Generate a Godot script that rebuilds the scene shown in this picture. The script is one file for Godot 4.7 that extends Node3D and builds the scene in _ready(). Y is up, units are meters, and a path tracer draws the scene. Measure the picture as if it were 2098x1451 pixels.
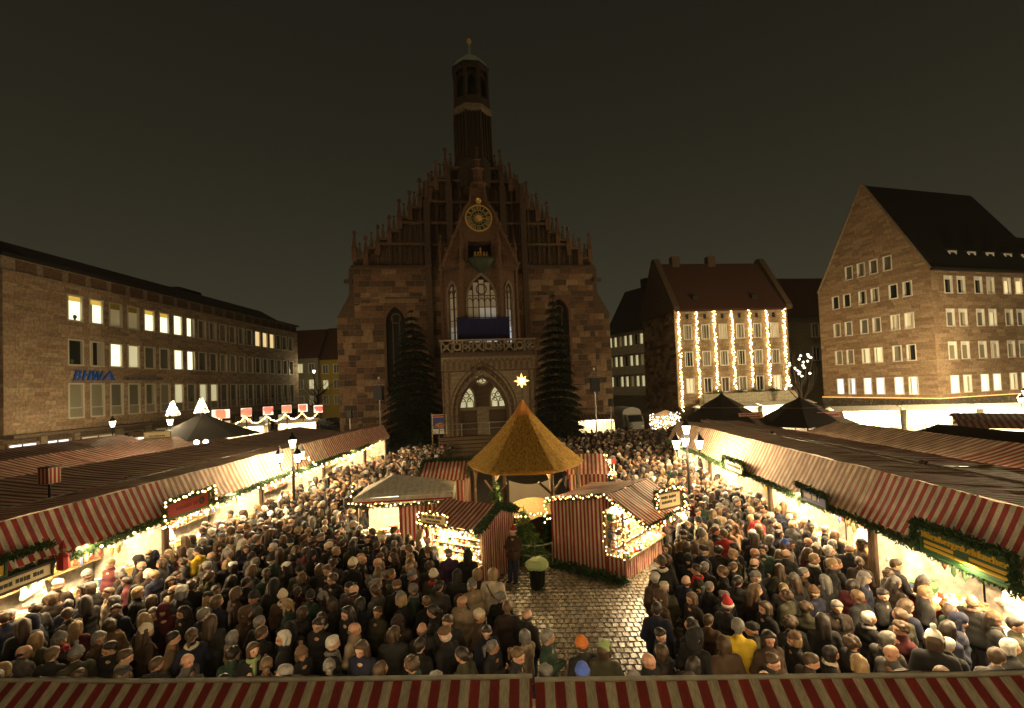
extends Node3D

const HC := 6.2
var M := {}
var TX := {}
var rng := RandomNumberGenerator.new()
var names := {}

# ---------------------------------------------------------------- mesh builder
class B:
	var v := PackedVector3Array()
	var n := PackedVector3Array()
	var c := PackedColorArray()
	var t := PackedVector2Array()
	var i := PackedInt32Array()
	var col := Color(1, 1, 1)

	func quad(a: Vector3, b: Vector3, d: Vector3, e: Vector3, uv := []) -> void:  # counter-clockwise seen from outside
		var nn := (b - a).cross(e - a)
		if nn.length_squared() < 1e-14:
			nn = (d - b).cross(e - b)
		nn = nn.normalized()
		var k := v.size()
		v.append(a); v.append(b); v.append(d); v.append(e)
		for q in 4:
			n.append(nn); c.append(col)
			t.append(uv[q] if uv.size() == 4 else Vector2.ZERO)
		i.append(k); i.append(k + 2); i.append(k + 1)
		i.append(k); i.append(k + 3); i.append(k + 2)

	func tri(a: Vector3, b: Vector3, d: Vector3, uv := []) -> void:
		var nn := (b - a).cross(d - a).normalized()
		var k := v.size()
		v.append(a); v.append(b); v.append(d)
		for q in 3:
			n.append(nn); c.append(col)
			t.append(uv[q] if uv.size() == 3 else Vector2.ZERO)
		i.append(k); i.append(k + 2); i.append(k + 1)

	func box(x: Transform3D, s: Vector3, open_back := false) -> void:
		var h := s * 0.5
		var p := []
		for q in 8:
			p.append(x * Vector3(h.x if q & 1 else -h.x, h.y if q & 2 else -h.y, h.z if q & 4 else -h.z))
		quad(p[4], p[5], p[7], p[6], [Vector2(0, s.y), Vector2(s.x, s.y), Vector2(s.x, 0), Vector2(0, 0)])
		if not open_back:
			quad(p[1], p[0], p[2], p[3], [Vector2(0, s.y), Vector2(s.x, s.y), Vector2(s.x, 0), Vector2(0, 0)])
		quad(p[5], p[1], p[3], p[7], [Vector2(0, s.y), Vector2(s.z, s.y), Vector2(s.z, 0), Vector2(0, 0)])
		quad(p[0], p[4], p[6], p[2], [Vector2(0, s.y), Vector2(s.z, s.y), Vector2(s.z, 0), Vector2(0, 0)])
		quad(p[6], p[7], p[3], p[2], [Vector2(0, s.z), Vector2(s.x, s.z), Vector2(s.x, 0), Vector2(0, 0)])
		quad(p[0], p[1], p[5], p[4], [Vector2(0, s.z), Vector2(s.x, s.z), Vector2(s.x, 0), Vector2(0, 0)])

	func bx(a: Vector3, b: Vector3, xf := Transform3D()) -> void:  # box between two corners
		var lo := a.min(b)
		var hi := a.max(b)
		box(xf * Transform3D(Basis(), (lo + hi) * 0.5), hi - lo)

	func tube(pts: Array, rad: Array, sides := 8, caps := true) -> void:
		var rings := []
		for q in pts.size():
			var d: Vector3 = (pts[min(q + 1, pts.size() - 1)] - pts[max(q - 1, 0)]).normalized()
			var up := Vector3.UP if absf(d.y) < 0.9 else Vector3.RIGHT
			var xa := up.cross(d).normalized()
			var ya := d.cross(xa)
			var r: float = rad[min(q, rad.size() - 1)]
			var k := v.size()
			for w in sides:
				var an := TAU * w / sides
				var o := xa * cos(an) + ya * sin(an)
				v.append(pts[q] + o * r); n.append(o); c.append(col); t.append(Vector2(float(w) / sides, float(q)))
			rings.append(k)
		for q in pts.size() - 1:
			for w in sides:
				var a: int = rings[q] + w
				var b: int = rings[q] + (w + 1) % sides
				var d2: int = rings[q + 1] + (w + 1) % sides
				var e: int = rings[q + 1] + w
				i.append(a); i.append(d2); i.append(b)
				i.append(a); i.append(e); i.append(d2)
		if caps:
			for s in 2:
				var q: int = 0 if s == 0 else pts.size() - 1
				var dd: Vector3 = (pts[1] - pts[0]).normalized() * -1.0 if s == 0 else (pts[-1] - pts[-2]).normalized()
				var k2 := v.size()
				v.append(pts[q]); n.append(dd); c.append(col); t.append(Vector2.ZERO)
				for w in sides:
					v.append(v[rings[q] + w]); n.append(dd); c.append(col); t.append(Vector2.ZERO)
				for w in sides:
					var a2 := k2 + 1 + w
					var b2 := k2 + 1 + (w + 1) % sides
					if s == 0:
						i.append(k2); i.append(a2); i.append(b2)
					else:
						i.append(k2); i.append(b2); i.append(a2)

	func lathe(xf: Transform3D, prof: Array, sides := 12, turn := 0.0) -> void:  # prof: [r, y] from the bottom up, flat faces
		for q in prof.size() - 1:
			for w in sides:
				var a0 := TAU * w / sides + turn
				var a1 := TAU * (w + 1) / sides + turn
				var p0: Array = prof[q]
				var p1: Array = prof[q + 1]
				var a := xf * Vector3(p0[0] * sin(a0), p0[1], p0[0] * cos(a0))
				var b := xf * Vector3(p0[0] * sin(a1), p0[1], p0[0] * cos(a1))
				var d := xf * Vector3(p1[0] * sin(a1), p1[1], p1[0] * cos(a1))
				var e := xf * Vector3(p1[0] * sin(a0), p1[1], p1[0] * cos(a0))
				var uv := [Vector2(a0 * p0[0], -p0[1]), Vector2(a1 * p0[0], -p0[1]), Vector2(a1 * p1[0], -p1[1]), Vector2(a0 * p1[0], -p1[1])]
				if p0[0] < 1e-5:
					tri(a, d, e, [uv[0], uv[2], uv[3]])
				elif p1[0] < 1e-5:
					tri(a, b, d, [uv[0], uv[1], uv[2]])
				else:
					quad(a, b, d, e, uv)

	func poly(xf: Transform3D, pts: Array, z0: float, z1: float) -> void:  # a flat outline (u, y, counter-clockwise) drawn out from z0 to z1
		var flat := PackedVector2Array(pts)
		var ti := Geometry2D.triangulate_polygon(flat)
		for q in range(0, ti.size(), 3):
			var a := flat[ti[q]]
			var b := flat[ti[q + 1]]
			var d := flat[ti[q + 2]]
			if (b - a).cross(d - a) < 0:
				var sw := b
				b = d
				d = sw
			tri(xf * Vector3(a.x, a.y, z1), xf * Vector3(b.x, b.y, z1), xf * Vector3(d.x, d.y, z1), [Vector2(a.x, -a.y), Vector2(b.x, -b.y), Vector2(d.x, -d.y)])
			tri(xf * Vector3(a.x, a.y, z0), xf * Vector3(d.x, d.y, z0), xf * Vector3(b.x, b.y, z0), [Vector2(a.x, -a.y), Vector2(d.x, -d.y), Vector2(b.x, -b.y)])
		for q in flat.size():
			var a3 := flat[q]
			var b3 := flat[(q + 1) % flat.size()]
			quad(xf * Vector3(a3.x, a3.y, z1), xf * Vector3(a3.x, a3.y, z0), xf * Vector3(b3.x, b3.y, z0), xf * Vector3(b3.x, b3.y, z1))

	func add(o: B, xf: Transform3D) -> void:
		var k := v.size()
		for q in o.v.size():
			v.append(xf * o.v[q]); n.append((xf.basis * o.n[q]).normalized()); c.append(o.c[q]); t.append(o.t[q])
		for q in o.i:
			i.append(q + k)

	func mesh() -> ArrayMesh:
		var a := []
		a.resize(Mesh.ARRAY_MAX)
		a[Mesh.ARRAY_VERTEX] = v
		a[Mesh.ARRAY_NORMAL] = n
		a[Mesh.ARRAY_COLOR] = c
		a[Mesh.ARRAY_TEX_UV] = t
		a[Mesh.ARRAY_INDEX] = i
		var m := ArrayMesh.new()
		if i.size():
			m.add_surface_from_arrays(Mesh.PRIMITIVE_TRIANGLES, a)
		return m

# ---------------------------------------------------------------- small helpers
func P(x: float, y: float, d: float) -> Vector3:  # across, up, ahead
	return Vector3(x, y, -d)

func T(p: Vector3, ry := 0.0) -> Transform3D:
	return Transform3D(Basis(Vector3.UP, ry), p)

func numbered(called: String) -> String:
	var k: int = names.get(called, 0)
	names[called] = k + 1
	return called if k == 0 else "%s_%03d" % [called, k]

func tag(o: Node3D, label: String, category: String, group := "") -> Node3D:
	o.set_meta("label", label)
	o.set_meta("category", category)
	if group != "":
		o.set_meta("group", group)
	return o

func thing(called: String, label: String, category: String, at: Vector3, ry := 0.0, group := "") -> Node3D:
	var o := Node3D.new()
	o.name = numbered(called)
	add_child(o)
	o.position = at
	o.rotation.y = ry
	tag(o, label, category, group)
	return o

func inst(called: String, m: Mesh, mat: Material, parent: Node) -> MeshInstance3D:
	var o := MeshInstance3D.new()
	if parent == self:
		called = numbered(called)
	o.name = called
	o.mesh = m
	o.material_override = mat
	parent.add_child(o, true)
	return o

func obj(called: String, b: B, mat: Material, parent: Node, stuff := false) -> MeshInstance3D:
	var o := inst(called, b.mesh(), mat, parent)
	if stuff:
		o.set_meta("kind", "stuff")
	return o

func struct(o: Node) -> void:
	o.set_meta("kind", "structure")

func mat(albedo: Color, rough := 0.85, opts := {}) -> StandardMaterial3D:  # albedo given in linear values
	var m := StandardMaterial3D.new()
	m.albedo_color = albedo.linear_to_srgb()
	m.roughness = rough
	for k in opts:
		m.set(k, opts[k])
	return m

func glow(col: Color, energy: float, albedo := Color(0.8, 0.75, 0.65)) -> StandardMaterial3D:
	var m := mat(albedo, 0.5)
	m.emission_enabled = true
	m.emission = col
	m.emission_energy_multiplier = energy
	return m

func ntex(freq: float, lo: Color, hi: Color, oct := 4, kind := FastNoiseLite.TYPE_SIMPLEX_SMOOTH, normal := 0.0, sz := 256, sd := 1) -> NoiseTexture2D:
	var f := FastNoiseLite.new()
	f.noise_type = kind
	f.frequency = freq
	f.fractal_octaves = oct
	f.seed = sd
	var t := NoiseTexture2D.new()
	t.width = sz
	t.height = sz
	t.seamless = true
	t.noise = f
	if normal > 0.0:
		t.as_normal_map = true
		t.bump_strength = normal
	else:
		var g := Gradient.new()
		g.set_color(0, lo)
		g.set_color(1, hi)
		t.color_ramp = g
	return t

func image_tex(w: int, h: int, f: Callable) -> ImageTexture:
	var im := Image.create(w, h, false, Image.FORMAT_RGB8)
	for y in h:
		for x in w:
			im.set_pixel(x, y, f.call(x, y))
	return ImageTexture.create_from_image(im)

func stripes(a: Color, b: Color, sd: int) -> ImageTexture:  # woven awning cloth: four stripe pairs across, wear and damp stains
	var f := FastNoiseLite.new()
	f.seed = sd
	f.frequency = 0.012
	var g := FastNoiseLite.new()
	g.seed = sd + 5
	g.frequency = 0.11
	return image_tex(256, 256, func(x, y):
		var ph := fmod(float(x) / 64.0 + 0.012 * g.get_noise_2d(x * 0.3, y * 0.6), 1.0)
		var e := smoothstep(0.46, 0.5, ph) * (1.0 - smoothstep(0.96, 1.0, ph))
		var w := 0.86 + 0.22 * f.get_noise_2d(x, y * 0.7) + 0.14 * g.get_noise_2d(x, y)
		var q := a.lerp(b, e)
		return Color(clampf(q.r * w, 0, 1), clampf(q.g * w, 0, 1), clampf(q.b * w, 0, 1)))

func materials() -> void:
	var grain := ntex(0.02, Color(0.72, 0.72, 0.72), Color(1, 1, 1), 5)
	var bump := ntex(0.05, Color.BLACK, Color.WHITE, 5, FastNoiseLite.TYPE_SIMPLEX_SMOOTH, 4.0)
	var worn := {"albedo_texture": grain, "uv1_triplanar": true, "uv1_world_triplanar": true, "uv1_scale": Vector3(0.55, 0.55, 0.55), "normal_enabled": true, "normal_texture": bump, "normal_scale": 0.6}
	var vc := worn.duplicate()
	vc.vertex_color_use_as_albedo = true
	M.stone = mat(Color(1, 1, 1), 0.9, vc)
	M.mortar = mat(Color(0.30, 0.24, 0.16), 0.95, worn)
	M.dark_mortar = mat(Color(0.17, 0.12, 0.08), 0.95, worn)
	M.pale_stone = mat(Color(0.34, 0.26, 0.17), 0.9, worn)
	M.red_stone = mat(Color(0.20, 0.105, 0.06), 0.9, worn)
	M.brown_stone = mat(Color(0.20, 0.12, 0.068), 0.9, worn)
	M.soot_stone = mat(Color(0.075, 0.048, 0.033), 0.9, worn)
	M.drape = mat(Color(0.42, 0.38, 0.28), 0.9)
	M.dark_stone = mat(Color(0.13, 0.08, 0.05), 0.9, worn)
	M.plaster = mat(Color(0.42, 0.36, 0.22), 0.9, worn)
	M.yellow_plaster = mat(Color(0.55, 0.38, 0.06), 0.9, worn)
	M.white_plaster = mat(Color(0.62, 0.56, 0.42), 0.9, worn)
	var slate := ntex(0.03, Color(0.6, 0.6, 0.6), Color(1, 1, 1), 3)
	M.roof_dark = mat(Color(0.018, 0.015, 0.013), 0.8, {"albedo_texture": slate, "uv1_triplanar": true, "uv1_world_triplanar": true, "normal_enabled": true, "normal_texture": bump})
	M.roof_red = mat(Color(0.10, 0.035, 0.02), 0.85, {"albedo_texture": slate, "uv1_triplanar": true, "uv1_world_triplanar": true, "normal_enabled": true, "normal_texture": bump})
	M.copper = mat(Color(0.46, 0.60, 0.50), 0.6, {"albedo_texture": grain, "uv1_triplanar": true})
	M.old_bronze = mat(Color(0.05, 0.06, 0.04), 0.5, {"metallic": 0.4})
	M.gold = mat(Color(0.88, 0.60, 0.18), 0.35, {"metallic": 0.35})
	M.iron = mat(Color(0.012, 0.013, 0.012), 0.5, {"metallic": 0.3})
	M.steel = mat(Color(0.3, 0.3, 0.3), 0.4, {"metallic": 0.8})
	M.black = mat(Color(0.01, 0.01, 0.011), 0.6)
	M.white = mat(Color(0.72, 0.70, 0.64), 0.8)
	M.frame = mat(Color(0.52, 0.47, 0.36), 0.7)
	M.wood = mat(Color(0.16, 0.095, 0.045), 0.75, {"albedo_texture": ntex(0.015, Color(0.6, 0.6, 0.6), Color(1, 1, 1), 5), "uv1_triplanar": true, "uv1_scale": Vector3(3, 0.6, 3)})
	M.pale_wood = mat(Color(0.40, 0.28, 0.14), 0.7, {"albedo_texture": grain, "uv1_triplanar": true, "uv1_scale": Vector3(2, 0.5, 2)})
	M.bark = mat(Color(0.055, 0.038, 0.024), 0.95)
	M.cloth_white = mat(Color(0.7, 0.67, 0.58), 0.95, {"albedo_texture": grain, "uv1_triplanar": true, "uv1_scale": Vector3(0.8, 0.8, 0.8), "backlight_enabled": true, "backlight": Color(0.25, 0.23, 0.2)})
	M.cloth_red = mat(Color(0.32, 0.015, 0.015), 0.9)
	M.cloth_blue = mat(Color(0.012, 0.012, 0.07), 0.95, {"rim_enabled": true, "rim": 0.3})
	M.tent_dark = mat(Color(0.022, 0.014, 0.009), 0.9, {"albedo_texture": grain, "uv1_triplanar": true})
	M.green_board = mat(Color(0.02, 0.075, 0.025), 0.6)
	M.yellow_paint = mat(Color(0.62, 0.40, 0.02), 0.6)
	M.red_paint = mat(Color(0.35, 0.02, 0.015), 0.6)
	M.blue_paint = mat(Color(0.01, 0.09, 0.42), 0.5)
	M.lilac_paint = mat(Color(0.16, 0.16, 0.42), 0.6)
	M.pale_board = mat(Color(0.55, 0.47, 0.28), 0.7)
	M.ink = mat(Color(0.05, 0.04, 0.03), 0.8)
	M.cream_ink = mat(Color(0.7, 0.62, 0.42), 0.7)
	M.needle = mat(Color(1, 1, 1), 0.75, {"vertex_color_use_as_albedo": true, "backlight_enabled": true, "backlight": Color(0.2, 0.22, 0.1)})
	M.vcol = mat(Color(1, 1, 1), 0.75, {"vertex_color_use_as_albedo": true})
	M.paint = mat(Color(1, 1, 1), 0.3, {"vertex_color_use_as_albedo": true, "clearcoat_enabled": true, "clearcoat": 0.6})
	M.glass_dark = mat(Color(0.02, 0.022, 0.02), 0.08)
	M.glass_curtain = mat(Color(0.13, 0.125, 0.09), 0.35)
	M.glass_net = mat(Color(0.24, 0.22, 0.15), 0.45)
	M.lit_white = glow(Color(1.0, 0.98, 0.80), 1.5)
	M.lit_soft = glow(Color(0.95, 0.92, 0.70), 0.5)
	M.lit_warm = glow(Color(1.0, 0.86, 0.60), 0.85)
	M.lit_yellow = glow(Color(0.95, 0.75, 0.05), 0.55)
	M.lit_dim = glow(Color(0.85, 0.78, 0.5), 0.09)
	M.lit_blue = glow(Color(0.90, 0.95, 1.0), 1.3)
	M.lit_grey = glow(Color(0.80, 0.80, 0.74), 0.20)
	M.lit_grey_bright = glow(Color(0.88, 0.90, 0.95), 0.5)
	M.lit_grey_dim = glow(Color(0.75, 0.68, 0.55), 0.045)
	M.lamp = glow(Color(1.0, 0.93, 0.74), 9.0)
	M.tube = glow(Color(1.0, 0.93, 0.76), 6.0)
	M.bulb = glow(Color(1.0, 0.82, 0.50), 9.0)
	M.bulb_strong = glow(Color(1.0, 0.83, 0.56), 30.0)
	M.bulb_white = glow(Color(1.0, 0.93, 0.78), 9.0)
	M.bulb_red = glow(Color(1.0, 0.12, 0.06), 3.0)
	M.star = glow(Color(1.0, 0.80, 0.40), 2.2)
	M.star_light = glow(Color(1.0, 0.92, 0.66), 3.6)
	M.tree_light = glow(Color(1.0, 0.88, 0.62), 4.0)
	var cream := Color(0.62, 0.53, 0.38).linear_to_srgb()
	var red := Color(0.36, 0.020, 0.016).linear_to_srgb()
	TX.stripe = stripes(red, cream, 3)
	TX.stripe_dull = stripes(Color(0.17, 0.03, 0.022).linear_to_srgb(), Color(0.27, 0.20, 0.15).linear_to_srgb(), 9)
	TX.stripe_pale = stripes(Color(0.42, 0.17, 0.10).linear_to_srgb(), Color(0.66, 0.57, 0.42).linear_to_srgb(), 14)
	TX.stripe_grey = stripes(Color(0.28, 0.030, 0.026).linear_to_srgb(), Color(0.56, 0.51, 0.38).linear_to_srgb(), 21)
	var weave := ntex(0.2, Color.BLACK, Color.WHITE, 2, FastNoiseLite.TYPE_SIMPLEX_SMOOTH, 3.0, 128)
	for k in ["stripe", "stripe_dull", "stripe_pale", "stripe_grey"]:
		M[k] = mat(Color(1, 1, 1), 0.8, {"albedo_texture": TX[k], "backlight_enabled": true, "backlight": Color(0.34, 0.31, 0.27), "normal_enabled": true, "normal_texture": weave, "normal_scale": 0.25})
	var fib := FastNoiseLite.new()
	fib.frequency = 0.05
	fib.fractal_octaves = 4
	var patch := FastNoiseLite.new()
	patch.frequency = 0.018
	patch.seed = 8
	var thatch := image_tex(512, 512, func(x, y):
		var q := 0.62 + 0.30 * fib.get_noise_2d(x * 2.6, y * 0.35) + 0.22 * fib.get_noise_2d(x * 6.0 + 99.0, y * 0.9) + 0.3 * patch.get_noise_2d(x, y * 1.3)
		return Color(0.30, 0.195, 0.04).lerp(Color(0.86, 0.66, 0.20), clampf(q, 0, 1)))
	M.thatch = mat(Color(0.8, 0.8, 0.8), 0.9, {"albedo_texture": thatch, "uv1_scale": Vector3(0.45, 0.45, 1), "heightmap_enabled": true, "heightmap_texture": thatch, "heightmap_scale": 3.0})
	M.thatch_tuft = mat(Color(1, 1, 1), 0.9, {"vertex_color_use_as_albedo": true})
	var wet := ntex(0.012, Color(0.06, 0.06, 0.06), Color(0.5, 0.5, 0.5), 4)
	M.cobble = mat(Color(1, 1, 1), 1.0, {"vertex_color_use_as_albedo": true, "albedo_texture": grain, "uv1_triplanar": true, "uv1_world_triplanar": true, "uv1_scale": Vector3(1.2, 1.2, 1.2), "roughness_texture": wet, "normal_enabled": true, "normal_texture": bump, "normal_scale": 0.4})
	var cell := ntex(0.06, Color(0.45, 0.45, 0.45), Color(1, 1, 1), 1, FastNoiseLite.TYPE_CELLULAR)
	M.paving = mat(Color(0.10, 0.085, 0.062), 0.75, {"albedo_texture": cell, "uv1_triplanar": true, "uv1_world_triplanar": true, "uv1_scale": Vector3(0.35, 0.35, 0.35)})
	M.joint = mat(Color(0.030, 0.024, 0.016), 0.6)
	M.skin = mat(Color(1, 1, 1), 0.55, {"vertex_color_use_as_albedo": true, "subsurf_scatter_enabled": true, "subsurf_scatter_strength": 0.08})

# ---------------------------------------------------------------- stone walls
func tone(pal: Array) -> Color:
	var a: Color = pal[rng.randi() % pal.size()]
	var k := rng.randf_range(0.87, 1.12)
	return Color(a.r * k, a.g * k * rng.randf_range(0.96, 1.04), a.b * k)

# the stones of a wall as [u0, u1, y0, y1] round its openings ([u0, y0, u1, y1]); edge(y) gives the wall's left and right at a height
func lay(y0: float, y1: float, edge: Callable, holes: Array, course: float, lmin: float, lmax: float) -> Array:
	var ys := []
	var k := maxi(1, roundi((y1 - y0) / course))
	for q in k + 1:
		ys.append(y0 + (y1 - y0) * q / k)
	for h in holes:
		for yy in [h[1], h[3]]:
			if yy > y0 and yy < y1:
				ys.append(yy)
	ys.sort()
	var out := []
	for q in ys.size() - 1:
		var a: float = ys[q]
		var b: float = ys[q + 1]
		if b - a < 0.03:
			continue
		var e: Array = edge.call((a + b) * 0.5)
		var spans := [[e[0], e[1]]]
		for h in holes:
			if h[1] < b - 0.01 and h[3] > a + 0.01:
				var next := []
				for s in spans:
					if h[2] <= s[0] or h[0] >= s[1]:
						next.append(s)
						continue
					if h[0] - s[0] > 0.03:
						next.append([s[0], h[0]])
					if s[1] - h[2] > 0.03:
						next.append([h[2], s[1]])
				spans = next
		for s in spans:
			var u: float = s[0]
			var first := true
			while u < s[1] - 0.01:
				var l := rng.randf_range(lmin, lmax) * (rng.randf_range(0.4, 1.0) if first else 1.0)
				first = false
				if s[1] - u - l < lmin * 0.5:
					l = s[1] - u
				out.append([u, minf(u + l, s[1]), a, b])
				u += l
	return out

func stone_faces(b: B, st: Array, xf: Transform3D, gap: float, proud: float) -> void:
	var p := proud * rng.randf_range(0.5, 1.2)
	var u0: float = st[0] + gap
	var u1: float = st[1] - gap
	var y0: float = st[2] + gap
	var y1: float = st[3] - gap
	if u1 - u0 < 0.02 or y1 - y0 < 0.02:
		return
	b.box(xf * Transform3D(Basis(), Vector3((u0 + u1) * 0.5, (y0 + y1) * 0.5, p * 0.5)), Vector3(u1 - u0, y1 - y0, p), true)

func wall(parent: Node, called: String, xf: Transform3D, y0: float, y1: float, edge: Callable, holes: Array, course: float, lmin: float, lmax: float, pal: Array, mortar: Material, singles := 0, gap := 0.012, proud := 0.035) -> void:
	var st := lay(y0, y1, edge, holes, course, lmin, lmax)
	var back := B.new()
	var b := B.new()
	for s in st:
		back.quad(xf * Vector3(s[0], s[2], 0), xf * Vector3(s[1], s[2], 0), xf * Vector3(s[1], s[3], 0), xf * Vector3(s[0], s[3], 0))
	var w := obj(called, back, mortar, parent)
	if singles > 0:
		var order := st.duplicate()
		order.sort_custom(func(x, y): return (x[1] - x[0]) * (x[3] - x[2]) > (y[1] - y[0]) * (y[3] - y[2]))
		var big := order.slice(0, singles)
		st = order.slice(singles)
		for s in big:
			var one := B.new()
			one.col = tone(pal)
			stone_faces(one, s, xf, gap, proud)
			obj("stone", one, M.stone, w)
	for s in st:
		b.col = tone(pal)
		stone_faces(b, s, xf, gap, proud)
	obj("stone_courses", b, M.stone, w, true)

# ---------------------------------------------------------------- windows
var cache := {}

func window(parent: Node, xf: Transform3D, w: float, h: float, pane: Material, bars := [0, 0], frame: Material = null, fw := 0.11, blind: Material = null, blind_h := 0.0) -> MeshInstance3D:
	var key := "w%.2f %.2f %s %.2f" % [w, h, bars, fw]
	if not cache.has(key):
		var b := B.new()
		var z0 := -0.22
		var z1 := 0.06
		b.bx(Vector3(-w / 2, 0, z0), Vector3(w / 2, fw, z1 + 0.03))
		b.bx(Vector3(-w / 2, h - fw, z0), Vector3(w / 2, h, z1))
		b.bx(Vector3(-w / 2, fw, z0), Vector3(-w / 2 + fw, h - fw, z1))
		b.bx(Vector3(w / 2 - fw, fw, z0), Vector3(w / 2, h - fw, z1))
		for q in bars[0]:
			var u: float = -w / 2 + w * (q + 1) / (bars[0] + 1)
			b.bx(Vector3(u - 0.035, fw, -0.14), Vector3(u + 0.035, h - fw, -0.06))
		for q in bars[1]:
			var y: float = h * (q + 1) / (bars[1] + 1) if bars.size() < 3 else h * bars[2]
			b.bx(Vector3(-w / 2 + fw, y - 0.04, -0.142), Vector3(w / 2 - fw, y + 0.04, -0.062))
		cache[key] = b.mesh()
		var p := B.new()
		p.bx(Vector3(-w / 2 + fw * 0.6, fw * 0.6, -0.17), Vector3(w / 2 - fw * 0.6, h - fw * 0.6, -0.145))
		cache[key + "p"] = p.mesh()
	var f := inst("window", cache[key], frame if frame else M.frame, parent)
	f.transform = xf
	inst("pane", cache[key + "p"], pane, f)
	if blind:
		var bb := B.new()
		bb.bx(Vector3(-w / 2 + fw, h - fw - blind_h, -0.143), Vector3(w / 2 - fw, h - fw, -0.125))
		obj("blind", bb, blind, f)
	return f

# ---------------------------------------------------------------- lights, garlands, signs
func area(at: Vector3, towards: Vector3, size: Vector2, energy: float, col := Color(1.0, 0.86, 0.64)) -> void:
	var l := AreaLight3D.new()
	l.name = numbered("stall_lamp_light")
	l.area_size = size
	l.light_energy = energy
	l.light_color = col
	l.shadow_enabled = true
	add_child(l)
	l.position = at
	var up := Vector3.UP if absf(towards.normalized().y) < 0.95 else Vector3(0, 0, -1)
	l.look_at_from_position(at, at + towards, up)
	l.set("area_range", 60.0)
	l.set("area_attenuation", 2.0)

func omni(at: Vector3, energy: float, col: Color, size := 0.12) -> void:
	var l := OmniLight3D.new()
	l.name = numbered("lantern_light")
	l.light_energy = energy
	l.light_color = col
	l.light_size = size
	l.omni_range = 80.0
	l.omni_attenuation = 2.0
	l.shadow_enabled = true
	add_child(l)
	l.position = at

func along(pts: Array, s: float) -> Vector3:
	var left := s
	for q in pts.size() - 1:
		var l: float = (pts[q + 1] - pts[q]).length()
		if left <= l or q == pts.size() - 2:
			return pts[q].lerp(pts[q + 1], left / maxf(l, 1e-6))
		left -= l
	return pts[-1]

func length(pts: Array) -> float:
	var s := 0.0
	for q in pts.size() - 1:
		s += (pts[q + 1] - pts[q]).length()
	return s

func bulbs(b: B, pts: Array, gap: float, r: float, jit := 0.04) -> void:
	var n := int(length(pts) / gap) + 1
	for q in n:
		var p := along(pts, q * gap) + Vector3(rng.randf_range(-jit, jit), rng.randf_range(-jit, jit), rng.randf_range(-jit, jit))
		b.lathe(T(p, rng.randf() * 3.0), [[0.0, -r], [r * 0.85, -r * 0.3], [r * 0.8, r * 0.45], [0.0, r]], 5)

func light_string(label: String, pts: Array, gap := 0.2, r := 0.035, group := "strings of fairy lights", red := false, jit := 0.05) -> void:
	var o := thing("light_string", label, "fairy lights", pts[0], 0.0, group)
	var loc := []
	for p in pts:
		loc.append(p - pts[0])
	var w := B.new()
	w.tube(loc, [0.008], 4, false)
	obj("wire", w, M.iron, o)
	var b := B.new()
	bulbs(b, loc, gap, r, jit)
	obj("light_bulbs", b, M.bulb, o, true)
	if red:
		var b2 := B.new()
		bulbs(b2, loc, gap * 3.1, r, jit * 1.4)
		obj("red_light_bulbs", b2, M.bulb_red, o, true)

func sprays(b: B, p: Vector3, r: float, n: int, l: float, cols: Array, droop := 0.3) -> void:
	for q in n:
		var d := Vector3(rng.randfn(), rng.randfn() - droop, rng.randfn()).normalized()
		var o := p + Vector3(rng.randf_range(-r, r), rng.randf_range(-r, r), rng.randf_range(-r, r)) * 0.6
		var s := d.cross(Vector3(rng.randfn(), rng.randfn(), rng.randfn())).normalized() * l * 0.17
		var a: Color = cols[rng.randi() % cols.size()]
		b.col = a * rng.randf_range(0.7, 1.3)
		var e := o + d * l * rng.randf_range(0.6, 1.2)
		var m := (o + e) * 0.5
		b.quad(o - s * 0.4, m + s, e, m - s)

var FIR := [Color(0.020, 0.055, 0.014), Color(0.030, 0.075, 0.018), Color(0.014, 0.040, 0.012), Color(0.045, 0.085, 0.02)]

func garland(label: String, pts: Array, r := 0.11, dens := 55.0) -> void:
	var o := thing("fir_garland", label, "garland", pts[0], 0.0, "fir garlands on the stalls")
	var loc := []
	for p in pts:
		loc.append(p - pts[0])
	var w := B.new()
	w.tube(loc, [0.02], 5)
	obj("rope", w, M.bark, o)
	var b := B.new()
	var L := length(pts)
	var n := int(L * dens)
	for q in n:
		sprays(b, along(loc, L * q / n), r, 6, r * 1.0, FIR)
	obj("fir_sprays", b, M.needle, o, true)

func text(parent: Node, s: String, h: float, m: Material, xf: Transform3D, font := "Droid Sans", bold := true, depth := 0.03, slant := 0.0) -> void:
	var tm := TextMesh.new()
	var f := SystemFont.new()
	f.font_names = PackedStringArray([font])
	f.font_weight = 700 if bold else 400
	tm.font = f
	tm.text = s
	tm.font_size = 32
	tm.pixel_size = h / 24.0
	tm.depth = depth
	tm.curve_step = 2.0
	var o := inst("lettering", tm, m, parent)
	o.transform = xf * Transform3D(Basis(Vector3(1, 0, 0), Vector3(slant, 1, 0), Vector3(0, 0, 1)), Vector3.ZERO)

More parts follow.
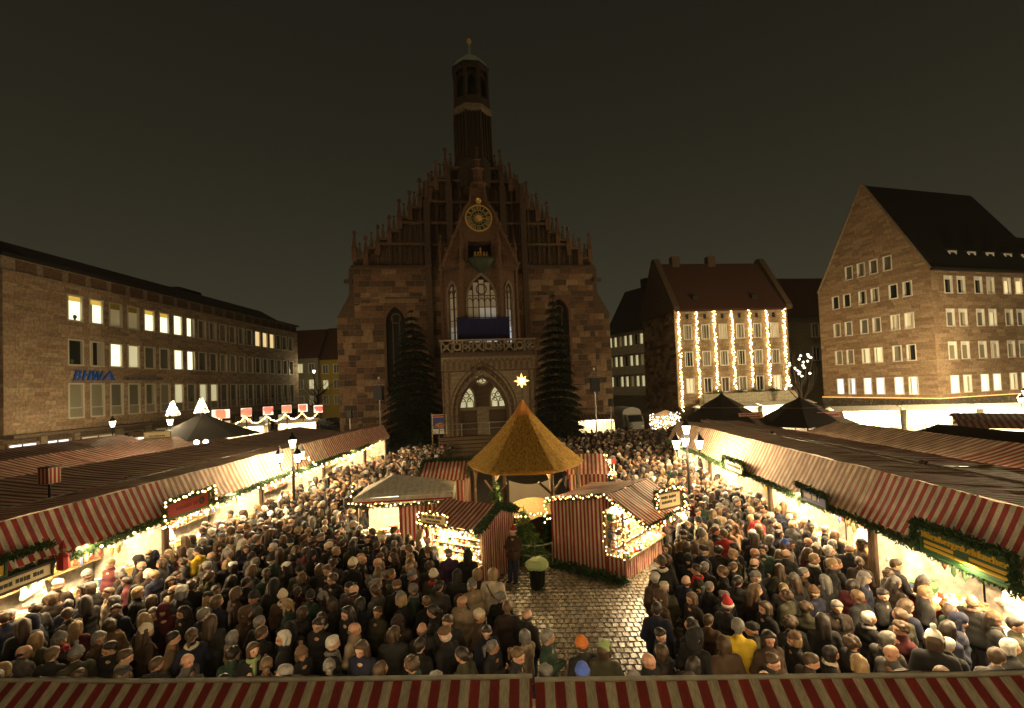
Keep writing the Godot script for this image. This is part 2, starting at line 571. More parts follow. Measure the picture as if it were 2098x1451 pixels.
func board(label: String, category: String, at: Vector3, ry: float, w: float, h: float, face: Material, rim: Material, tilt := 0.0) -> Node3D:
	var o := thing("stall_sign", label, category, at, ry, "signs on the stalls")
	o.rotation = Vector3(tilt, ry, 0)
	var b := B.new()
	b.bx(Vector3(-w / 2, -h / 2, -0.03), Vector3(w / 2, h / 2, 0.0))
	obj("sign_face", b, face, o)
	var f := B.new()
	var t := 0.05
	f.bx(Vector3(-w / 2 - t, h / 2, -0.04), Vector3(w / 2 + t, h / 2 + t, 0.03))
	f.bx(Vector3(-w / 2 - t, -h / 2 - t, -0.04), Vector3(w / 2 + t, -h / 2, 0.03))
	f.bx(Vector3(-w / 2 - t, -h / 2, -0.04), Vector3(-w / 2, h / 2, 0.03))
	f.bx(Vector3(w / 2, -h / 2, -0.04), Vector3(w / 2 + t, h / 2, 0.03))
	obj("frame", f, rim, o)
	return o

func dashes(parent: Node, w: float, y: float, h: float, m: Material) -> void:  # a line of writing too small to read
	var b := B.new()
	var u := -w / 2
	while u < w / 2 - h:
		var l := h * rng.randf_range(0.3, 0.7)
		b.bx(Vector3(u, y - h * 0.5 * rng.randf_range(0.7, 1.0), 0.0), Vector3(u + l, y + h * 0.5 * rng.randf_range(0.6, 1.0), 0.008))
		u += l + h * (0.16 if rng.randf() < 0.85 else 0.6)
	obj("faint_lettering", b, m, parent, true)

# ---------------------------------------------------------------- the scene
func _ready() -> void:
	rng.seed = 20081128
	var cam := Camera3D.new()
	cam.name = "camera"
	add_child(cam)
	var pitch := 0.0285
	var roll := 0.04
	var yaw := 0.0457
	var flat := Basis(Vector3.UP, -0.0)
	var fw0 := Vector3(-sin(yaw), 0, -cos(yaw))
	var rt0 := Vector3(cos(yaw), 0, -sin(yaw))
	var fwd := fw0 * cos(pitch) + Vector3.UP * sin(pitch)
	var up0 := Vector3.UP * cos(pitch) - fw0 * sin(pitch)
	var rt := rt0 * cos(roll) - up0 * sin(roll)
	var up := rt0 * sin(roll) + up0 * cos(roll)
	cam.transform = Transform3D(Basis(rt, up, -fwd), Vector3(0, HC, 0))
	cam.projection = Camera3D.PROJECTION_FRUSTUM
	cam.near = 0.1
	cam.far = 900.0
	cam.size = 2.0 * 0.1 * 725.5 / 949.9
	cam.frustum_offset = Vector2(0, 0.1 * 38.7 / 949.9)
	cam.current = true

	var we := WorldEnvironment.new()
	we.name = "environment"
	var env := Environment.new()
	env.background_mode = Environment.BG_SKY
	var sky := Sky.new()
	var sm := ProceduralSkyMaterial.new()
	sm.sky_top_color = Color(0.104, 0.098, 0.072)
	sm.sky_horizon_color = Color(0.262, 0.247, 0.192)
	sm.sky_curve = 0.22
	sm.ground_bottom_color = Color(0.05, 0.045, 0.03)
	sm.ground_horizon_color = Color(0.2, 0.185, 0.135)
	sky.sky_material = sm
	env.sky = sky
	env.tonemap_mode = Environment.TONE_MAPPER_LINEAR
	env.tonemap_exposure = 1.0
	env.fog_enabled = true
	env.fog_density = 0.0002
	env.fog_light_color = Color(0.92, 0.9, 0.84)
	env.sdfgi_enabled = true
	env.ssao_enabled = true
	env.ssil_enabled = true
	we.environment = env
	add_child(we)

	var sun := DirectionalLight3D.new()  # the glow of the town behind the camera
	sun.name = "town_glow"
	sun.light_energy = 0.072
	sun.light_color = Color(1.0, 0.84, 0.60)
	sun.light_angular_distance = 14.0
	sun.shadow_enabled = true
	add_child(sun)
	sun.look_at_from_position(Vector3(-5, 20, 9), Vector3(0, 0, 0))

	materials()
	ground()
	church()
	left_office()
	right_block()
	lit_house()
	far_houses()
	stall_rows()
	centre_stalls()
	pavilion()
	street_things()
	far_stalls()
	front_awnings()
	people()

var SAND := [Color(0.43, 0.295, 0.18), Color(0.47, 0.33, 0.205), Color(0.39, 0.26, 0.155), Color(0.49, 0.345, 0.215), Color(0.35, 0.23, 0.14)]
var RED := [Color(0.225, 0.118, 0.064), Color(0.28, 0.155, 0.083), Color(0.165, 0.093, 0.055), Color(0.33, 0.195, 0.112), Color(0.115, 0.068, 0.042), Color(0.38, 0.245, 0.142)]

var GAP := [Vector2(-1.15, 13.9), Vector2(-0.75, 16.1), Vector2(0.34, 15.9), Vector2(1.37, 14.9), Vector2(2.62, 14.3), Vector2(3.04, 13.88), Vector2(2.93, 12.59), Vector2(2.72, 11.42), Vector2(1.8, 10.2), Vector2(1.2, 10.0), Vector2(0.48, 10.77), Vector2(0.36, 11.7), Vector2(-0.3, 12.9)]

func ground() -> void:
	var b := B.new()
	b.quad(P(-320, 0, -120), P(320, 0, -120), P(320, 0, 480), P(-320, 0, 480))
	var g := obj("ground", b, M.paving, self)
	struct(g)
	# the cobbles one can see between the people
	var sheet := B.new()
	sheet.quad(P(-1.9, 0.004, 8.6), P(3.6, 0.004, 8.6), P(3.6, 0.004, 17.0), P(-1.9, 0.004, 17.0))
	var pave := obj("cobbled_pavement", sheet, M.joint, self)
	struct(pave)
	var meshes := []
	for q in 14:
		var s := B.new()
		var base := Color(0.185, 0.158, 0.115) * rng.randf_range(0.62, 1.12)
		s.col = base
		var w := 0.086 * rng.randf_range(0.93, 1.04)
		var l := 0.106 * rng.randf_range(0.93, 1.04)
		var e := 0.017
		var h := 0.028
		var top := [Vector3(-w + e, h, l - e), Vector3(w - e, h + rng.randf_range(-0.004, 0.004), l - e), Vector3(w - e, h + rng.randf_range(-0.004, 0.004), -l + e), Vector3(-w + e, h, -l + e)]
		var low := [Vector3(-w, 0, l), Vector3(w, 0, l), Vector3(w, 0, -l), Vector3(-w, 0, -l)]
		s.quad(top[0], top[1], top[2], top[3])
		for k in 4:
			s.quad(low[k], low[(k + 1) % 4], top[(k + 1) % 4], top[k])
		meshes.append(s)
	var baked := []
	for s in meshes:
		baked.append(s.mesh())
	var rest := B.new()
	var poly := PackedVector2Array(GAP)
	var grown: PackedVector2Array = Geometry2D.offset_polygon(poly, 0.12)[0]
	var spots := []
	for row in 46:
		for k in 32:
			var x := -1.8 + 0.183 * k + (0.05 if row % 2 == 0 else -0.04) + rng.randf_range(-0.006, 0.006)
			var d := 8.7 + 0.224 * row + rng.randf_range(-0.006, 0.006)
			if x > 3.5 or d > 16.9:
				continue
			spots.append([x, d, Geometry2D.is_point_in_polygon(Vector2(x, d), grown)])
	spots.sort_custom(func(a, c): return a[1] < c[1])
	var made := 0
	for s in spots:
		var xf := T(P(s[0], 0.005, s[1]), rng.randf_range(-0.05, 0.05))
		var k := rng.randi() % 14
		if s[2] and made < 300:
			var o := inst("cobblestone", baked[k], M.cobble, pave)
			o.transform = xf
			made += 1
		else:
			rest.add(meshes[k], xf)
	obj("cobblestones", rest, M.cobble, pave, true)

# pointed arch outline: counter-clockwise from the lower left, springing at y1
func pointed(u: float, w: float, y0: float, y1: float, n := 7, tall := 1.0) -> Array:
	var pts := [Vector2(u - w / 2, y0), Vector2(u + w / 2, y0)]
	for q in n + 1:
		var a := deg_to_rad(60.0) * q / n
		pts.append(Vector2(u - w / 2 + w * cos(a), y1 + w * sin(a) * tall))
	for q in n:
		var a := deg_to_rad(60.0) * (n - 1 - q) / n
		pts.append(Vector2(u + w / 2 - w * cos(a), y1 + w * sin(a) * tall))
	return pts

func arch_band(b: B, xf: Transform3D, u: float, w: float, y0: float, y1: float, t: float, z0: float, z1: float, n := 7, tall := 1.0) -> void:  # a moulding round a pointed opening
	var a := pointed(u, w, y0, y1, n, tall)
	var c := pointed(u, w + 2 * t, y0, y1, n, tall)
	for q in range(1, a.size() - 0):
		var p0: Vector2 = a[q]
		var p1: Vector2 = a[(q + 1) % a.size()]
		var r0: Vector2 = c[q]
		var r1: Vector2 = c[(q + 1) % a.size()]
		if q == a.size() - 1:
			p1 = a[0]
			r1 = c[0]
		var v := func(p: Vector2, z: float) -> Vector3: return xf * Vector3(p.x, p.y, z)
		b.quad(v.call(p0, z1), v.call(r0, z1), v.call(r1, z1), v.call(p1, z1))
		b.quad(v.call(r0, z1), v.call(r0, z0), v.call(r1, z0), v.call(r1, z1))
		b.quad(v.call(p0, z0), v.call(p0, z1), v.call(p1, z1), v.call(p1, z0))

func ring(b: B, xf: Transform3D, u: float, y: float, r0: float, r1: float, z0: float, z1: float, n := 20) -> void:
	for q in n:
		var a := TAU * q / n
		var c := TAU * (q + 1) / n
		var p := func(r: float, an: float, z: float) -> Vector3: return xf * Vector3(u + r * cos(an), y + r * sin(an), z)
		b.quad(p.call(r0, a, z1), p.call(r1, a, z1), p.call(r1, c, z1), p.call(r0, c, z1))
		b.quad(p.call(r1, a, z1), p.call(r1, a, z0), p.call(r1, c, z0), p.call(r1, c, z1))
		b.quad(p.call(r0, a, z0), p.call(r0, a, z1), p.call(r0, c, z1), p.call(r0, c, z0))

func tracery_bar(b: B, xf: Transform3D, p: Vector2, q: Vector2, t: float, z0: float, z1: float) -> void:
	var d := (q - p).normalized()
	var s := Vector2(-d.y, d.x) * t * 0.5
	var o := [p - s, q - s, q + s, p + s]
	b.poly(xf, o, z0, z1)

func church() -> void:
	var at := P(-5.35, 0, 47.31)
	var o := thing("gothic_church", "red sandstone gothic church with stepped gable, clock, slim tower and carved porch", "church", at, 0.19)
	var I := Transform3D()
	# body behind
	var b := B.new()
	b.bx(Vector3(-12.2, 0, -26), Vector3(12.2, 18.4, -0.6))
	obj("nave", b, M.dark_stone, o)
	b = B.new()
	var pr := [Vector2(-11.0, 18.4), Vector2(11.0, 18.4), Vector2(0, 28.4)]
	b.poly(I, pr, -26, -1.2)
	obj("nave_roof", b, M.roof_red, o)
	# facade of big stones, with two tall pointed windows beside the porch
	var holes := [[-9.5, 6.0, -7.2, 15.0], [7.4, 6.0, 9.7, 15.6], [-3.9, 0.0, 4.4, 9.3], [-3.5, 10.4, 3.5, 18.5]]
	wall(o, "facade_wall", I, 0.0, 18.5, func(_y): return [-12.3, 12.3], holes, 0.62, 0.7, 1.5, RED, M.mortar, 300, 0.022, 0.05)
	for s in [[-8.35, 2.3, 15.0], [8.55, 2.3, 15.6]]:
		var f := B.new()
		var top: float = s[2]
		# spandrels that close the hole above the pointed arch
		var pt := pointed(s[0], s[1] - 0.36, 6.0, top - 2.0)
		var half: int = 2 + 7
		for side in [0, 1]:
			var line := []
			if side == 0:
				line.append(Vector2(s[0] + s[1] / 2, top))
				for q in range(2, half + 1):
					line.append(pt[q])
				line.append(Vector2(s[0], top))
			else:
				line.append(Vector2(s[0], top))
				for q in range(half, pt.size()):
					line.append(pt[q])
				line.append(Vector2(s[0] - s[1] / 2, top))
			if side == 0:
				line.insert(1, Vector2(s[0] + s[1] / 2, top - 2.0))
			else:
				line.insert(line.size() - 1, Vector2(s[0] - s[1] / 2, top - 2.0))
			line.reverse()
			f.poly(I, line, -0.3, 0.02)
		obj("window_spandrel", f, M.red_stone, o)
		f = B.new()
		arch_band(f, I, s[0], s[1] - 0.4, 6.0, top - 2.0, 0.25, -0.5, 0.10)
		var w := obj("church_window", f, M.red_stone, o)
		f = B.new()
		f.poly(I, pointed(s[0], s[1] - 0.3, 6.0, top - 2.05), -0.62, -0.5)
		obj("pane", f, M.glass_dark, w)
		f = B.new()
		for k in [-0.33, 0.33]:
			f.bx(Vector3(s[0] + k - 0.06, 6.0, -0.5), Vector3(s[0] + k + 0.06, top - 1.4, -0.36))
		ring(f, I, s[0], top - 1.5, 0.42, 0.54, -0.5, -0.36)
		obj("tracery", f, M.red_stone, w)
	# cornice, string courses
	b = B.new()
	b.bx(Vector3(-12.6, 18.4, -0.4), Vector3(12.6, 18.62, 0.28))
	b.bx(Vector3(-12.5, 18.62, -0.4), Vector3(12.5, 18.8, 0.16))
	obj("cornice", b, M.dark_stone, o)
	b = B.new()
	b.bx(Vector3(-12.4, 3.4, -0.2), Vector3(-3.9, 3.6, 0.16))
	b.bx(Vector3(4.4, 3.4, -0.2), Vector3(12.4, 3.6, 0.16))
	b.bx(Vector3(-12.5, 0, -0.2), Vector3(-3.9, 1.0, 0.2))
	b.bx(Vector3(4.4, 0, -0.2), Vector3(12.5, 1.0, 0.2))
	obj("plinth", b, M.dark_stone, o)
	# corner buttresses, stepped
	for s: float in [-1.0, 1.0]:
		var lo := 12.3 if s > 0 else -14.0
		var hi := 14.0 if s > 0 else -12.3
		wall(o, "buttress", I, 0.0, 13.6, func(_y): return [lo, hi], [], 0.62, 0.6, 1.1, RED, M.mortar, 0, 0.022, 0.05)
		var f := B.new()
		f.bx(Vector3(lo, 0, -2.2), Vector3(hi, 13.6, -0.01))
		var inner = 12.3 * s
		var outer = 14.0 * s
		var sl := [Vector2(inner, 13.6), Vector2(outer, 13.6), Vector2(12.75 * s, 15.9), Vector2(inner, 15.9)]
		if s < 0:
			sl.reverse()
		f.poly(I, sl, -2.0, 0.03)
		f.bx(Vector3(inner, 15.9, -1.6), Vector3(12.75 * s, 18.4, 0.0))
		f.bx(Vector3(inner + 0.1 * s, 17.0, -0.3), Vector3(13.2 * s, 17.4, 0.2))
		obj("buttress_core", f, M.dark_stone, o)
	# stepped gable of niches and pinnacles
	var steps := [[12.2, 19.5], [11.1, 20.6], [9.9, 21.4], [8.75, 22.3], [7.7, 23.6], [6.65, 24.8], [5.6, 25.9], [4.65, 27.0], [3.9, 27.8], [2.9, 28.9]]
	var tips := [22.4, 21.9, 23.05, 24.05, 25.7, 26.6, 27.9, 28.5, 29.8, 31.2]
	var pin := B.new()
	pin.bx(Vector3(-0.24, -1.3, -0.24), Vector3(0.24, 0.0, 0.24))
	pin.bx(Vector3(-0.31, -0.06, -0.31), Vector3(0.31, 0.06, 0.31))
	pin.lathe(T(Vector3(0, 0.06, 0)), [[0.31, 0], [0.10, 1.35]], 4, PI / 4)
	pin.lathe(T(Vector3(0, 1.38, 0)), [[0.07, 0], [0.27, 0.14], [0.09, 0.22], [0.2, 0.32], [0.0, 0.5]], 6)
	for k in 4:
		pin.lathe(Transform3D(Basis(Vector3.UP, PI / 2 * k), Vector3(0, 0.5, 0)), [[0.0, -0.06], [0.26, 0.0], [0.0, 0.07]], 4)
	var pinm := pin.mesh()
	var back := B.new()
	var trac := B.new()
	var sill := B.new()
	var fills := B.new()
	for s: float in [-1.0, 1.0]:
		for k in steps.size():
			var u1: float = steps[k][0]
			var u0: float = steps[k + 1][0] if k + 1 < steps.size() else 0.0
			var top: float = steps[k][1]
			back.bx(Vector3(s * u0, 18.6, -0.95), Vector3(s * u1, top, -0.42))
			sill.bx(Vector3(s * u0, top, -1.0), Vector3(s * (u1 + 0.08), top + 0.16, 0.12))
			var pn := inst("pinnacle", pinm, M.red_stone, o)
			pn.position = Vector3(s * (u1 - 0.05), tips[k] - 1.9, -0.1)
			var small := inst("pinnacle", pinm, M.brown_stone, o)
			small.scale = Vector3(0.62, 0.5, 0.62)
			small.position = Vector3(s * (u0 + u1) * 0.5 if k + 1 < steps.size() else s * 2.3, top + 0.75, -0.2)
			# lesenes, bands and little arches of the blind arcade
			trac.bx(Vector3(s * u1 - 0.1, 18.6, -0.45), Vector3(s * u1 + 0.1, top, -0.02))
			var y := 18.8
			while y < top - 0.6:
				var h := minf(2.2, top - y)
				var m: float = s * (u0 + u1) * 0.5
				var w := (u1 - u0) - 0.3
				if w > 1.5:
					trac.bx(Vector3(m - 0.1, y, -0.45), Vector3(m + 0.1, y + h, -0.05))
				sill.bx(Vector3(s * u0, y + h - 0.1, -0.5), Vector3(s * u1, y + h + 0.12, 0.08))
				for sub in ([-0.25, 0.25] if w > 0.6 else [0.0]):
					var wn := w * 0.44
					var c0: float = m + sub * w
					arch_band(trac, I, c0, wn - 0.12, y + 0.15, y + h - wn - 0.1, 0.07, -0.45, -0.12, 3)
					if rng.randf() < 0.5:
						fills.bx(Vector3(c0 - wn * 0.4, y + 0.2, -0.43), Vector3(c0 + wn * 0.4, y + h * 0.62, -0.34))
				y += 2.2
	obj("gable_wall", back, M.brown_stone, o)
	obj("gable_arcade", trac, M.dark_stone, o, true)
	obj("gable_moulding", sill, M.brown_stone, o, true)
	obj("niche_panel", fills, M.red_stone, o, true)
	# tall dark shafts that climb the gable
	for u in [-4.9, 5.0, -2.6, 2.9]:
		b = B.new()
		var t := 27.4 if absf(u) > 4 else 29.0
		b.bx(Vector3(u - 0.3, 9.0, -0.1), Vector3(u + 0.3, t - 2.0, 0.42))
		b.bx(Vector3(u - 0.38, 18.5, -0.1), Vector3(u + 0.38, 18.9, 0.5))
		b.bx(Vector3(u - 0.22, t - 2.0, -0.1), Vector3(u + 0.22, t, 0.3))
		obj("gable_shaft", b, M.dark_stone, o)
	# tower
	var tw := T(Vector3(0.18, 0, -1.3))
	b = B.new()
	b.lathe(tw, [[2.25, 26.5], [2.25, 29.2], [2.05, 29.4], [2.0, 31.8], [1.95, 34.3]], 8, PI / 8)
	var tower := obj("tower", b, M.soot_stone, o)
	b = B.new()
	b.lathe(tw, [[1.98, 34.2], [2.16, 34.5], [2.16, 34.95], [2.0, 35.05]], 8, PI / 8)
	obj("gallery_band", b, M.pale_stone, tower)
	b = B.new()
	b.lathe(tw, [[2.05, 35.02], [2.05, 35.9], [1.7, 35.95]], 8, PI / 8)
	obj("parapet", b, M.soot_stone, tower)
	b = B.new()
	b.lathe(tw, [[1.35, 35.5], [1.35, 39.3]], 8, PI / 8)
	obj("belfry_core", b, M.black, tower)
	b = B.new()
	b.lathe(tw, [[1.95, 38.75], [2.0, 39.0], [2.0, 39.45]], 8, PI / 8)
	for k in 8:
		var an := PI / 8 + PI / 4 * k
		b.tube([tw * Vector3(1.74 * sin(an), 35.6, 1.74 * cos(an)), tw * Vector3(1.74 * sin(an), 39.0, 1.74 * cos(an))], [0.26], 6)
		b.tube([tw * Vector3(2.0 * sin(an), 29.0, 2.0 * cos(an)), tw * Vector3(2.0 * sin(an), 34.3, 2.0 * cos(an))], [0.14], 5)
		var mid := T(tw.origin, an - PI / 8)
		arch_band(b, mid, 0.0, 0.86, 36.4, 37.6, 0.24, 1.28, 1.62, 4)
		for j in [-0.42, 0.0, 0.42]:
			b.bx(Vector3(j - 0.055, 29.5, 1.75), Vector3(j + 0.055, 34.2, 1.98), mid)
	obj("belfry_arches", b, M.soot_stone, tower)
	b = B.new()
	b.lathe(tw, [[2.1, 39.4], [1.85, 39.75], [1.55, 40.2], [1.1, 40.6], [0.55, 40.95], [0.24, 41.25]], 8, PI / 8)
	obj("copper_cap", b, M.copper, tower)
	b = B.new()
	b.lathe(tw, [[0.24, 41.2], [0.09, 41.9], [0.06, 42.6]], 8)
	obj("spire", b, M.copper, tower)
	b = B.new()
	b.lathe(tw * T(Vector3(0, 42.75, 0)), [[0, -0.27], [0.19, -0.19], [0.27, 0], [0.19, 0.19], [0, 0.27]], 10)
	obj("gold_ball", b, M.gold, tower)
	tower.scale.y = 1.018
	tower.position.y = -0.11
	# carved stair turret before the tower
	b = B.new()
	var tt := T(Vector3(0.38, 0, 0.5))
	b.lathe(tt, [[0.75, 24.6], [0.75, 26.8], [1.0, 27.0], [0.62, 27.15], [0.62, 28.4], [0.8, 28.5], [0.42, 28.65], [0.36, 29.4], [0.5, 29.5], [0.2, 29.7], [0.14, 30.6], [0.24, 30.7], [0.0, 31.1]], 8)
	obj("stair_turret", b, M.red_stone, o)
	choir_bay(o)
	porch(o)

func choir_bay(o: Node3D) -> void:
	var I := Transform3D()
	var Z := 4.4
	# plan: (-3.6, 2.4) (-1.75, Z) (1.75, Z) (3.6, 2.4)
	var faces := [[Vector2(-3.6, 2.4), Vector2(-1.75, Z)], [Vector2(-1.75, Z), Vector2(1.75, Z)], [Vector2(1.75, Z), Vector2(3.6, 2.4)]]
	var floor_b := B.new()
	floor_b.poly(Transform3D(Basis(Vector3.RIGHT, PI / 2), Vector3(0, 0, 0)), [Vector2(-3.6, 0), Vector2(3.6, 0), Vector2(3.6, 2.4), Vector2(1.75, Z), Vector2(-1.75, Z), Vector2(-3.6, 2.4)], -17.6, -17.3)
	var cb := obj("choir_ceiling", floor_b, M.dark_stone, o)
	cb.name = "choir_cornice"
	var bay := Node3D.new()
	bay.name = "choir_bay"
	o.add_child(bay)
	for side in [-1, 1]:
		var wb := B.new()
		wb.bx(Vector3(3.6 * side, 9.6, -0.1), Vector3(3.45 * side, 17.4, 2.35))
		obj("side_wall", wb, M.red_stone, bay)
	for q in 3:
		var a: Vector2 = faces[q][0]
		var c: Vector2 = faces[q][1]
		var d := c - a
		var L := d.length()
		var xa := Vector3(d.x, 0, d.y) / L
		var xf := Transform3D(Basis(xa, Vector3.UP, xa.cross(Vector3.UP)), Vector3(a.x, 0, a.y))
		var ww := 2.75 if q == 1 else 1.3
		var y1 := 14.4 if q == 1 else 15.2
		var m := L / 2
		var b := B.new()
		b.bx(Vector3(0, 9.6, -0.4), Vector3(L, 10.4, 0.02), xf)
		b.bx(Vector3(0, 10.4, -0.4), Vector3(m - ww / 2, 17.4, 0.0), xf)
		b.bx(Vector3(m + ww / 2, 10.4, -0.4), Vector3(L, 17.4, 0.0), xf)
		# above the arch
		var pt := pointed(m, ww, 10.4, y1)
		for k in range(2, pt.size() - 1):
			var p0: Vector2 = pt[k]
			var p1: Vector2 = pt[k + 1]
			b.quad(xf * Vector3(p1.x, p1.y, 0), xf * Vector3(p0.x, p0.y, 0), xf * Vector3(p0.x, 17.4, 0), xf * Vector3(p1.x, 17.4, 0))
			b.quad(xf * Vector3(p0.x, p0.y, -0.4), xf * Vector3(p0.x, p0.y, 0), xf * Vector3(p1.x, p1.y, 0), xf * Vector3(p1.x, p1.y, -0.4))
			b.quad(xf * Vector3(p0.x, p0.y, -0.4), xf * Vector3(p1.x, p1.y, -0.4), xf * Vector3(p1.x, 17.4, -0.4), xf * Vector3(p0.x, 17.4, -0.4))
		obj("bay_wall", b, M.red_stone, bay)
		var w := B.new()
		arch_band(w, xf, m, ww - 0.16, 10.4, y1, 0.16, -0.1, 0.1)
		var win := obj("choir_window", w, M.pale_stone, bay)
		# lights of the window: lancets, each in three panes, the low ones brighter lit
		var n := 5 if q == 1 else 2
		var mull := B.new()
		var head: float = y1 + ww * 0.45
		for k in n + 1:
			var u := m - ww / 2 + ww * k / n
			var tall: float = y1 + (ww * 0.86 * (1.0 - absf(float(k) / n - 0.5) * 1.3))
			mull.bx(Vector3(u - 0.05, 10.4, -0.2), Vector3(u + 0.05, tall, -0.06), xf)
		for yy in [11.5, 12.6, 13.7, 14.8]:
			mull.bx(Vector3(m - ww / 2, yy - 0.025, -0.19), Vector3(m + ww / 2, yy + 0.025, -0.08), xf)
		for k in n:
			arch_band(mull, xf, m - ww / 2 + ww * (k + 0.5) / n, ww / n - 0.1, y1 - 0.6, y1 - 0.25, 0.05, -0.2, -0.06, 4)
		if q == 1:
			ring(mull, xf, m, y1 + 1.0, 0.42, 0.52, -0.2, -0.06)
		obj("tracery", mull, M.red_stone, win, true)
		for k in n:
			for j in 3:
				var lo: float = [10.4, 12.0, 13.7][j]
				var hi: float = [12.0, 13.7, y1 + ww * 0.7][j]
				var pb := B.new()
				var ua := m - ww / 2 + ww * k / n
				var ub := m - ww / 2 + ww * (k + 1) / n
				var lim: float = y1 + ww * 0.866 * (1.0 - absf(((k + 0.5) / n) - 0.5) * 1.5)
				pb.bx(Vector3(ua, lo, -0.3), Vector3(ub, minf(hi, maxf(lo + 0.3, lim)), -0.26), xf)
				var lm: Material = M.lit_grey_dim
				if j == 0:
					lm = M.lit_grey_bright if (q == 1 and k >= 3) or q == 2 else M.lit_grey
				elif j == 1:
					lm = M.lit_grey if (q == 1 and k >= 2) or q == 2 else M.lit_grey_dim
				obj("pane", pb, lm, win)
	# corner shafts with pinnacles
	for c in [Vector2(-3.6, 2.4), Vector2(-1.75, Z), Vector2(1.75, Z), Vector2(3.6, 2.4)]:
		var s := B.new()
		s.lathe(T(Vector3(c.x, 0, c.y)), [[0.34, 9.4], [0.34, 10.6], [0.26, 10.7], [0.26, 17.6], [0.38, 17.8], [0.28, 18.0], [0.22, 19.6], [0.3, 19.7], [0.05, 20.9], [0.14, 21.0], [0.0, 21.3]], 6)
		obj("corner_shaft", s, M.red_stone, bay)
	# curved gable with clock and figure niche
	var g := B.new()
	var right := [Vector2(3.55, 17.6), Vector2(3.05, 18.9), Vector2(2.45, 20.2), Vector2(1.95, 21.3), Vector2(1.6, 22.3), Vector2(1.2, 23.1), Vector2(0.75, 23.7), Vector2(0.6, 25.0)]
	var line := [Vector2(-0.95, 19.5), Vector2(-0.95, 18.1), Vector2(-3.55, 17.6)]
	line = []
	# two cheeks and a bridge leave the niche open
	var rl := [Vector2(1.1, 17.6)]
	rl.append_array(right.slice(0, 4))
	rl.append(Vector2(1.1, 21.3))
	g.poly(I, rl, 2.6, Z - 0.1)
	var ll := []
	for p in rl:
		ll.append(Vector2(-p.x, p.y))
	ll.reverse()
	g.poly(I, ll, 2.6, Z - 0.1)
	g.bx(Vector3(-1.1, 20.0, 2.6), Vector3(1.1, 21.3, Z - 0.1))
	g.bx(Vector3(-1.1, 17.6, 2.6), Vector3(1.1, 18.3, Z - 0.1))
	var topl := [Vector2(-1.95, 21.3), Vector2(1.95, 21.3), Vector2(1.6, 22.3), Vector2(1.2, 23.1), Vector2(0.75, 23.7), Vector2(0.6, 25.0), Vector2(-0.6, 25.0), Vector2(-0.75, 23.7), Vector2(-1.2, 23.1), Vector2(-1.6, 22.3)]
	g.poly(I, topl, 2.6, Z - 0.1)
	var gab := obj("choir_gable", g, M.red_stone, o)
	for s: float in [-1.0, 1.0]:
		var ed := B.new()
		for k in right.size() - 1:
			ed.tube([Vector3(right[k].x * s, right[k].y, Z - 0.05), Vector3(right[k + 1].x * s, right[k + 1].y, Z - 0.05)], [0.16], 6)
			if k < 5:
				ed.lathe(T(Vector3(right[k].x * s + 0.1 * s, right[k].y + 0.2, Z - 0.1)), [[0, -0.15], [0.2, 0], [0.0, 0.3]], 5)
		for k in 3:
			var uu: float = s * (1.35 + 0.55 * k)
			arch_band(ed, I, uu, 0.34, 17.9, 19.2 - 0.35 * k, 0.06, Z - 0.12, Z + 0.02, 4)
		obj("gable_rib", ed, M.red_stone, gab, true)
	var nb := B.new()
	nb.bx(Vector3(-1.1, 18.3, 2.55), Vector3(1.1, 20.0, 2.75))
	obj("niche_back", nb, M.black, gab)
	# seated gilded ruler and figures on the niche shelf
	var sh := B.new()
	sh.lathe(T(Vector3(0.1, 0, Z - 0.3)), [[0.25, 16.8], [0.9, 17.5], [1.35, 18.05], [1.35, 18.25], [0, 18.25]], 12)
	obj("niche_shelf", sh, M.old_bronze, gab)
	for k in 5:
		var f := B.new()
		var u := 0.1 + (k - 2) * 0.28
		var big := 1.35 if k == 2 else 0.8
		f.lathe(T(Vector3(u, 18.27, Z - 0.5 + (0.0 if k == 2 else 0.3))), [[0.13, 0], [0.17, 0.12 * big], [0.11, 0.45 * big], [0.14, 0.55 * big], [0.06, 0.66 * big], [0.085, 0.74 * big], [0.085, 0.84 * big], [0.0, 0.92 * big]], 8)
		obj("gilded_figure", f, M.gold, gab)
	# clock
	var ck := B.new()
	ring(ck, I, 0.0, 22.1, 0.0, 1.25, Z - 0.1, Z - 0.02, 28)
	var clock := obj("clock", ck, mat(Color(0.022, 0.04, 0.038), 0.5), o)
	ck = B.new()
	ring(ck, I, 0.0, 22.1, 1.16, 1.28, Z - 0.05, Z + 0.06, 32)
	ring(ck, I, 0.0, 22.1, 0.72, 0.77, Z - 0.03, Z + 0.02, 28)
	for k in 24:
		var a := TAU * k / 24
		var r1 := 0.62 if k % 2 == 0 else 0.48
		tracery_bar(ck, I, Vector2(cos(a), sin(a)) * 0.26 + Vector2(0, 22.1), Vector2(cos(a), sin(a)) * r1 + Vector2(0, 22.1), 0.03, Z - 0.02, Z + 0.02)
	obj("clock_rings", ck, M.gold, clock)
	ck = B.new()
	ck.lathe(Transform3D(Basis(Vector3.RIGHT, PI / 2), Vector3(0, 22.1, Z)), [[0.3, 0], [0.26, 0.07], [0.14, 0.11], [0, 0.12]], 14)
	obj("sun_face", ck, M.gold, clock)
	for k in 12:
		var a := TAU * k / 12
		var r := ["III", "II", "I", "XII", "XI", "X", "IX", "VIII", "VII", "VI", "V", "IIII"]
		text(clock, r[k], 0.26, M.gold, Transform3D(Basis(Vector3.BACK, a - PI / 2), Vector3(cos(a) * 0.96, 22.1 + sin(a) * 0.96, Z)), "Droid Serif", true, 0.02)
	ck = B.new()
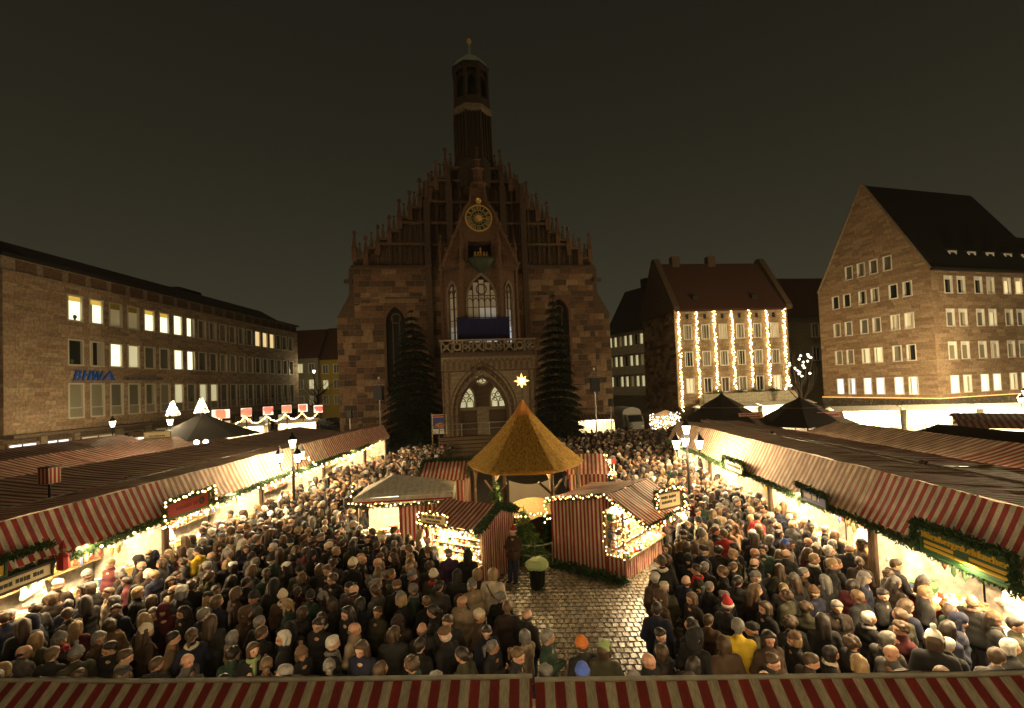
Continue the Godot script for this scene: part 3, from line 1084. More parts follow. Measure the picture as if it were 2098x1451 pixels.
	tracery_bar(ck, I, Vector2(0, 22.1), Vector2(0.86, 22.0), 0.07, Z + 0.1, Z + 0.12)
	obj("hour_hand", ck, M.gold, clock)
	ck = B.new()
	ck.lathe(T(Vector3(0.03, 23.75, Z)), [[0, -0.28], [0.2, -0.2], [0.28, 0], [0.2, 0.2], [0, 0.28]], 12)
	obj("moon_ball", ck, M.gold, clock)
	# dark blue cloth over the balcony window is hung in front
	var cl := B.new()
	for k in 16:
		var u0 := -2.34 + 4.7 * k / 16
		var u1 := -2.34 + 4.7 * (k + 1) / 16
		var z0 := 5.05 + 0.03 * sin(k * 1.9)
		var z1 := 5.05 + 0.03 * sin((k + 1) * 1.9)
		var s0 := 0.06 * sin(PI * k / 16)
		var s1 := 0.06 * sin(PI * (k + 1) / 16)
		cl.quad(Vector3(u0, 10.5, z0), Vector3(u1, 10.5, z1), Vector3(u1, 12.6 - s1, z1), Vector3(u0, 12.6 - s0, z0))
		cl.quad(Vector3(u1, 10.5, z1 - 0.03), Vector3(u0, 10.5, z0 - 0.03), Vector3(u0, 12.6 - s0, z0 - 0.03), Vector3(u1, 12.6 - s1, z1 - 0.03))
	cl.tube([Vector3(-2.45, 12.62, 5.03), Vector3(2.5, 12.62, 5.03)], [0.045], 6)
	for u in [-2.4, 2.4]:
		cl.tube([Vector3(u, 9.3, 5.03), Vector3(u, 12.65, 5.03)], [0.045], 6)
	var cloth := obj("stage_cloth", cl, M.cloth_blue, self)
	cloth.transform = o.transform
	tag(cloth, "dark blue cloth hung on a frame over the church balcony", "cloth")

func porch(o: Node3D) -> void:
	var I := Transform3D()
	var Z := 6.6
	var ua := -3.95
	var ub := 4.4
	var uc := -0.35
	var p := B.new()
	p.bx(Vector3(ua, 0, -0.2), Vector3(ua + 0.5, 9.0, Z - 0.02))
	p.bx(Vector3(ub - 0.5, 0, -0.2), Vector3(ub, 9.0, Z - 0.02))
	p.bx(Vector3(ua, 8.9, -0.2), Vector3(ub, 9.25, Z + 0.25))
	p.bx(Vector3(ua, 9.25, -0.2), Vector3(ub, 9.36, Z + 0.12))
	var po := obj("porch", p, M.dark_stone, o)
	# front wall with the big pointed arch cut out
	var w := 5.95
	var y1 := 4.1
	var f := B.new()
	f.bx(Vector3(ua, 0, Z - 0.6), Vector3(uc - w / 2, 8.9, Z))
	f.bx(Vector3(uc + w / 2, 0, Z - 0.6), Vector3(ub, 8.9, Z))
	var pt := pointed(uc, w, 0.0, y1, 10, 0.86)
	for k in range(2, pt.size() - 1):
		var p0: Vector2 = pt[k]
		var p1: Vector2 = pt[k + 1]
		f.quad(Vector3(p1.x, p1.y, Z), Vector3(p0.x, p0.y, Z), Vector3(p0.x, 8.9, Z), Vector3(p1.x, 8.9, Z))
		f.quad(Vector3(p0.x, p0.y, Z - 0.6), Vector3(p0.x, p0.y, Z), Vector3(p1.x, p1.y, Z), Vector3(p1.x, p1.y, Z - 0.6))
	obj("porch_front", f, M.pale_stone, po)
	# deep mouldings of the arch, each smaller and farther back
	for k in 4:
		var mb := B.new()
		arch_band(mb, I, uc, w - 0.5 - 0.42 * k, 0.0, y1 - 0.05 * k, 0.2, Z - 1.0 - 0.22 * k, Z - 0.1 - 0.22 * k, 9, 0.86)
		obj("arch_moulding", mb, M.pale_stone if k % 2 == 0 else M.red_stone, po)
	for k in 16:
		var a := deg_to_rad(8 + 50.0 * (k % 8) / 7.0)
		var sgn := 1.0 if k < 8 else -1.0
		var fb := B.new()
		var r := w - 0.75
		var q := Vector2(uc + sgn * (-w / 2 + 0.35 + r * cos(a)), y1 + r * sin(a) * 0.86)
		fb.lathe(T(Vector3(q.x, q.y - 0.25, Z - 0.42)), [[0.1, 0], [0.13, 0.1], [0.09, 0.32], [0.06, 0.38], [0.08, 0.46], [0, 0.55]], 6)
		obj("carved_figure", fb, M.pale_stone, po)
	# row of little panels under the balcony and ribs beside the arch
	var pan := B.new()
	for k in 16:
		arch_band(pan, I, ua + 0.35 + 0.5 * k, 0.32, 7.75, 8.35, 0.06, Z - 0.02, Z + 0.09, 4)
	pan.bx(Vector3(ua, 7.6, Z - 0.02), Vector3(ub, 7.72, Z + 0.12))
	for u in [ua + 0.12, ua + 0.62, ub - 0.62, ub - 0.12]:
		pan.bx(Vector3(u - 0.07, 0.0, Z - 0.02), Vector3(u + 0.07, 7.6, Z + 0.14))
	for k in 5:
		for u in [ua + 0.37, ub - 0.37]:
			arch_band(pan, I, u, 0.3, 1.2 + 1.25 * k, 1.95 + 1.25 * k, 0.05, Z - 0.02, Z + 0.08, 4)
	obj("porch_tracery", pan, M.brown_stone, po, true)
	# tympanum
	var t := B.new()
	var zt := Z - 1.5
	t.bx(Vector3(uc - 2.4, 0.0, zt - 0.3), Vector3(uc - 2.1, 4.3, zt))
	t.bx(Vector3(uc + 2.1, 0.0, zt - 0.3), Vector3(uc + 2.4, 4.3, zt))
	t.bx(Vector3(uc - 0.55, 0.0, zt - 0.4), Vector3(uc + 0.55, 4.3, zt + 0.1))
	t.bx(Vector3(uc - 2.4, 4.15, zt - 0.3), Vector3(uc + 2.4, 4.42, zt + 0.05))
	obj("door_frame", t, M.pale_stone, po)
	for s: float in [-1.0, 1.0]:
		var db := B.new()
		db.bx(Vector3(uc + s * 0.55, 0.8, zt - 0.28), Vector3(uc + s * 2.1, 4.15, zt - 0.2))
		for k in 4:
			db.bx(Vector3(uc + s * (0.65 + 0.37 * k), 0.9, zt - 0.2), Vector3(uc + s * (0.95 + 0.37 * k), 4.0, zt - 0.16))
		obj("door", db, M.wood, po)
		# traceried light over each door
		var c: float = uc + s * 1.46
		var tb := B.new()
		arch_band(tb, I, c, 1.36, 4.42, 5.2, 0.14, zt - 0.2, zt + 0.06, 6)
		for j in 2:
			arch_band(tb, I, c + (j - 0.5) * 0.66, 0.5, 4.42, 4.78, 0.07, zt - 0.15, zt, 4)
		ring(tb, I, c, 5.52, 0.2, 0.29, zt - 0.15, zt, 12)
		for j in 5:
			var a := TAU * j / 5 + 0.3
			ring(tb, I, c + 0.44 * cos(a), 5.36 + 0.36 * sin(a), 0.12, 0.18, zt - 0.15, zt, 8)
		var win := obj("tracery_window", tb, M.pale_stone, po)
		tb = B.new()
		tb.poly(I, pointed(c, 1.4, 4.42, 5.2), zt - 0.3, zt - 0.24)
		obj("pane", tb, M.lit_soft, win)
	var rb := B.new()
	ring(rb, I, uc, 7.15, 0.6, 0.8, zt - 0.2, zt + 0.08, 24)
	ring(rb, I, uc, 7.15, 0.12, 0.18, zt - 0.15, zt, 10)
	for j in 6:
		var a := TAU * j / 6 + 0.26
		ring(rb, I, uc + 0.38 * cos(a), 7.15 + 0.38 * sin(a), 0.15, 0.21, zt - 0.15, zt, 10)
	var rose := obj("rose_window", rb, M.pale_stone, po)
	rb = B.new()
	ring(rb, I, uc, 7.15, 0.0, 0.66, zt - 0.3, zt - 0.24, 20)
	obj("pane", rb, M.lit_soft, rose)
	var back := B.new()
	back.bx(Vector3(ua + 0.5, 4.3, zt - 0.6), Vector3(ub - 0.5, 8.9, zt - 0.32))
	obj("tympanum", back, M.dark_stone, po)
	# balustrade of open quatrefoil panels
	var yb := 9.36
	var n := 9
	var pw := (ub - ua) / n
	for k in n:
		var bb := B.new()
		var u0 := ua + pw * k
		bb.bx(Vector3(u0, yb, Z - 0.12), Vector3(u0 + 0.1, yb + 0.95, Z + 0.1))
		var cu := u0 + pw / 2 + 0.05
		var cy := yb + 0.48
		if k % 3 == 1:
			ring(bb, I, cu, cy, 0.2, 0.38, Z - 0.08, Z + 0.05, 14)
			for j in 4:
				var a := PI / 4 + PI / 2 * j
				tracery_bar(bb, I, Vector2(cu, cy) + Vector2(cos(a), sin(a)) * 0.34, Vector2(cu, cy) + Vector2(cos(a), sin(a)) * 0.62, 0.1, Z - 0.08, Z + 0.05)
		elif k % 3 == 0:
			for j in 2:
				tracery_bar(bb, I, Vector2(u0 + 0.06, yb + 0.02 + 0.9 * j), Vector2(u0 + pw, yb + 0.92 - 0.9 * j), 0.13, Z - 0.08, Z + 0.05 + 0.006 * j)
			ring(bb, I, cu, cy, 0.0, 0.2, Z - 0.09, Z + 0.065, 10)
		else:
			for j in 4:
				var a := PI / 2 * j
				ring(bb, I, cu + 0.2 * cos(a), cy + 0.2 * sin(a), 0.14, 0.23, Z - 0.08, Z + 0.05 + 0.003 * j, 10)
		obj("balustrade_panel", bb, M.pale_stone, po)
	var rl := B.new()
	rl.bx(Vector3(ua - 0.1, yb + 0.95, Z - 0.16), Vector3(ub + 0.1, yb + 1.1, Z + 0.16))
	rl.bx(Vector3(ua, yb, -0.1), Vector3(ua + 0.1, yb + 0.95, Z - 0.16))
	rl.bx(Vector3(ub - 0.1, yb, -0.1), Vector3(ub, yb + 0.95, Z - 0.16))
	obj("handrail", rl, M.pale_stone, po)
	# stage steps before the porch, a thing of their own
	var st := thing("wooden_steps", "broad dark steps with handrails leading up to the church porch", "steps", o.transform * Vector3(-1.2, 0, 7.0), 0.19)
	for k in 8:
		var s := B.new()
		s.bx(Vector3(-3.2, 0.0 if k == 7 else 0.02, 0.62 * (7 - k)), Vector3(3.6, 0.25 * (k + 1), 0.62 * (8 - k)))
		s.bx(Vector3(-3.25, 0.25 * (k + 1), 0.62 * (7 - k) - 0.02), Vector3(3.65, 0.25 * (k + 1) + 0.04, 0.62 * (8 - k) + 0.05))
		obj("step", s, M.wood, st)
	for u in [-3.1, -1.2, 1.2, 3.4]:
		var h := B.new()
		h.tube([Vector3(u, 2.0, 0.3), Vector3(u, 3.15, 0.3)], [0.04], 6)
		obj("post", h, M.steel, st)
	var hr := B.new()
	hr.tube([Vector3(-3.1, 3.15, 0.3), Vector3(3.4, 3.15, 0.3)], [0.035], 6)
	hr.tube([Vector3(-3.1, 2.65, 0.3), Vector3(3.4, 2.65, 0.3)], [0.025], 6)
	hr.tube([Vector3(-3.1, 3.15, 0.3), Vector3(-3.1, 1.15, 5.0)], [0.035], 6)
	obj("handrail", hr, M.steel, st)

func drapes(f: Node3D, w: float, h: float, m: Material) -> void:  # curtains inside the panes
	for s: float in [-1.0, 1.0]:
		if rng.randf() < 0.25:
			continue
		var b := B.new()
		var k := rng.randf_range(0.12, 0.34) * w
		for q in 4:
			b.bx(Vector3(s * (w / 2 - 0.1) - s * k * q / 4.0, 0.12, -0.142), Vector3(s * (w / 2 - 0.1) - s * k * (q + 0.9) / 4.0, h - 0.12, -0.130 - 0.006 * (q % 2)))
		obj("curtain", b, m, f, true)

func left_office() -> void:
	var o := thing("office_building", "long sandstone office block with rows of white framed windows and blue lettering", "building", P(-40, 0, 33.2), PI / 2)
	var L := 44.0
	var holes := []
	var wins := []
	for k in 20:
		var u := 5.55 + 1.99 * k - 0.0045 * k * k
		for r in 3:
			var y0: float = [4.9, 9.5, 13.4][r]
			var y1: float = [8.0, 11.85, 15.75][r]
			holes.append([u - 0.72, y0, u + 0.72, y1])
			wins.append([u, y0, y1, r, k])
	wall(o, "front_wall", Transform3D(), 4.0, 16.6, func(_y): return [0.0, L], holes, 0.36, 0.6, 1.5, SAND, M.mortar, 0, 0.008, 0.02)
	var b := B.new()
	b.bx(Vector3(0.02, 0, -15), Vector3(L, 16.6, -0.3))
	obj("building_core", b, M.dark_mortar, o)
	wall(o, "end_wall", Transform3D(Basis(Vector3(0, 0, 1), Vector3.UP, Vector3(-1, 0, 0)), Vector3(0, 0, 0)), 0.0, 16.6, func(_y): return [-15.0, 0.0], [], 0.36, 0.6, 1.5, SAND, M.mortar, 0, 0.008, 0.02)
	for w in wins:
		var r: int = w[3]
		var k: int = w[4]
		var pm: Material = [M.glass_curtain, M.glass_net][rng.randi() % 2]
		var bl: Material = null
		var bh := 0.0
		if r == 2:
			if k in [0, 1, 4, 5]:
				pm = M.lit_white
				bl = M.lit_yellow
				bh = 0.42
			elif k in [2, 3]:
				pm = M.lit_dim
				bl = mat(Color(0.35, 0.25, 0.02), 0.8)
				bh = 0.5
			elif k in [6, 7]:
				pm = M.lit_white
			elif k in [14, 15, 16]:
				pm = M.lit_warm
		elif r == 1:
			if k in [0, 1]:
				pm = M.glass_dark
			elif k in [2, 6, 7]:
				pm = M.lit_white
			elif k == 3:
				pm = M.lit_soft
		else:
			if k in [6, 8, 9]:
				pm = M.lit_soft
		var f := window(o, T(Vector3(w[0], w[1], 0)), 1.44, w[2] - w[1], pm, [0, 1, 0.3] if r == 0 else [0, 0], M.frame, 0.13, bl, bh)
		if rng.randf() < 0.45 and pm in [M.glass_net, M.glass_curtain, M.glass_dark, M.lit_dim, M.lit_white]:
			drapes(f, 1.44, w[2] - w[1], M.drape)
		if rng.randf() < 0.2:
			var pot := B.new()
			pot.lathe(T(Vector3(rng.randf_range(-0.4, 0.4), 0.13 if r > 0 else 0.95, -0.1)), [[0.06, 0], [0.09, 0.14], [0.16, 0.25], [0.14, 0.42], [0.0, 0.5]], 6)
			obj("pot_plant", pot, M.green_board, f)
		if r == 0:
			var pan := B.new()
			pan.bx(Vector3(-0.6, 0.13, -0.12), Vector3(0.6, 0.9, -0.07))
			obj("parapet_panel", pan, M.glass_net, f)
	# attic band with dark louvre panels
	b = B.new()
	b.bx(Vector3(0, 16.6, -0.5), Vector3(L, 17.75, -0.12))
	b.bx(Vector3(-0.1, 16.52, -0.4), Vector3(L + 0.1, 16.68, 0.12))
	obj("attic_band", b, M.pale_stone, o)
	for k in 21:
		var u := 1.15 + 2.06 * k
		b = B.new()
		for j in 6:
			b.bx(Vector3(u - 0.15, 16.72 + 0.155 * j, -0.14), Vector3(u + 1.35, 16.83 + 0.155 * j, -0.05 + 0.01 * (j % 2)))
		obj("louvre_panel", b, M.red_stone, o)
	b = B.new()
	b.bx(Vector3(-0.25, 17.75, -15.2), Vector3(L + 0.2, 17.95, 0.3))
	b.poly(Transform3D(Basis(Vector3.UP, PI / 2), Vector3(-0.2, 0, 0)), [Vector2(-0.2, 17.95), Vector2(15.2, 17.95), Vector2(12, 19.6), Vector2(2.6, 19.6)], 2.0, L - 6)
	b.bx(Vector3(22, 19.6, -6), Vector3(26, 20.2, -3.5))
	obj("roof", b, M.roof_dark, o)
	# shops below
	b = B.new()
	b.bx(Vector3(-0.1, 3.72, -0.2), Vector3(L, 3.98, 0.9))
	obj("shop_canopy", b, M.dark_mortar, o)
	var shops := [[0.3, 2.6, M.lit_blue], [3.1, 5.2, M.lit_blue], [6.0, 9.6, M.lit_dim], [10.2, 12.6, M.glass_dark], [14.0, 17.5, M.lit_dim], [19, 22.5, M.lit_dim], [24, 27, M.lit_warm], [28.5, 31, M.lit_warm], [33, 36, M.lit_soft], [38, 41, M.lit_soft]]
	for s in shops:
		var sw := window(o, T(Vector3((s[0] + s[1]) / 2, 0.6, -0.1)), s[1] - s[0], 2.7, s[2], [1, 0], M.pale_stone, 0.12)
		sw.name = "shop_window"
	for u in [2.85, 5.6, 9.9, 13.3, 18.2, 23.2, 27.7, 32, 37]:
		b = B.new()
		b.bx(Vector3(u - 0.25, 0, -0.3), Vector3(u + 0.25, 3.72, 0.05))
		obj("pier", b, M.pale_stone, o)
	# blue letters and grey words on the wall
	var sg := thing("wall_lettering", "blue letters with a triangle and small grey words on the office front", "sign", P(-39.95, 0, 33.2), PI / 2)
	text(sg, "BHW", 0.9, M.blue_paint, T(Vector3(6.6, 8.66, 0.06)), "Droid Sans", true, 0.1, 0.25)
	b = B.new()
	b.poly(Transform3D(), [Vector2(7.85, 8.28), Vector2(9.25, 8.28), Vector2(8.75, 9.15)], 0.02, 0.12)
	obj("triangle_mark", b, M.blue_paint, sg)
	b = B.new()
	b.poly(Transform3D(), [Vector2(8.1, 8.3), Vector2(8.72, 8.3), Vector2(8.62, 9.0)], 0.125, 0.14)
	obj("triangle_highlight", b, M.lilac_paint, sg)
	text(sg, "Ihr HausExperte", 0.42, M.steel, T(Vector3(12.6, 8.5, 0.05)), "Droid Serif", true, 0.06)

func right_block() -> void:
	var o := thing("gabled_building", "tall sandstone building with a steep windowed gable beside a long street front", "building", P(42.61, 0, 51.0), 0.3075)
	var G := Transform3D(Basis(Vector3(0, 0, 1), Vector3.UP, Vector3(-1, 0, 0)), Vector3.ZERO)  # the gable: u runs from -13.35 to 0 at the corner
	var gw := 13.35
	var L := 46.0
	var holes := []
	var wins := []
	var cols := [-11.4, -9.88, -7.9, -6.4, -4.34, -2.85]
	for r in 4:
		var top: float = [5.5, 9.07, 12.6, 16.1][r]
		var hh: float = [2.05, 1.85, 1.8, 1.72][r]
		for k in 6:
			holes.append([cols[k], top - hh, cols[k] + 1.0, top])
			wins.append([cols[k] + 0.5, top - hh, hh, r, k])
	for k in 4:
		var u: float = [-9.44, -7.9, -6.4, -4.82][k]
		holes.append([u, 17.75, u + 1.05, 19.5])
		wins.append([u + 0.52, 17.75, 1.75, 4, k])
	var edge := func(y: float) -> Array:
		if y < 17.0:
			return [-gw, 0.0]
		var f := (y - 17.0) / 12.0
		return [lerpf(-gw, -6.67, f), lerpf(0.0, -6.61, f)]
	wall(o, "gable_wall", G, 0.0, 28.95, edge, holes, 0.38, 0.7, 1.7, SAND, M.mortar, 0, 0.008, 0.022)
	for w in wins:
		var pm: Material = M.glass_dark
		var r: int = w[3]
		var k: int = w[4]
		if r == 0:
			pm = M.lit_white if k > 3 else M.lit_blue
		elif r == 1:
			pm = M.lit_warm if k in [2, 3] else (M.glass_dark if k == 5 else M.glass_net)
		elif r == 2:
			pm = M.lit_dim if k in [4, 5] else M.glass_curtain
		elif r == 4:
			pm = M.glass_curtain
		var gwin := window(o, G * T(Vector3(w[0], w[1], 0)), 1.0, w[2], pm, [0, 1, 0.75] if r < 1 else [0, 0], M.white, 0.1)
		if rng.randf() < 0.5:
			drapes(gwin, 1.0, w[2], M.drape)
	# long front
	holes = []
	wins = []
	for r in 4:
		var top: float = [5.48, 9.1, 12.65, 16.23][r]
		for q in 14:
			var u := 1.82 + 4.58 * (q / 2) + 1.92 * (q % 2)
			holes.append([u, top - 1.95, u + 1.25, top])
			wins.append([u + 0.62, top - 1.95, r, q])
	wall(o, "front_wall", Transform3D(), 0.0, 16.9, func(_y): return [0.0, L], holes, 0.38, 0.7, 1.7, SAND, M.mortar, 0, 0.008, 0.022)
	for w in wins:
		var r: int = w[2]
		var q: int = w[3]
		var pm: Material = M.glass_net
		if r == 0:
			pm = M.lit_white if q % 3 != 1 else M.lit_warm
		elif r == 3:
			pm = M.lit_warm if q in [4, 5] else (M.glass_dark if q < 3 else M.lit_dim)
		elif r == 2:
			pm = M.lit_soft if q == 3 else M.glass_curtain
		elif r == 1:
			pm = M.glass_net if q != 3 else M.lit_dim
		var lwin := window(o, T(Vector3(w[0], w[1], 0)), 1.25, 1.95, pm, [0, 0], M.white, 0.1, M.white if r > 0 else null, 0.3)
		if rng.randf() < 0.5:
			drapes(lwin, 1.25, 1.9, M.drape)
	var b := B.new()
	b.bx(Vector3(0.3, 0, -gw + 0.02), Vector3(L, 16.9, -0.3))
	obj("building_core", b, M.dark_mortar, o)
	# roof: ridge runs along the front
	b = B.new()
	var RX := Transform3D(Basis(Vector3(0, 0, 1), Vector3.UP, Vector3(-1, 0, 0)), Vector3.ZERO)
	b.poly(RX, [Vector2(-gw - 0.1, 16.8), Vector2(0.45, 16.8), Vector2(0.45, 17.05), Vector2(-6.64, 28.75), Vector2(-gw - 0.1, 17.05)], -18.6, -0.25)
	b.poly(RX, [Vector2(-gw - 0.1, 16.8), Vector2(0.45, 16.8), Vector2(0.45, 17.05), Vector2(-6.64, 23.6), Vector2(-gw - 0.1, 17.05)], -L, -18.6)
	b.tri(Vector3(18.6, 28.75, -6.64), Vector3(18.6, 20.8, -1.9), Vector3(25.5, 23.6, -6.64))
	b.tri(Vector3(18.6, 20.8, -11.3), Vector3(18.6, 28.75, -6.64), Vector3(25.5, 23.6, -6.64))
	obj("roof", b, M.roof_dark, o)
	b = B.new()
	b.bx(Vector3(-0.1, 16.72, 0.02), Vector3(L, 16.98, 0.55))
	obj("gutter", b, M.roof_dark, o)
	b = B.new()
	for s in [[-gw, -6.64, 17.0, 29.0], [0.02, -6.64, 17.0, 29.0]]:
		b.tube([Vector3(-0.02, s[2], s[0]), Vector3(-0.02, s[3], s[1])], [0.14], 5)
	obj("verge_coping", b, M.pale_stone, o)
	for q in 7:
		var d := Node3D.new()
		d.name = "dormer"
		o.add_child(d, true)
		d.position = Vector3(4.55 + 2.97 * q, 17.7, -0.65)
		var db := B.new()
		db.bx(Vector3(-0.62, -0.2, -2.0), Vector3(0.62, 1.55, -0.12))
		db.bx(Vector3(-0.75, 1.55, -2.2), Vector3(0.75, 1.68, 0.1))
		obj("dormer_body", db, M.roof_dark, d)
		window(d, T(Vector3(0, 0, 0)), 1.1, 1.5, M.lit_dim if q > 0 else M.glass_net, [0, 0], M.white, 0.14)
	# shop fascia with greenery under a strip of lights
	b = B.new()
	b.bx(Vector3(-0.2, 2.0, -gw), Vector3(0.02, 3.0, 0.2), Transform3D())
	b.bx(Vector3(0.02, 2.0, 0.02), Vector3(L, 3.0, 0.25))
	obj("shop_fascia", b, M.dark_mortar, o)
	var ls := thing("light_string", "straight string of warm lights along the gabled building above its shops", "fairy lights", o.position, 0.3075, "strings of fairy lights")
	b = B.new()
	b.bx(Vector3(-0.3, 3.08, -gw), Vector3(-0.22, 3.14, 0.3))
	b.bx(Vector3(-0.22, 3.08, 0.22), Vector3(L, 3.14, 0.3))
	obj("light_strip", b, glow(Color(1.0, 0.72, 0.32), 2.2), ls)
	var gl := B.new()
	for q in 900:
		var on_gable := q % 2 == 0
		var p := Vector3(-0.3, rng.randf_range(2.05, 2.95), -rng.randf() * gw) if on_gable else Vector3(rng.randf() * 22.0, rng.randf_range(2.05, 2.95), 0.35)
		sprays(gl, p, 0.12, 3, 0.24, [Color(0.06, 0.10, 0.03), Color(0.20, 0.20, 0.16), Color(0.10, 0.10, 0.16), Color(0.16, 0.10, 0.04)])
	var hed := obj("shop_greenery", gl, M.needle, self)
	hed.transform = o.transform
	tag(hed, "band of mixed decoration and greenery over the shops of the gabled building", "greenery")

func lit_house() -> void:
	var o := thing("townhouse", "red roofed townhouse hung with seven vertical columns of fairy lights", "house", P(18.59, 0, 61.0), 0.17)
	var W := 16.0
	var D := 10.0
	var holes := []
	var wins := []
	for k in 6:
		var u := 1.77 + 2.45 * k
		for r in 3:
			var y: float = [4.3, 7.78, 11.3][r]
			holes.append([u - 0.58, y, u + 0.58, y + 2.0])
			wins.append([u, y, r, k])
		holes.append([u - 0.2, 14.05, u + 0.2, 14.65])
	wall(o, "front_wall", Transform3D(), 2.6, 15.1, func(_y): return [0.0, W], holes, 0.4, 0.6, 1.4, [Color(0.38, 0.28, 0.17), Color(0.43, 0.33, 0.21), Color(0.34, 0.24, 0.145)], M.mortar, 0, 0.006, 0.015)
	wall(o, "side_wall", Transform3D(Basis(Vector3(0, 0, 1), Vector3.UP, Vector3(-1, 0, 0)), Vector3.ZERO), 0.0, 22.6, func(y): return [-D, 0.0] if y < 15.1 else [lerpf(-D, -D / 2, (y - 15.1) / 7.6), lerpf(0, -D / 2, (y - 15.1) / 7.6)], [], 0.5, 0.6, 1.5, RED + SAND, M.mortar, 0, 0.012, 0.03)
	var b := B.new()
	b.bx(Vector3(0.25, 0, -D), Vector3(W, 15.1, -0.3))
	obj("house_core", b, M.dark_mortar, o)
	for w in wins:
		var pm: Material = [M.glass_curtain, M.glass_dark, M.glass_net][(w[3] + w[2]) % 3]
		if w[2] == 2 and w[3] in [2, 5]:
			pm = M.lit_dim
		if w[2] == 0 and w[3] in [0, 5]:
			pm = M.lit_soft
		if w[2] == 0 and w[3] == 2:
			pm = M.wood
		window(o, T(Vector3(w[0], w[1], 0)), 1.16, 2.0, pm, [2 if w[2] > 0 else 1, 0], M.white, 0.12)
	for k in 6:
		b = B.new()
		b.bx(Vector3(1.77 + 2.45 * k - 0.2, 14.05, -0.2), Vector3(1.77 + 2.45 * k + 0.2, 14.65, -0.1))
		obj("attic_vent", b, M.black, o)
	b = B.new()
	var RX := Transform3D(Basis(Vector3(0, 0, 1), Vector3.UP, Vector3(-1, 0, 0)), Vector3.ZERO)
	b.poly(RX, [Vector2(-D - 0.3, 15.0), Vector2(0.4, 15.0), Vector2(0.4, 15.25), Vector2(-D / 2, 22.6), Vector2(-D - 0.3, 15.25)], -W + 0.3, -0.3)
	var roof := obj("roof", b, M.roof_red, o)
	for x in [[-0.3, 0.5], [W - 0.4, W + 0.4]]:
		b = B.new()
		b.poly(RX, [Vector2(-D - 0.4, 15.1), Vector2(0.6, 15.1), Vector2(0.6, 15.6), Vector2(-D / 2 + 0.4, 23.2), Vector2(-D / 2 - 0.4, 23.2), Vector2(-D - 0.4, 15.6)], -x[1], -x[0])
		obj("gable_coping", b, M.dark_stone, roof)
	for u in [3.0, 8.4]:
		b = B.new()
		b.bx(Vector3(u - 0.55, 20.5, -D / 2 - 0.6), Vector3(u + 0.55, 23.6, -D / 2 + 0.4))
		obj("chimney", b, M.dark_stone, roof)
	for u in [3.4, 11.8]:
		b = B.new()
		b.bx(Vector3(u - 0.4, 16.6, -1.9), Vector3(u + 0.4, 17.2, -0.5))
		obj("skylight", b, M.black, roof)
	# pale balcony front with flower boxes
	b = B.new()
	b.bx(Vector3(2.9, 2.7, 0.02), Vector3(W, 4.15, 1.1))
	for k in 22:
		b.bx(Vector3(3.0 + 0.59 * k, 2.75, 1.1), Vector3(3.04 + 0.59 * k, 4.1, 1.13))
	obj("balcony_front", b, M.white_plaster, o)
	for k in 4:
		var fb := B.new()
		var u: float = [5.0, 8.0, 10.4, 12.9][k]
		for q in 60:
			sprays(fb, Vector3(u + rng.randf_range(-0.7, 0.7), 4.3 + rng.randf_range(-0.1, 0.2), 0.9), 0.1, 2, 0.3, FIR)
		obj("window_box_foliage", fb, M.needle, o, true)
	for k in 7:
		var u := 0.42 + 2.48 * k
		var y0: float = [2.1, 3.7, 4.6, 4.8, 4.9, 4.85, 4.6][k]
		var s := thing("light_column", "%s column of fairy lights from the left on the townhouse front" % ["first", "second", "third", "fourth", "fifth", "sixth", "seventh"][k], "fairy lights", o.transform * Vector3(u, y0, 0.2), 0.17, "light columns on the townhouse")
		b = B.new()
		b.tube([Vector3(0, 0, 0), Vector3(0, 15.0 - y0, 0)], [0.02], 4)
		obj("wire", b, M.iron, s)
		b = B.new()
		bulbs(b, [Vector3(0, 0, 0.1), Vector3(0, 15.0 - y0, 0.1)], 0.105, 0.048, 0.16)
		obj("light_bulbs", b, M.bulb_strong, s, true)
	# bright awning stall under the house
	for k in 2:
		var ap := o.transform * Vector3(1.5 + k * 7.6, 0, 2.4)
		far_stall(["white lit stall left of the peaked tents, under the townhouse", "wide glaring white stall between the two peaked tents, under the townhouse"][k], ap + Vector3(3.4, 0, 1.2), 0.17, 7.0, 2.6, M.cloth_white, 340.0)

func simple_house(called: String, label: String, at: Vector3, ry: float, W: float, H: float, D: float, rh: float, wallm: Material, roofm: Material, cols: int, rows: int, panes: Array, cat := "house", y0 := 3.6) -> Node3D:
	var o := thing(called, label, cat, at, ry)
	var b := B.new()
	b.bx(Vector3(0, 0, -D), Vector3(W, H, 0))
	obj("wall", b, wallm, o)
	b = B.new()
	var RX := Transform3D(Basis(Vector3(0, 0, 1), Vector3.UP, Vector3(-1, 0, 0)), Vector3.ZERO)
	b.poly(RX, [Vector2(-D - 0.3, H), Vector2(0.4, H), Vector2(-D / 2, H + rh)], -W - 0.2, 0.2)
	obj("roof", b, roofm, o)
	var sy := (H - y0) / rows
	for r in rows:
		for k in cols:
			var f := window(o, T(Vector3(W * (k + 0.5) / cols, y0 + sy * r + 0.3, 0.24)), minf(1.3, W / cols * 0.55), sy * 0.6, panes[(r * 7 + k * 3 + (r * k) % 2) % panes.size()], [1, 0], M.white, 0.1)
	return o

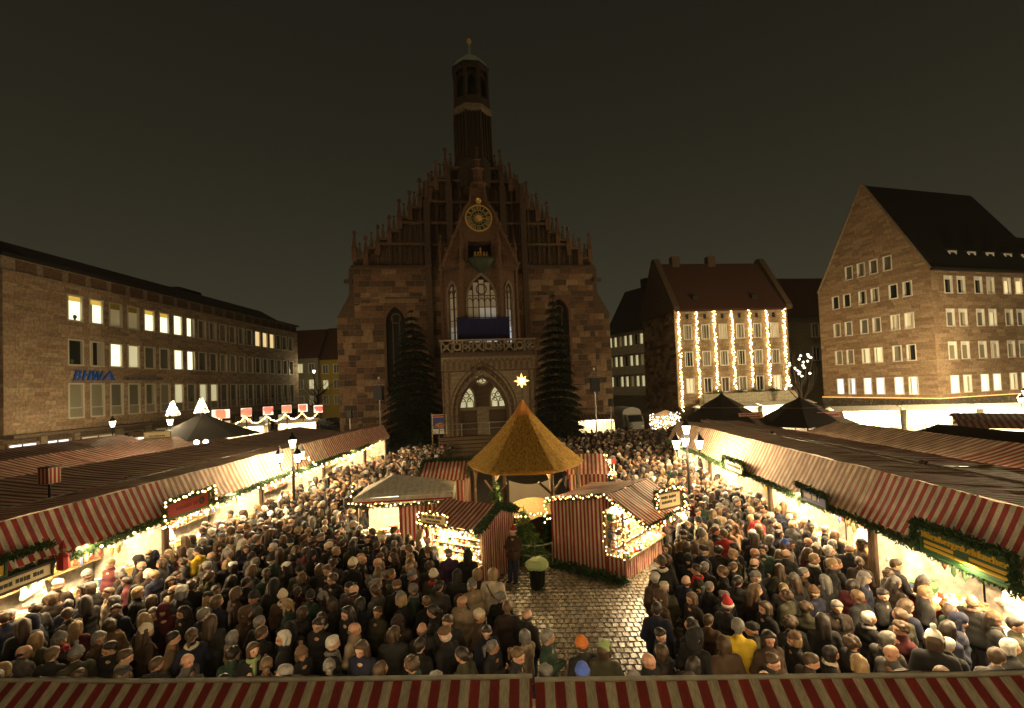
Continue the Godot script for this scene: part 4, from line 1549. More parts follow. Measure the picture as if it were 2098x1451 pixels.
func far_houses() -> void:
	# house of open galleries in the side street
	var a := P(13.2, 0, 79.5)
	var c := P(18.2, 0, 71.5)
	var d := c - a
	var L := d.length()
	var ry := atan2(-d.z, d.x)
	var o := thing("gallery_house", "dark roofed house with three lit window galleries in the narrow side street", "house", a, ry)
	var b := B.new()
	b.bx(Vector3(0, 0, -9), Vector3(L, 14.2, -0.02))
	obj("wall", b, M.plaster, o)
	for r in 3:
		b = B.new()
		b.bx(Vector3(0, 4.0 + 3.3 * r, 0.0), Vector3(L, 5.3 + 3.3 * r, 0.5))
		obj("gallery_parapet", b, M.white_plaster, o)
		for k in 8:
			window(o, T(Vector3(L * (k + 0.5) / 8, 5.3 + 3.3 * r, 0.02 + 0.22)), L / 8 * 0.72, 1.8, M.lit_soft if (k + r) % 3 != 1 else (M.lit_dim if k % 2 == 0 else M.glass_dark), [0, 0], M.frame, 0.1)
		b = B.new()
		b.lathe(T(Vector3(L - 0.4, 6.8 + 3.3 * r, 0.75)), [[0, -0.16], [0.16, 0], [0, 0.16]], 8)
		obj("lamp", b, M.lamp, o)
	b = B.new()
	b.bx(Vector3(0, 3.4, 0.0), Vector3(L, 3.7, 0.9))
	obj("street_canopy", b, M.dark_mortar, o)
	b = B.new()
	b.poly(Transform3D(Basis(Vector3(0, 0, 1), Vector3.UP, Vector3(-1, 0, 0)), Vector3.ZERO), [Vector2(-9.5, 14.2), Vector2(0.6, 14.2), Vector2(-4.5, 22.0)], -L - 0.3, 0.5)
	b.bx(Vector3(4.0, 19, -5.4), Vector3(5.2, 23.2, -3.8))
	obj("roof", b, M.roof_dark, o)
	simple_house("stone_house", "dark stone house half hidden between the lit townhouse and the gabled building", P(37.0, 0, 74.0), 0.2, 16, 15.4, 10, 7.2, M.plaster, M.roof_red, 3, 2, [M.glass_dark, M.black, M.glass_curtain], "house", 8.0)
	simple_house("cream_house", "cream house with a dark red roof beyond the office block", P(-51.5, 0, 93.5), 0.0, 7.2, 13.6, 9, 6.5, M.plaster, M.roof_red, 3, 3, [M.glass_curtain, M.lit_soft, M.lit_dim, M.glass_net])
	simple_house("yellow_house", "bright yellow house beside the left edge of the church", P(-44.2, 0, 94.5), 0.0, 9.2, 13.2, 9, 7.2, M.yellow_plaster, M.roof_red, 4, 3, [M.glass_net, M.lit_soft, M.glass_curtain])
	simple_house("back_street_house", "dim house closing the side street behind the parked van", P(4.0, 0, 98.0), 0.0, 12, 13.0, 9, 6.5, M.plaster, M.roof_dark, 4, 3, [M.glass_dark, M.lit_dim, M.glass_curtain])

# ---------------------------------------------------------------- stalls
var GOODS := [Color(0.55, 0.10, 0.06), Color(0.6, 0.45, 0.15), Color(0.7, 0.65, 0.5), Color(0.12, 0.25, 0.1), Color(0.5, 0.32, 0.12), Color(0.75, 0.7, 0.62), Color(0.3, 0.16, 0.07), Color(0.15, 0.2, 0.4)]

func wares(b: B, lo: Vector3, hi: Vector3, n: int, s := 0.1) -> void:  # wares that stand on the bottom of the box lo..hi
	for q in n:
		b.col = GOODS[rng.randi() % GOODS.size()] * rng.randf_range(0.7, 1.2)
		var p := Vector3(rng.randf_range(lo.x, hi.x), lo.y, rng.randf_range(lo.z, hi.z))
		var k := rng.randf_range(0.5, 1.4) * s
		match rng.randi() % 3:
			0:
				b.box(T(p + Vector3(0, k * 0.5, 0), rng.randf() * 3), Vector3(k, k, k * 0.7))
			1:
				b.lathe(T(p), [[k * 0.4, 0], [k * 0.55, k * 0.5], [k * 0.25, k], [k * 0.3, k * 1.2], [0, k * 1.25]], 6)
			2:
				b.lathe(T(p), [[0, 0], [k * 0.5, k * 0.3], [k * 0.5, k * 0.6], [0, k * 0.95]], 6)

func cloth_roof(a0: Vector3, a1: Vector3, b0: Vector3, b1: Vector3, period: float, sag: float, nu := 24, nv := 6, crumple := 0.035) -> B:  # cloth from the eave a0..a1 up to the ridge b0..b1
	var b := B.new()
	var L: float = (a1 - a0).length()
	var bumps := []
	var crease := FastNoiseLite.new()
	crease.seed = rng.randi() % 1000
	crease.frequency = 0.9
	for k in nu + 1:
		bumps.append(rng.randf_range(-1, 1))
	var g := func(u: int, v: int) -> Vector3:
		var fu := float(u) / nu
		var fv := float(v) / nv
		var p := a0.lerp(a1, fu).lerp(b0.lerp(b1, fu), fv)
		p.y -= sag * sin(PI * fv) * (0.6 + 0.4 * cos(fu * TAU * 2.0)) + bumps[u] * 0.018 * (1.0 - absf(fv - 0.5)) + 0.03 * sin(fu * PI) * fv + crumple * crease.get_noise_2d(fu * L, fv * 0.8)
		return p
	for u in nu:
		for v in nv:
			var p := [g.call(u, v), g.call(u + 1, v), g.call(u + 1, v + 1), g.call(u, v + 1)]
			var x0 := L * u / nu / period / 4.0
			var x1 := L * (u + 1) / nu / period / 4.0
			var y0 := float(v) / nv
			var y1 := float(v + 1) / nv
			b.quad(p[0], p[1], p[2], p[3], [Vector2(x0, y0), Vector2(x1, y0), Vector2(x1, y1), Vector2(x0, y1)])
	return b

func upward(b: B) -> B:  # turns faces that look down
	for q in b.n.size():
		if b.n[q].y < 0.0:
			b.n[q] = -b.n[q]
	for q in range(0, b.i.size(), 3):
		var a := b.v[b.i[q]]
		if (b.v[b.i[q + 2]] - a).cross(b.v[b.i[q + 1]] - a).y < 0.0:
			var sw := b.i[q + 1]
			b.i[q + 1] = b.i[q + 2]
			b.i[q + 2] = sw
	return b

func both_sides(b: B) -> B:  # cloth with an underside 6 mm below
	var o := B.new()
	o.add(b, Transform3D())
	var k := o.v.size()
	for q in b.v.size():
		o.v.append(b.v[q] - Vector3(0, 0.006, 0)); o.n.append(-b.n[q]); o.c.append(b.c[q]); o.t.append(b.t[q])
	for q in range(0, b.i.size(), 3):
		o.i.append(k + b.i[q]); o.i.append(k + b.i[q + 2]); o.i.append(k + b.i[q + 1])
	return o

# a stall of a long row; s = -1 on the left of the alley and +1 on the right; the front looks back across the alley
func row_stall(label: String, s: float, xe: float, xr: float, xb: float, d0: float, d1: float, he: float, hr: float, hb: float, cloth: Material, open: bool, group: String, energy := 0.0, period := 0.3) -> Node3D:
	var mid := (d0 + d1) * 0.5
	var half := (d1 - d0) * 0.5 - 0.02
	var o := thing("market_stall", label, "market stall", P(s * xe, 0, mid), 0.0, group)
	var X := func(x: float) -> float: return s * (x - xe)
	var ov := 0.35  # overhang of the roof
	var cv := 0.95  # the counter stands under it
	var near: float = half + 0.05
	var a := [Vector3(0, he, near), Vector3(0, he, -near)]
	var r := [Vector3(X.call(xr), hr, near), Vector3(X.call(xr), hr, -near)]
	var k := [Vector3(X.call(xb), hb, near), Vector3(X.call(xb), hb, -near)]
	var f: B = upward(cloth_roof(a[0], a[1], r[0], r[1], period, 0.06))
	obj("roof_cloth", both_sides(f), cloth, o)
	var g: B = upward(cloth_roof(r[0], r[1], k[0], k[1], period, 0.04))
	obj("back_roof_cloth", both_sides(g), cloth, o)
	near = half
	var b := B.new()
	for z in [-near + 0.06, near - 0.06]:
		for x in [ov, xb - xe]:
			b = B.new()
			b.bx(Vector3(s * x - 0.04, 0, z - 0.04), Vector3(s * x + 0.04, he + 0.05 if x == ov else hb - 0.08, z + 0.04))
			obj("post", b, M.wood, o)
	b = B.new()
	b.bx(Vector3(s * 0.02, he - 0.16, -near), Vector3(s * 0.05, he + 0.0, near))
	obj("valance", b, cloth, o)
	if not open:
		b = B.new()
		b.bx(Vector3(s * ov, 0, -near), Vector3(s * (ov + 0.05), he, near))
		obj("front_wall", b, M.cloth_white, o)
		if energy > 0.0:  # it sells to the alley behind: lamps under that eave
			b = B.new()
			b.bx(Vector3(X.call(xb) + s * 0.05, hb - 0.2, -near + 0.3), Vector3(X.call(xb) + s * 0.13, hb - 0.16, near - 0.3))
			obj("lamp_tube", b, M.tube, o)
			area(P(s * (xb + 0.09), hb - 0.23, mid), Vector3(s * 0.55, -1, 0), Vector2((d1 - d0) * 0.85, 0.2), energy)
		return o
	b = B.new()
	b.bx(Vector3(X.call(xb), 0.0, -near), Vector3(X.call(xb) - s * 0.04, hb, near))
	obj("back_cloth", b, M.cloth_white, o)
	b = B.new()
	b.bx(Vector3(s * ov, 0.0, -near), Vector3(X.call(xb), he, -near + 0.04))
	obj("side_cloth", b, M.cloth_white, o)
	b = B.new()
	b.bx(Vector3(s * (cv - 0.05), 0, -near + 0.05), Vector3(s * (cv + 0.02), 0.9, near - 0.05))
	obj("counter_front", b, M.cloth_red, o)
	b = B.new()
	b.bx(Vector3(s * (cv - 0.12), 0.9, -near + 0.05), Vector3(s * (cv + 0.6), 0.95, near - 0.05))
	obj("counter_top", b, M.cloth_white, o)
	for y in [1.3, 1.75]:
		b = B.new()
		b.bx(Vector3(X.call(xb) - s * 0.05, y, -near + 0.1), Vector3(X.call(xb) - s * 0.4, y + 0.03, near - 0.1))
		obj("shelf", b, M.pale_wood, o)
	b = B.new()
	var x0 := minf(s * (cv - 0.05), s * (cv + 0.55))
	var x1 := maxf(s * (cv - 0.05), s * (cv + 0.55))
	wares(b, Vector3(x0, 0.95, -near + 0.15), Vector3(x1, 0.95, near - 0.15), 120, 0.17)
	for y in [1.33, 1.78]:
		x0 = minf(X.call(xb) - s * 0.1, X.call(xb) - s * 0.35)
		x1 = maxf(X.call(xb) - s * 0.1, X.call(xb) - s * 0.35)
		wares(b, Vector3(x0, y, -near + 0.15), Vector3(x1, y, near - 0.15), 50, 0.16)
	obj("wares", b, M.vcol, o, true)
	b = B.new()
	for q in 70:  # wares hung in rows under the roof
		b.col = GOODS[rng.randi() % GOODS.size()] * rng.randf_range(0.6, 1.1)
		var hp := Vector3(s * (cv + 0.1 + 0.4 * (q % 3)), rng.randf_range(1.85, 2.3), lerpf(-near, near, rng.randf_range(0.06, 0.94)))
		var hl := rng.randf_range(0.1, 0.3)
		b.lathe(T(hp), [[0, -hl], [0.05, -hl * 0.6], [0.04, 0], [0.006, 0.03], [0.006, he - hp.y]], 5)
	obj("hung_wares", b, M.vcol, o, true)
	for q in 3:
		b = B.new()
		b.bx(Vector3(s * 0.30, he - 0.1, lerpf(-near, near, (q + 0.12) / 3.0)), Vector3(s * 0.42, he - 0.06, lerpf(-near, near, (q + 0.88) / 3.0)))
		obj("lamp_tube", b, M.tube, o)
	# a seller stands inside; lamps hang under the eave
	b = B.new()
	b.bx(Vector3(s * 1.15, he + 0.12, -near + 0.4), Vector3(s * 1.27, he + 0.16, near - 0.4))
	obj("lamp_tube", b, M.tube, o)
	area(P(s * (xe + 0.36), he - 0.13, mid), Vector3(-s * 0.25, -1, 0), Vector2((d1 - d0) * 0.85, 0.25), energy * 0.72)
	area(P(s * (xe + 1.21), he + 0.10, mid), Vector3(s * 0.35, -1, 0), Vector2((d1 - d0) * 0.85, 0.2), energy)
	return o

func stall_rows() -> void:
	var dl := [8.2, 14.3, 19.5, 25.4, 31.6]
	var nth := ["first", "second", "third", "fourth"]
	var roofs := [M.stripe, M.stripe_pale, M.stripe_pale, M.stripe]
	var look := ["red and cream striped", "orange tinged striped", "pale cream striped", "reddish striped"]
	for k in 4:
		row_stall("open stall with %s roof, %s from front in the lit left row" % [look[k], nth[k]], -1, 11.5, 11.97, 14.2, dl[k], dl[k + 1], 2.66, 3.66, 3.5, roofs[k], true, "open stalls of the left row", 66.0, 0.235)
		garland("fir garland along the eave of the %s stall of the lit left row" % nth[k], [P(-11.45, 2.58, dl[k] + 0.05), P(-11.45, 2.5, (dl[k] + dl[k + 1]) / 2), P(-11.45, 2.58, dl[k + 1] - 0.05)], 0.12, 70)
		if k > 0:
			light_string("fairy lights along the eave of the %s stall of the lit left row" % nth[k], [P(-11.3, 2.45, dl[k] - (2.8 if k == 1 else 0.0)), P(-11.3, 2.38, (dl[k] + dl[k + 1]) / 2), P(-11.3, 2.45, dl[k + 1])], 0.2, 0.04, "strings of fairy lights", false, 0.1)
	for k in 3:
		row_stall("stall with dull dark striped roof behind the left row, %s from front" % nth[k], -1, 14.25, 17.4, 19.0, [7.0, 16.0, 24.5][k], [16.0, 24.5, 33.5][k], 3.46, 3.84, 3.0, M.stripe_grey, false, "stalls behind the left row", 40.0)
	for k in 2:
		row_stall("faded red roofed stall, %s of the third row on the left" % ["nearer", "farther"][k], -1, 24.4, 27.0, 29.0, [14.0, 25.0][k], [25.0, 36.4][k], 2.8, 3.47, 2.8, M.stripe, false, "stalls of the third row on the left", 190.0)
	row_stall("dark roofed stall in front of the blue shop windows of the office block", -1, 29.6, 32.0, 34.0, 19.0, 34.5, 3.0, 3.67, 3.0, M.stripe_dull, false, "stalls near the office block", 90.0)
	var dr := [5.6, 12.0, 17.0, 22.6, 28.2]
	var rr := [M.stripe, M.stripe_pale, M.stripe_pale, M.stripe_pale]
	var lr := ["red and cream striped", "brownish striped", "beige striped", "pale striped"]
	for k in 4:
		row_stall("open stall with %s roof, %s from front in the lit right row" % [lr[k], nth[k]], 1, 7.87, 8.47, 10.75, dr[k], dr[k + 1], 2.66, 3.745, 3.56, rr[k], true, "open stalls of the right row", 80.0, 0.215)
		garland("fir garland along the eave of the %s stall of the lit right row" % nth[k], [P(7.83, 2.58, dr[k] + 0.05), P(7.83, 2.5, (dr[k] + dr[k + 1]) / 2), P(7.83, 2.58, dr[k + 1] - 0.05)], 0.11, 70)
	for k in 3:
		row_stall("dark brown roofed stall behind the right row, %s from the front" % nth[k], 1, 10.8, 13.2, 15.0, [5.0, 14.0, 22.5][k], [14.0, 22.5, 31.0][k], 3.53, 3.375, 2.9, M.stripe, false, "stalls behind the right row", 40.0)
	for k in 2:
		row_stall("reddish roofed stall, %s of the third row on the right" % ["nearer", "farther"][k], 1, 16.2, 18.5, 20.0, [9.0, 19.0][k], [19.0, 29.5][k], 2.6, 3.24, 2.6, M.stripe if k == 0 else M.stripe_pale, false, "stalls of the third row on the right", 80.0)
	row_stall("dark roofed stall of the outermost row on the right", 1, 20.2, 22.0, 24.0, 9.0, 26.5, 2.75, 3.2, 2.6, M.tent_dark, false, "stalls of the fourth row on the right", 240.0)
	# end stall of the left row beside the church
	row_stall("small striped stall with lit front at the far end of the left row", -1, 11.6, 12.1, 14.0, 32.0, 36.5, 2.6, 3.55, 3.4, M.stripe, true, "open stalls of the left row", 30.0)

	# signs on the rows
	var s := board("red sign framed with fir and lights on the second stall of the left row", "sign", P(-11.32, 2.78, 14.6), PI / 2, 1.85, 0.42, M.red_paint, M.green_board)
	var b := B.new()
	ring(b, Transform3D(), 0.62, 0.0, 0.04, 0.13, 0.0, 0.012, 14)
	obj("round_mark", b, M.ink, s)
	dashes(s, 1.0, 0.0, 0.16, mat(Color(0.2, 0.012, 0.01), 0.7))
	garland("thick fir frame round the red sign of the left row", [P(-11.25, 2.5, 13.55), P(-11.25, 3.1, 13.6), P(-11.25, 3.12, 15.6), P(-11.25, 2.5, 15.65)], 0.09, 80)
	light_string("fairy lights round the red sign of the left row", [P(-11.15, 2.45, 13.5), P(-11.15, 3.12, 13.55), P(-11.15, 3.15, 15.65), P(-11.15, 2.45, 15.7), P(-11.15, 2.42, 13.5)], 0.16, 0.04, "strings of fairy lights", false, 0.06)
	s = board("long pale lettered board on the near end of the left row", "sign", P(-11.3, 2.42, 9.3), PI / 2, 2.0, 0.24, M.pale_board, M.ink)
	dashes(s, 1.85, 0.0, 0.11, M.ink)
	s = board("yellow picture board above the long pale board of the left row", "sign", P(-11.32, 2.80, 9.0), PI / 2, 0.75, 0.30, M.yellow_paint, M.green_board)
	dashes(s, 0.5, 0.0, 0.12, M.red_paint)
	garland("fir bough above the boards at the near end of the left row", [P(-11.25, 3.0, 8.3), P(-11.25, 3.02, 10.3)], 0.11, 80)
	# red figure hung on the eave
	var fg := thing("wooden_figure", "small red wooden figure hung on the eave above the left row boards", "figure", P(-11.2, 2.3, 10.5))
	b = B.new()
	b.lathe(T(Vector3.ZERO), [[0.05, 0], [0.13, 0.05], [0.1, 0.3], [0.13, 0.34], [0.05, 0.42]], 8)
	obj("coat", b, M.red_paint, fg)
	b = B.new()
	b.lathe(T(Vector3(0, 0.42, 0)), [[0.04, 0], [0.075, 0.05], [0.07, 0.11], [0, 0.15]], 8)
	obj("head", b, M.pale_wood, fg)
	b = B.new()
	b.lathe(T(Vector3(0, 0.52, 0)), [[0.09, 0], [0.06, 0.06], [0, 0.2]], 8)
	obj("hat", b, M.red_paint, fg)
	# half round wreath sign with lights farther along
	light_string("arched string of lights over a stall in the middle of the left row", [P(-11.2, 2.5, 20.6), P(-11.2, 3.0, 21.0), P(-11.2, 3.2, 21.9), P(-11.2, 3.0, 22.7), P(-11.2, 2.5, 23.1)], 0.17, 0.045, "strings of fairy lights", false, 0.1)
	s = board("dark green sign with yellow lettering on the nearest stall of the right row", "sign", P(7.72, 2.80, 8.95), -PI / 2, 1.75, 0.46, M.green_board, M.green_board, 0.0)
	text(s, "Nürnberger", 0.115, M.yellow_paint, T(Vector3(-0.42, 0.10, 0.02)), "Droid Serif")
	text(s, "Lebkuchen", 0.115, M.yellow_paint, T(Vector3(0.44, 0.10, 0.02)), "Droid Serif")
	for q in 2:
		b = B.new()
		b.bx(Vector3(-0.85, -0.08 - 0.09 * q, 0.001), Vector3(-0.2, -0.02 - 0.09 * q, 0.012))
		b.bx(Vector3(0.12 - 0.3 * q, -0.08 - 0.09 * q, 0.001), Vector3(0.85, -0.02 - 0.09 * q, 0.012))
		obj("yellow_band", b, M.yellow_paint, s)
	garland("thick fir frame round the green and yellow sign of the right row", [P(7.68, 2.5, 8.0), P(7.68, 3.1, 8.0), P(7.68, 3.12, 9.95), P(7.68, 2.6, 10.0)], 0.10, 110)
	s = board("blue sign hung under fir on the second stall of the right row", "sign", P(7.72, 2.72, 13.5), -PI / 2, 1.1, 0.28, M.lilac_paint, M.green_board)
	dashes(s, 0.9, 0.0, 0.14, M.cream_ink)
	garland("fir bough above the blue sign of the right row", [P(7.68, 2.9, 12.8), P(7.68, 2.98, 14.3)], 0.1, 80)
	s = board("plain pale sign in a dark fir frame on the third stall of the right row", "sign", P(7.72, 2.7, 18.7), -PI / 2, 1.7, 0.36, M.pale_board, M.green_board)
	dashes(s, 1.3, 0.0, 0.12, M.ink)
	garland("fir frame round the plain pale sign of the right row", [P(7.68, 2.5, 17.75), P(7.68, 2.97, 17.75), P(7.68, 2.97, 19.65), P(7.68, 2.5, 19.65)], 0.1, 70)
	# striped box sign on a pole between the left roofs
	var bs := thing("box_sign", "small red and white striped box on a dark pole above the left roofs", "box sign", P(-14.27, 0.62, 13.0))
	b = B.new()
	b.tube([Vector3(0, -0.62, 0), Vector3(0, 3.3, 0)], [0.03], 8)
	obj("pole", b, M.iron, bs)
	b = B.new()
	b.bx(Vector3(-0.17, 3.28, -0.17), Vector3(0.17, 3.74, 0.17))
	obj("box", b, M.pale_board, bs)
	for q in 3:
		b = B.new()
		b.bx(Vector3(-0.115 + 0.115 * q - 0.03, 3.285, 0.171), Vector3(-0.115 + 0.115 * q + 0.03, 3.735, 0.175))
		obj("red_stripe", b, M.cloth_red, bs)
		b = B.new()
		b.bx(Vector3(0.171, 3.285, -0.115 + 0.115 * q - 0.03), Vector3(0.175, 3.735, -0.115 + 0.115 * q + 0.03))
		obj("red_stripe", b, M.cloth_red, bs)
	b = B.new()
	b.bx(Vector3(-0.18, 3.74, -0.18), Vector3(0.18, 3.77, 0.18))
	obj("lid", b, M.black, bs)
	b = B.new()
	b.bx(Vector3(-0.175, 3.285, -0.165), Vector3(-0.171, 3.735, 0.165))
	obj("dark_side", b, M.black, bs)

func striped_wall(b: B, p0: Vector3, p1: Vector3, h0a: float, h0b: float, y0: float, period: float, n: Vector3) -> void:  # cloth hung from p0 to p1, its top at h0a and h0b; n points outward
	var L := (p1 - p0).length()
	var N := maxi(2, int(L / 0.12))
	for k in N:
		var f0 := float(k) / N
		var f1 := float(k + 1) / N
		var w0 := n * (0.012 * sin(f0 * L * 9.0) + 0.01 * sin(f0 * L * 23.0))
		var w1 := n * (0.012 * sin(f1 * L * 9.0) + 0.01 * sin(f1 * L * 23.0))
		var a := p0.lerp(p1, f0)
		var c := p0.lerp(p1, f1)
		b.quad(a + w0 * 1.6 + Vector3(0, y0, 0), c + w1 * 1.6 + Vector3(0, y0, 0), c + w1 * 0.4 + Vector3(0, lerpf(h0a, h0b, f1), 0), a + w0 * 0.4 + Vector3(0, lerpf(h0a, h0b, f0), 0), [Vector2(f0 * L / period / 4, 0), Vector2(f1 * L / period / 4, 0), Vector2(f1 * L / period / 4, 1), Vector2(f0 * L / period / 4, 1)])

func lit_shelves(o: Node3D, x0: float, x1: float, z: float, y0: float, y1: float, rows: int) -> void:
	for r in rows:
		var y := lerpf(y0, y1, float(r) / rows)
		var b := B.new()
		b.bx(Vector3(x0, y, z - 0.28), Vector3(x1, y + 0.025, z))
		obj("shelf", b, M.pale_wood, o)
		b = B.new()
		wares(b, Vector3(x0 + 0.06, y + 0.025, z - 0.22), Vector3(x1 - 0.06, y + 0.025, z - 0.05), int((x1 - x0) * 15), (y1 - y0) / rows * 0.62)
		obj("wares", b, M.vcol, o, true)
		b = B.new()
		bulbs(b, [Vector3(x0 + 0.05, y + 0.05, z + 0.02), Vector3(x1 - 0.05, y + 0.05, z + 0.02)], 0.22, 0.02, 0.03)
		obj("shelf_light_bulbs", b, M.bulb_white, o, true)

func centre_stalls() -> void:
	# stall of the bright shelves on the left of the gap
	var A := P(-1.81, 0, 14.35)
	var o := thing("gabled_stall", "small stall with brightly lit shelves and striped wall left of the open pavement", "market stall", A, -0.455)
	var W := 2.02
	var D := 2.1
	var b := B.new()
	striped_wall(b, Vector3(0, 0, 0), Vector3(0, 0, -D), 1.9, 1.9, 0.0, 0.13, Vector3(1, 0, 0))
	b.tri(Vector3(0, 1.9, 0), Vector3(0, 1.9, -D), Vector3(0, 2.3, -D * 0.5), [Vector2(0, 0), Vector2(D / 0.52, 0), Vector2(D / 1.04, 1)])
	obj("side_wall", b, M.stripe, o)
	b = B.new()
	striped_wall(b, Vector3(-W, 0, 0), Vector3(0, 0, 0), 0.7, 0.7, 0.0, 0.13, Vector3(0, 0, 1))
	obj("front_skirt", b, M.stripe, o)
	b = B.new()
	striped_wall(b, Vector3(-W, 0, -D), Vector3(-W, 0, 0), 1.9, 1.9, 0.0, 0.13, Vector3(-1, 0, 0))
	striped_wall(b, Vector3(0, 0, -D), Vector3(-W, 0, -D), 1.9, 1.9, 0.0, 0.13, Vector3(0, 0, -1))
	obj("back_wall", b, M.stripe, o)
	b = B.new()
	b.bx(Vector3(-W + 0.03, 0.7, -0.45), Vector3(-0.03, 1.88, -0.40))
	obj("shelf_back", b, M.cloth_white, o)
	b = B.new()
	b.bx(Vector3(-W - 0.02, 0.68, -0.4), Vector3(0.02, 0.74, 0.22))
	obj("counter", b, M.pale_wood, o)
	b = B.new()
	wares(b, Vector3(-W + 0.05, 0.74, -0.05), Vector3(-0.05, 0.74, 0.18), 70, 0.1)
	obj("wares", b, M.vcol, o, true)
	lit_shelves(o, -W + 0.05, -0.05, -0.1, 0.76, 1.85, 5)
	for x in [-W, 0.0]:
		b = B.new()
		b.bx(Vector3(x - 0.03, 0.7, -0.06), Vector3(x + 0.03, 1.9, 0.0))
		obj("post", b, M.pale_wood, o)
	b = cloth_roof(Vector3(-W - 0.12, 1.88, 0.3), Vector3(0.12, 1.88, 0.3), Vector3(-W - 0.12, 2.36, -D * 0.5), Vector3(0.12, 2.36, -D * 0.5), 0.17, 0.02, 10, 4)
	obj("roof_cloth", both_sides(b), M.stripe, o)
	b = cloth_roof(Vector3(-W - 0.12, 2.36, -D * 0.5), Vector3(0.12, 2.36, -D * 0.5), Vector3(-W - 0.12, 1.9, -D - 0.2), Vector3(0.12, 1.9, -D - 0.2), 0.17, 0.02, 10, 4)
	b = upward(b)
	obj("back_roof_cloth", both_sides(b), M.stripe, o)
	b = B.new()
	b.bx(Vector3(-W + 0.1, 1.82, 0.1), Vector3(-0.1, 1.86, 0.16))
	obj("lamp_tube", b, M.tube, o)
	var xf := o.transform
	area(xf * Vector3(-W / 2, 1.8, 0.14), xf.basis * Vector3(0, -1, -0.30), Vector2(1.8, 0.15), 40.0)
	area(xf * Vector3(-W / 2, 1.78, 0.2), xf.basis * Vector3(0, -0.8, 1.0), Vector2(1.8, 0.2), 14.0)
	garland("dense fir bough covering the roof edge of the left shelf stall", [xf * Vector3(0.1, 1.86, 0.32), xf * Vector3(0.1, 2.34, -1.0), xf * Vector3(0.08, 2.0, -2.0), xf * Vector3(0.06, 1.9, -2.2)], 0.13, 170)
	garland("thin fir trim on the front eave of the left shelf stall", [xf * Vector3(-W - 0.15, 1.86, 0.34), xf * Vector3(0.1, 1.84, 0.34)], 0.08, 70)
	light_string("fairy lights on the front eave of the left shelf stall", [xf * Vector3(-W - 0.2, 1.95, 0.4), xf * Vector3(-W * 0.5, 1.8, 0.42), xf * Vector3(0.1, 1.84, 0.4)], 0.13, 0.028)
	var s := board("grey green lettered board with lights on the left shelf stall roof", "sign", xf * Vector3(-1.55, 2.08, 0.36), -0.455, 1.0, 0.28, M.pale_board, M.wood)
	dashes(s, 0.8, 0.05, 0.09, M.ink)
	dashes(s, 0.6, -0.07, 0.06, M.ink)
	light_string("fairy lights round the board of the left shelf stall", [xf * Vector3(-2.12, 1.9, 0.42), xf * Vector3(-2.1, 2.28, 0.42), xf * Vector3(-1.0, 2.28, 0.42), xf * Vector3(-0.98, 1.92, 0.42)], 0.11, 0.028)

	# stall on the right of the gap: gable wall to the pavement, counter to the right
	var Bp := P(2.58, 0, 14.55)
	o = thing("corner_stall", "larger stall with tall striped wall and lit corner window right of the pavement", "market stall", Bp, 0.912)
	xf = o.transform
	W = 2.9
	D = 2.73
	b = B.new()
	striped_wall(b, Vector3(0, 0, -D), Vector3(0, 0, -0.62), 2.2, 2.58, 0.0, 0.145, Vector3(-1, 0, 0))
	striped_wall(b, Vector3(0, 0, -0.62), Vector3(0, 0, 0), 0.72, 0.72, 0.0, 0.145, Vector3(-1, 0, 0))
	obj("gable_wall", b, M.stripe, o)
	b = B.new()
	striped_wall(b, Vector3(0, 0, 0), Vector3(W, 0, 0), 0.72, 0.72, 0.0, 0.145, Vector3(0, 0, 1))
	obj("front_skirt", b, M.stripe, o)
	b = B.new()
	striped_wall(b, Vector3(W, 0, -D), Vector3(0, 0, -D), 2.2, 2.2, 0.0, 0.145, Vector3(0, 0, -1))
	striped_wall(b, Vector3(W, 0, 0), Vector3(W, 0, -D), 2.0, 2.0, 0.0, 0.145, Vector3(1, 0, 0))
	obj("back_wall", b, M.stripe, o)
	b = B.new()
	b.bx(Vector3(0.06, 0.72, -0.75), Vector3(W - 0.05, 2.1, -0.70))
	obj("shelf_back", b, M.cloth_white, o)
	b = B.new()
	b.bx(Vector3(-0.02, 0.7, -0.66), Vector3(W, 0.76, 0.12))
	obj("counter", b, M.pale_wood, o)
	b = B.new()
	wares(b, Vector3(0.08, 0.76, -0.3), Vector3(W - 0.08, 0.76, 0.1), 110, 0.11)
	obj("wares", b, M.vcol, o, true)
	lit_shelves(o, 0.1, W - 0.05, -0.38, 0.95, 2.0, 4)
	for p in [Vector3(0.02, 0, -0.03), Vector3(0.02, 0, -0.62), Vector3(W - 0.05, 0, -0.03)]:
		b = B.new()
		b.bx(p + Vector3(-0.035, 0.72, -0.03), p + Vector3(0.035, 2.12, 0.03))
		obj("post", b, M.pale_wood, o)
	b = cloth_roof(Vector3(-0.12, 1.84, 0.85), Vector3(W + 0.1, 1.84, 0.85), Vector3(-0.12, 2.66, -0.5), Vector3(W + 0.1, 2.66, -0.5), 0.17, 0.03, 12, 4)
	obj("roof_cloth", both_sides(b), M.stripe, o)
	b = cloth_roof(Vector3(-0.12, 2.66, -0.5), Vector3(W + 0.1, 2.66, -0.5), Vector3(-0.12, 2.24, -D - 0.2), Vector3(W + 0.1, 2.24, -D - 0.2), 0.17, 0.05, 12, 4)
	b = upward(b)
	obj("back_roof_cloth", both_sides(b), M.stripe_grey, o)
	b = B.new()
	b.bx(Vector3(0.15, 1.98, 0.28), Vector3(W - 0.15, 2.02, 0.34))
	obj("lamp_tube", b, M.tube, o)
	area(xf * Vector3(W / 2, 1.96, 0.3), xf.basis * Vector3(0, -1, -0.2), Vector2(2.4, 0.16), 55.0)
	area(xf * Vector3(W / 2, 1.94, 0.36), xf.basis * Vector3(-0.1, -0.9, 1.0), Vector2(2.4, 0.2), 22.0)
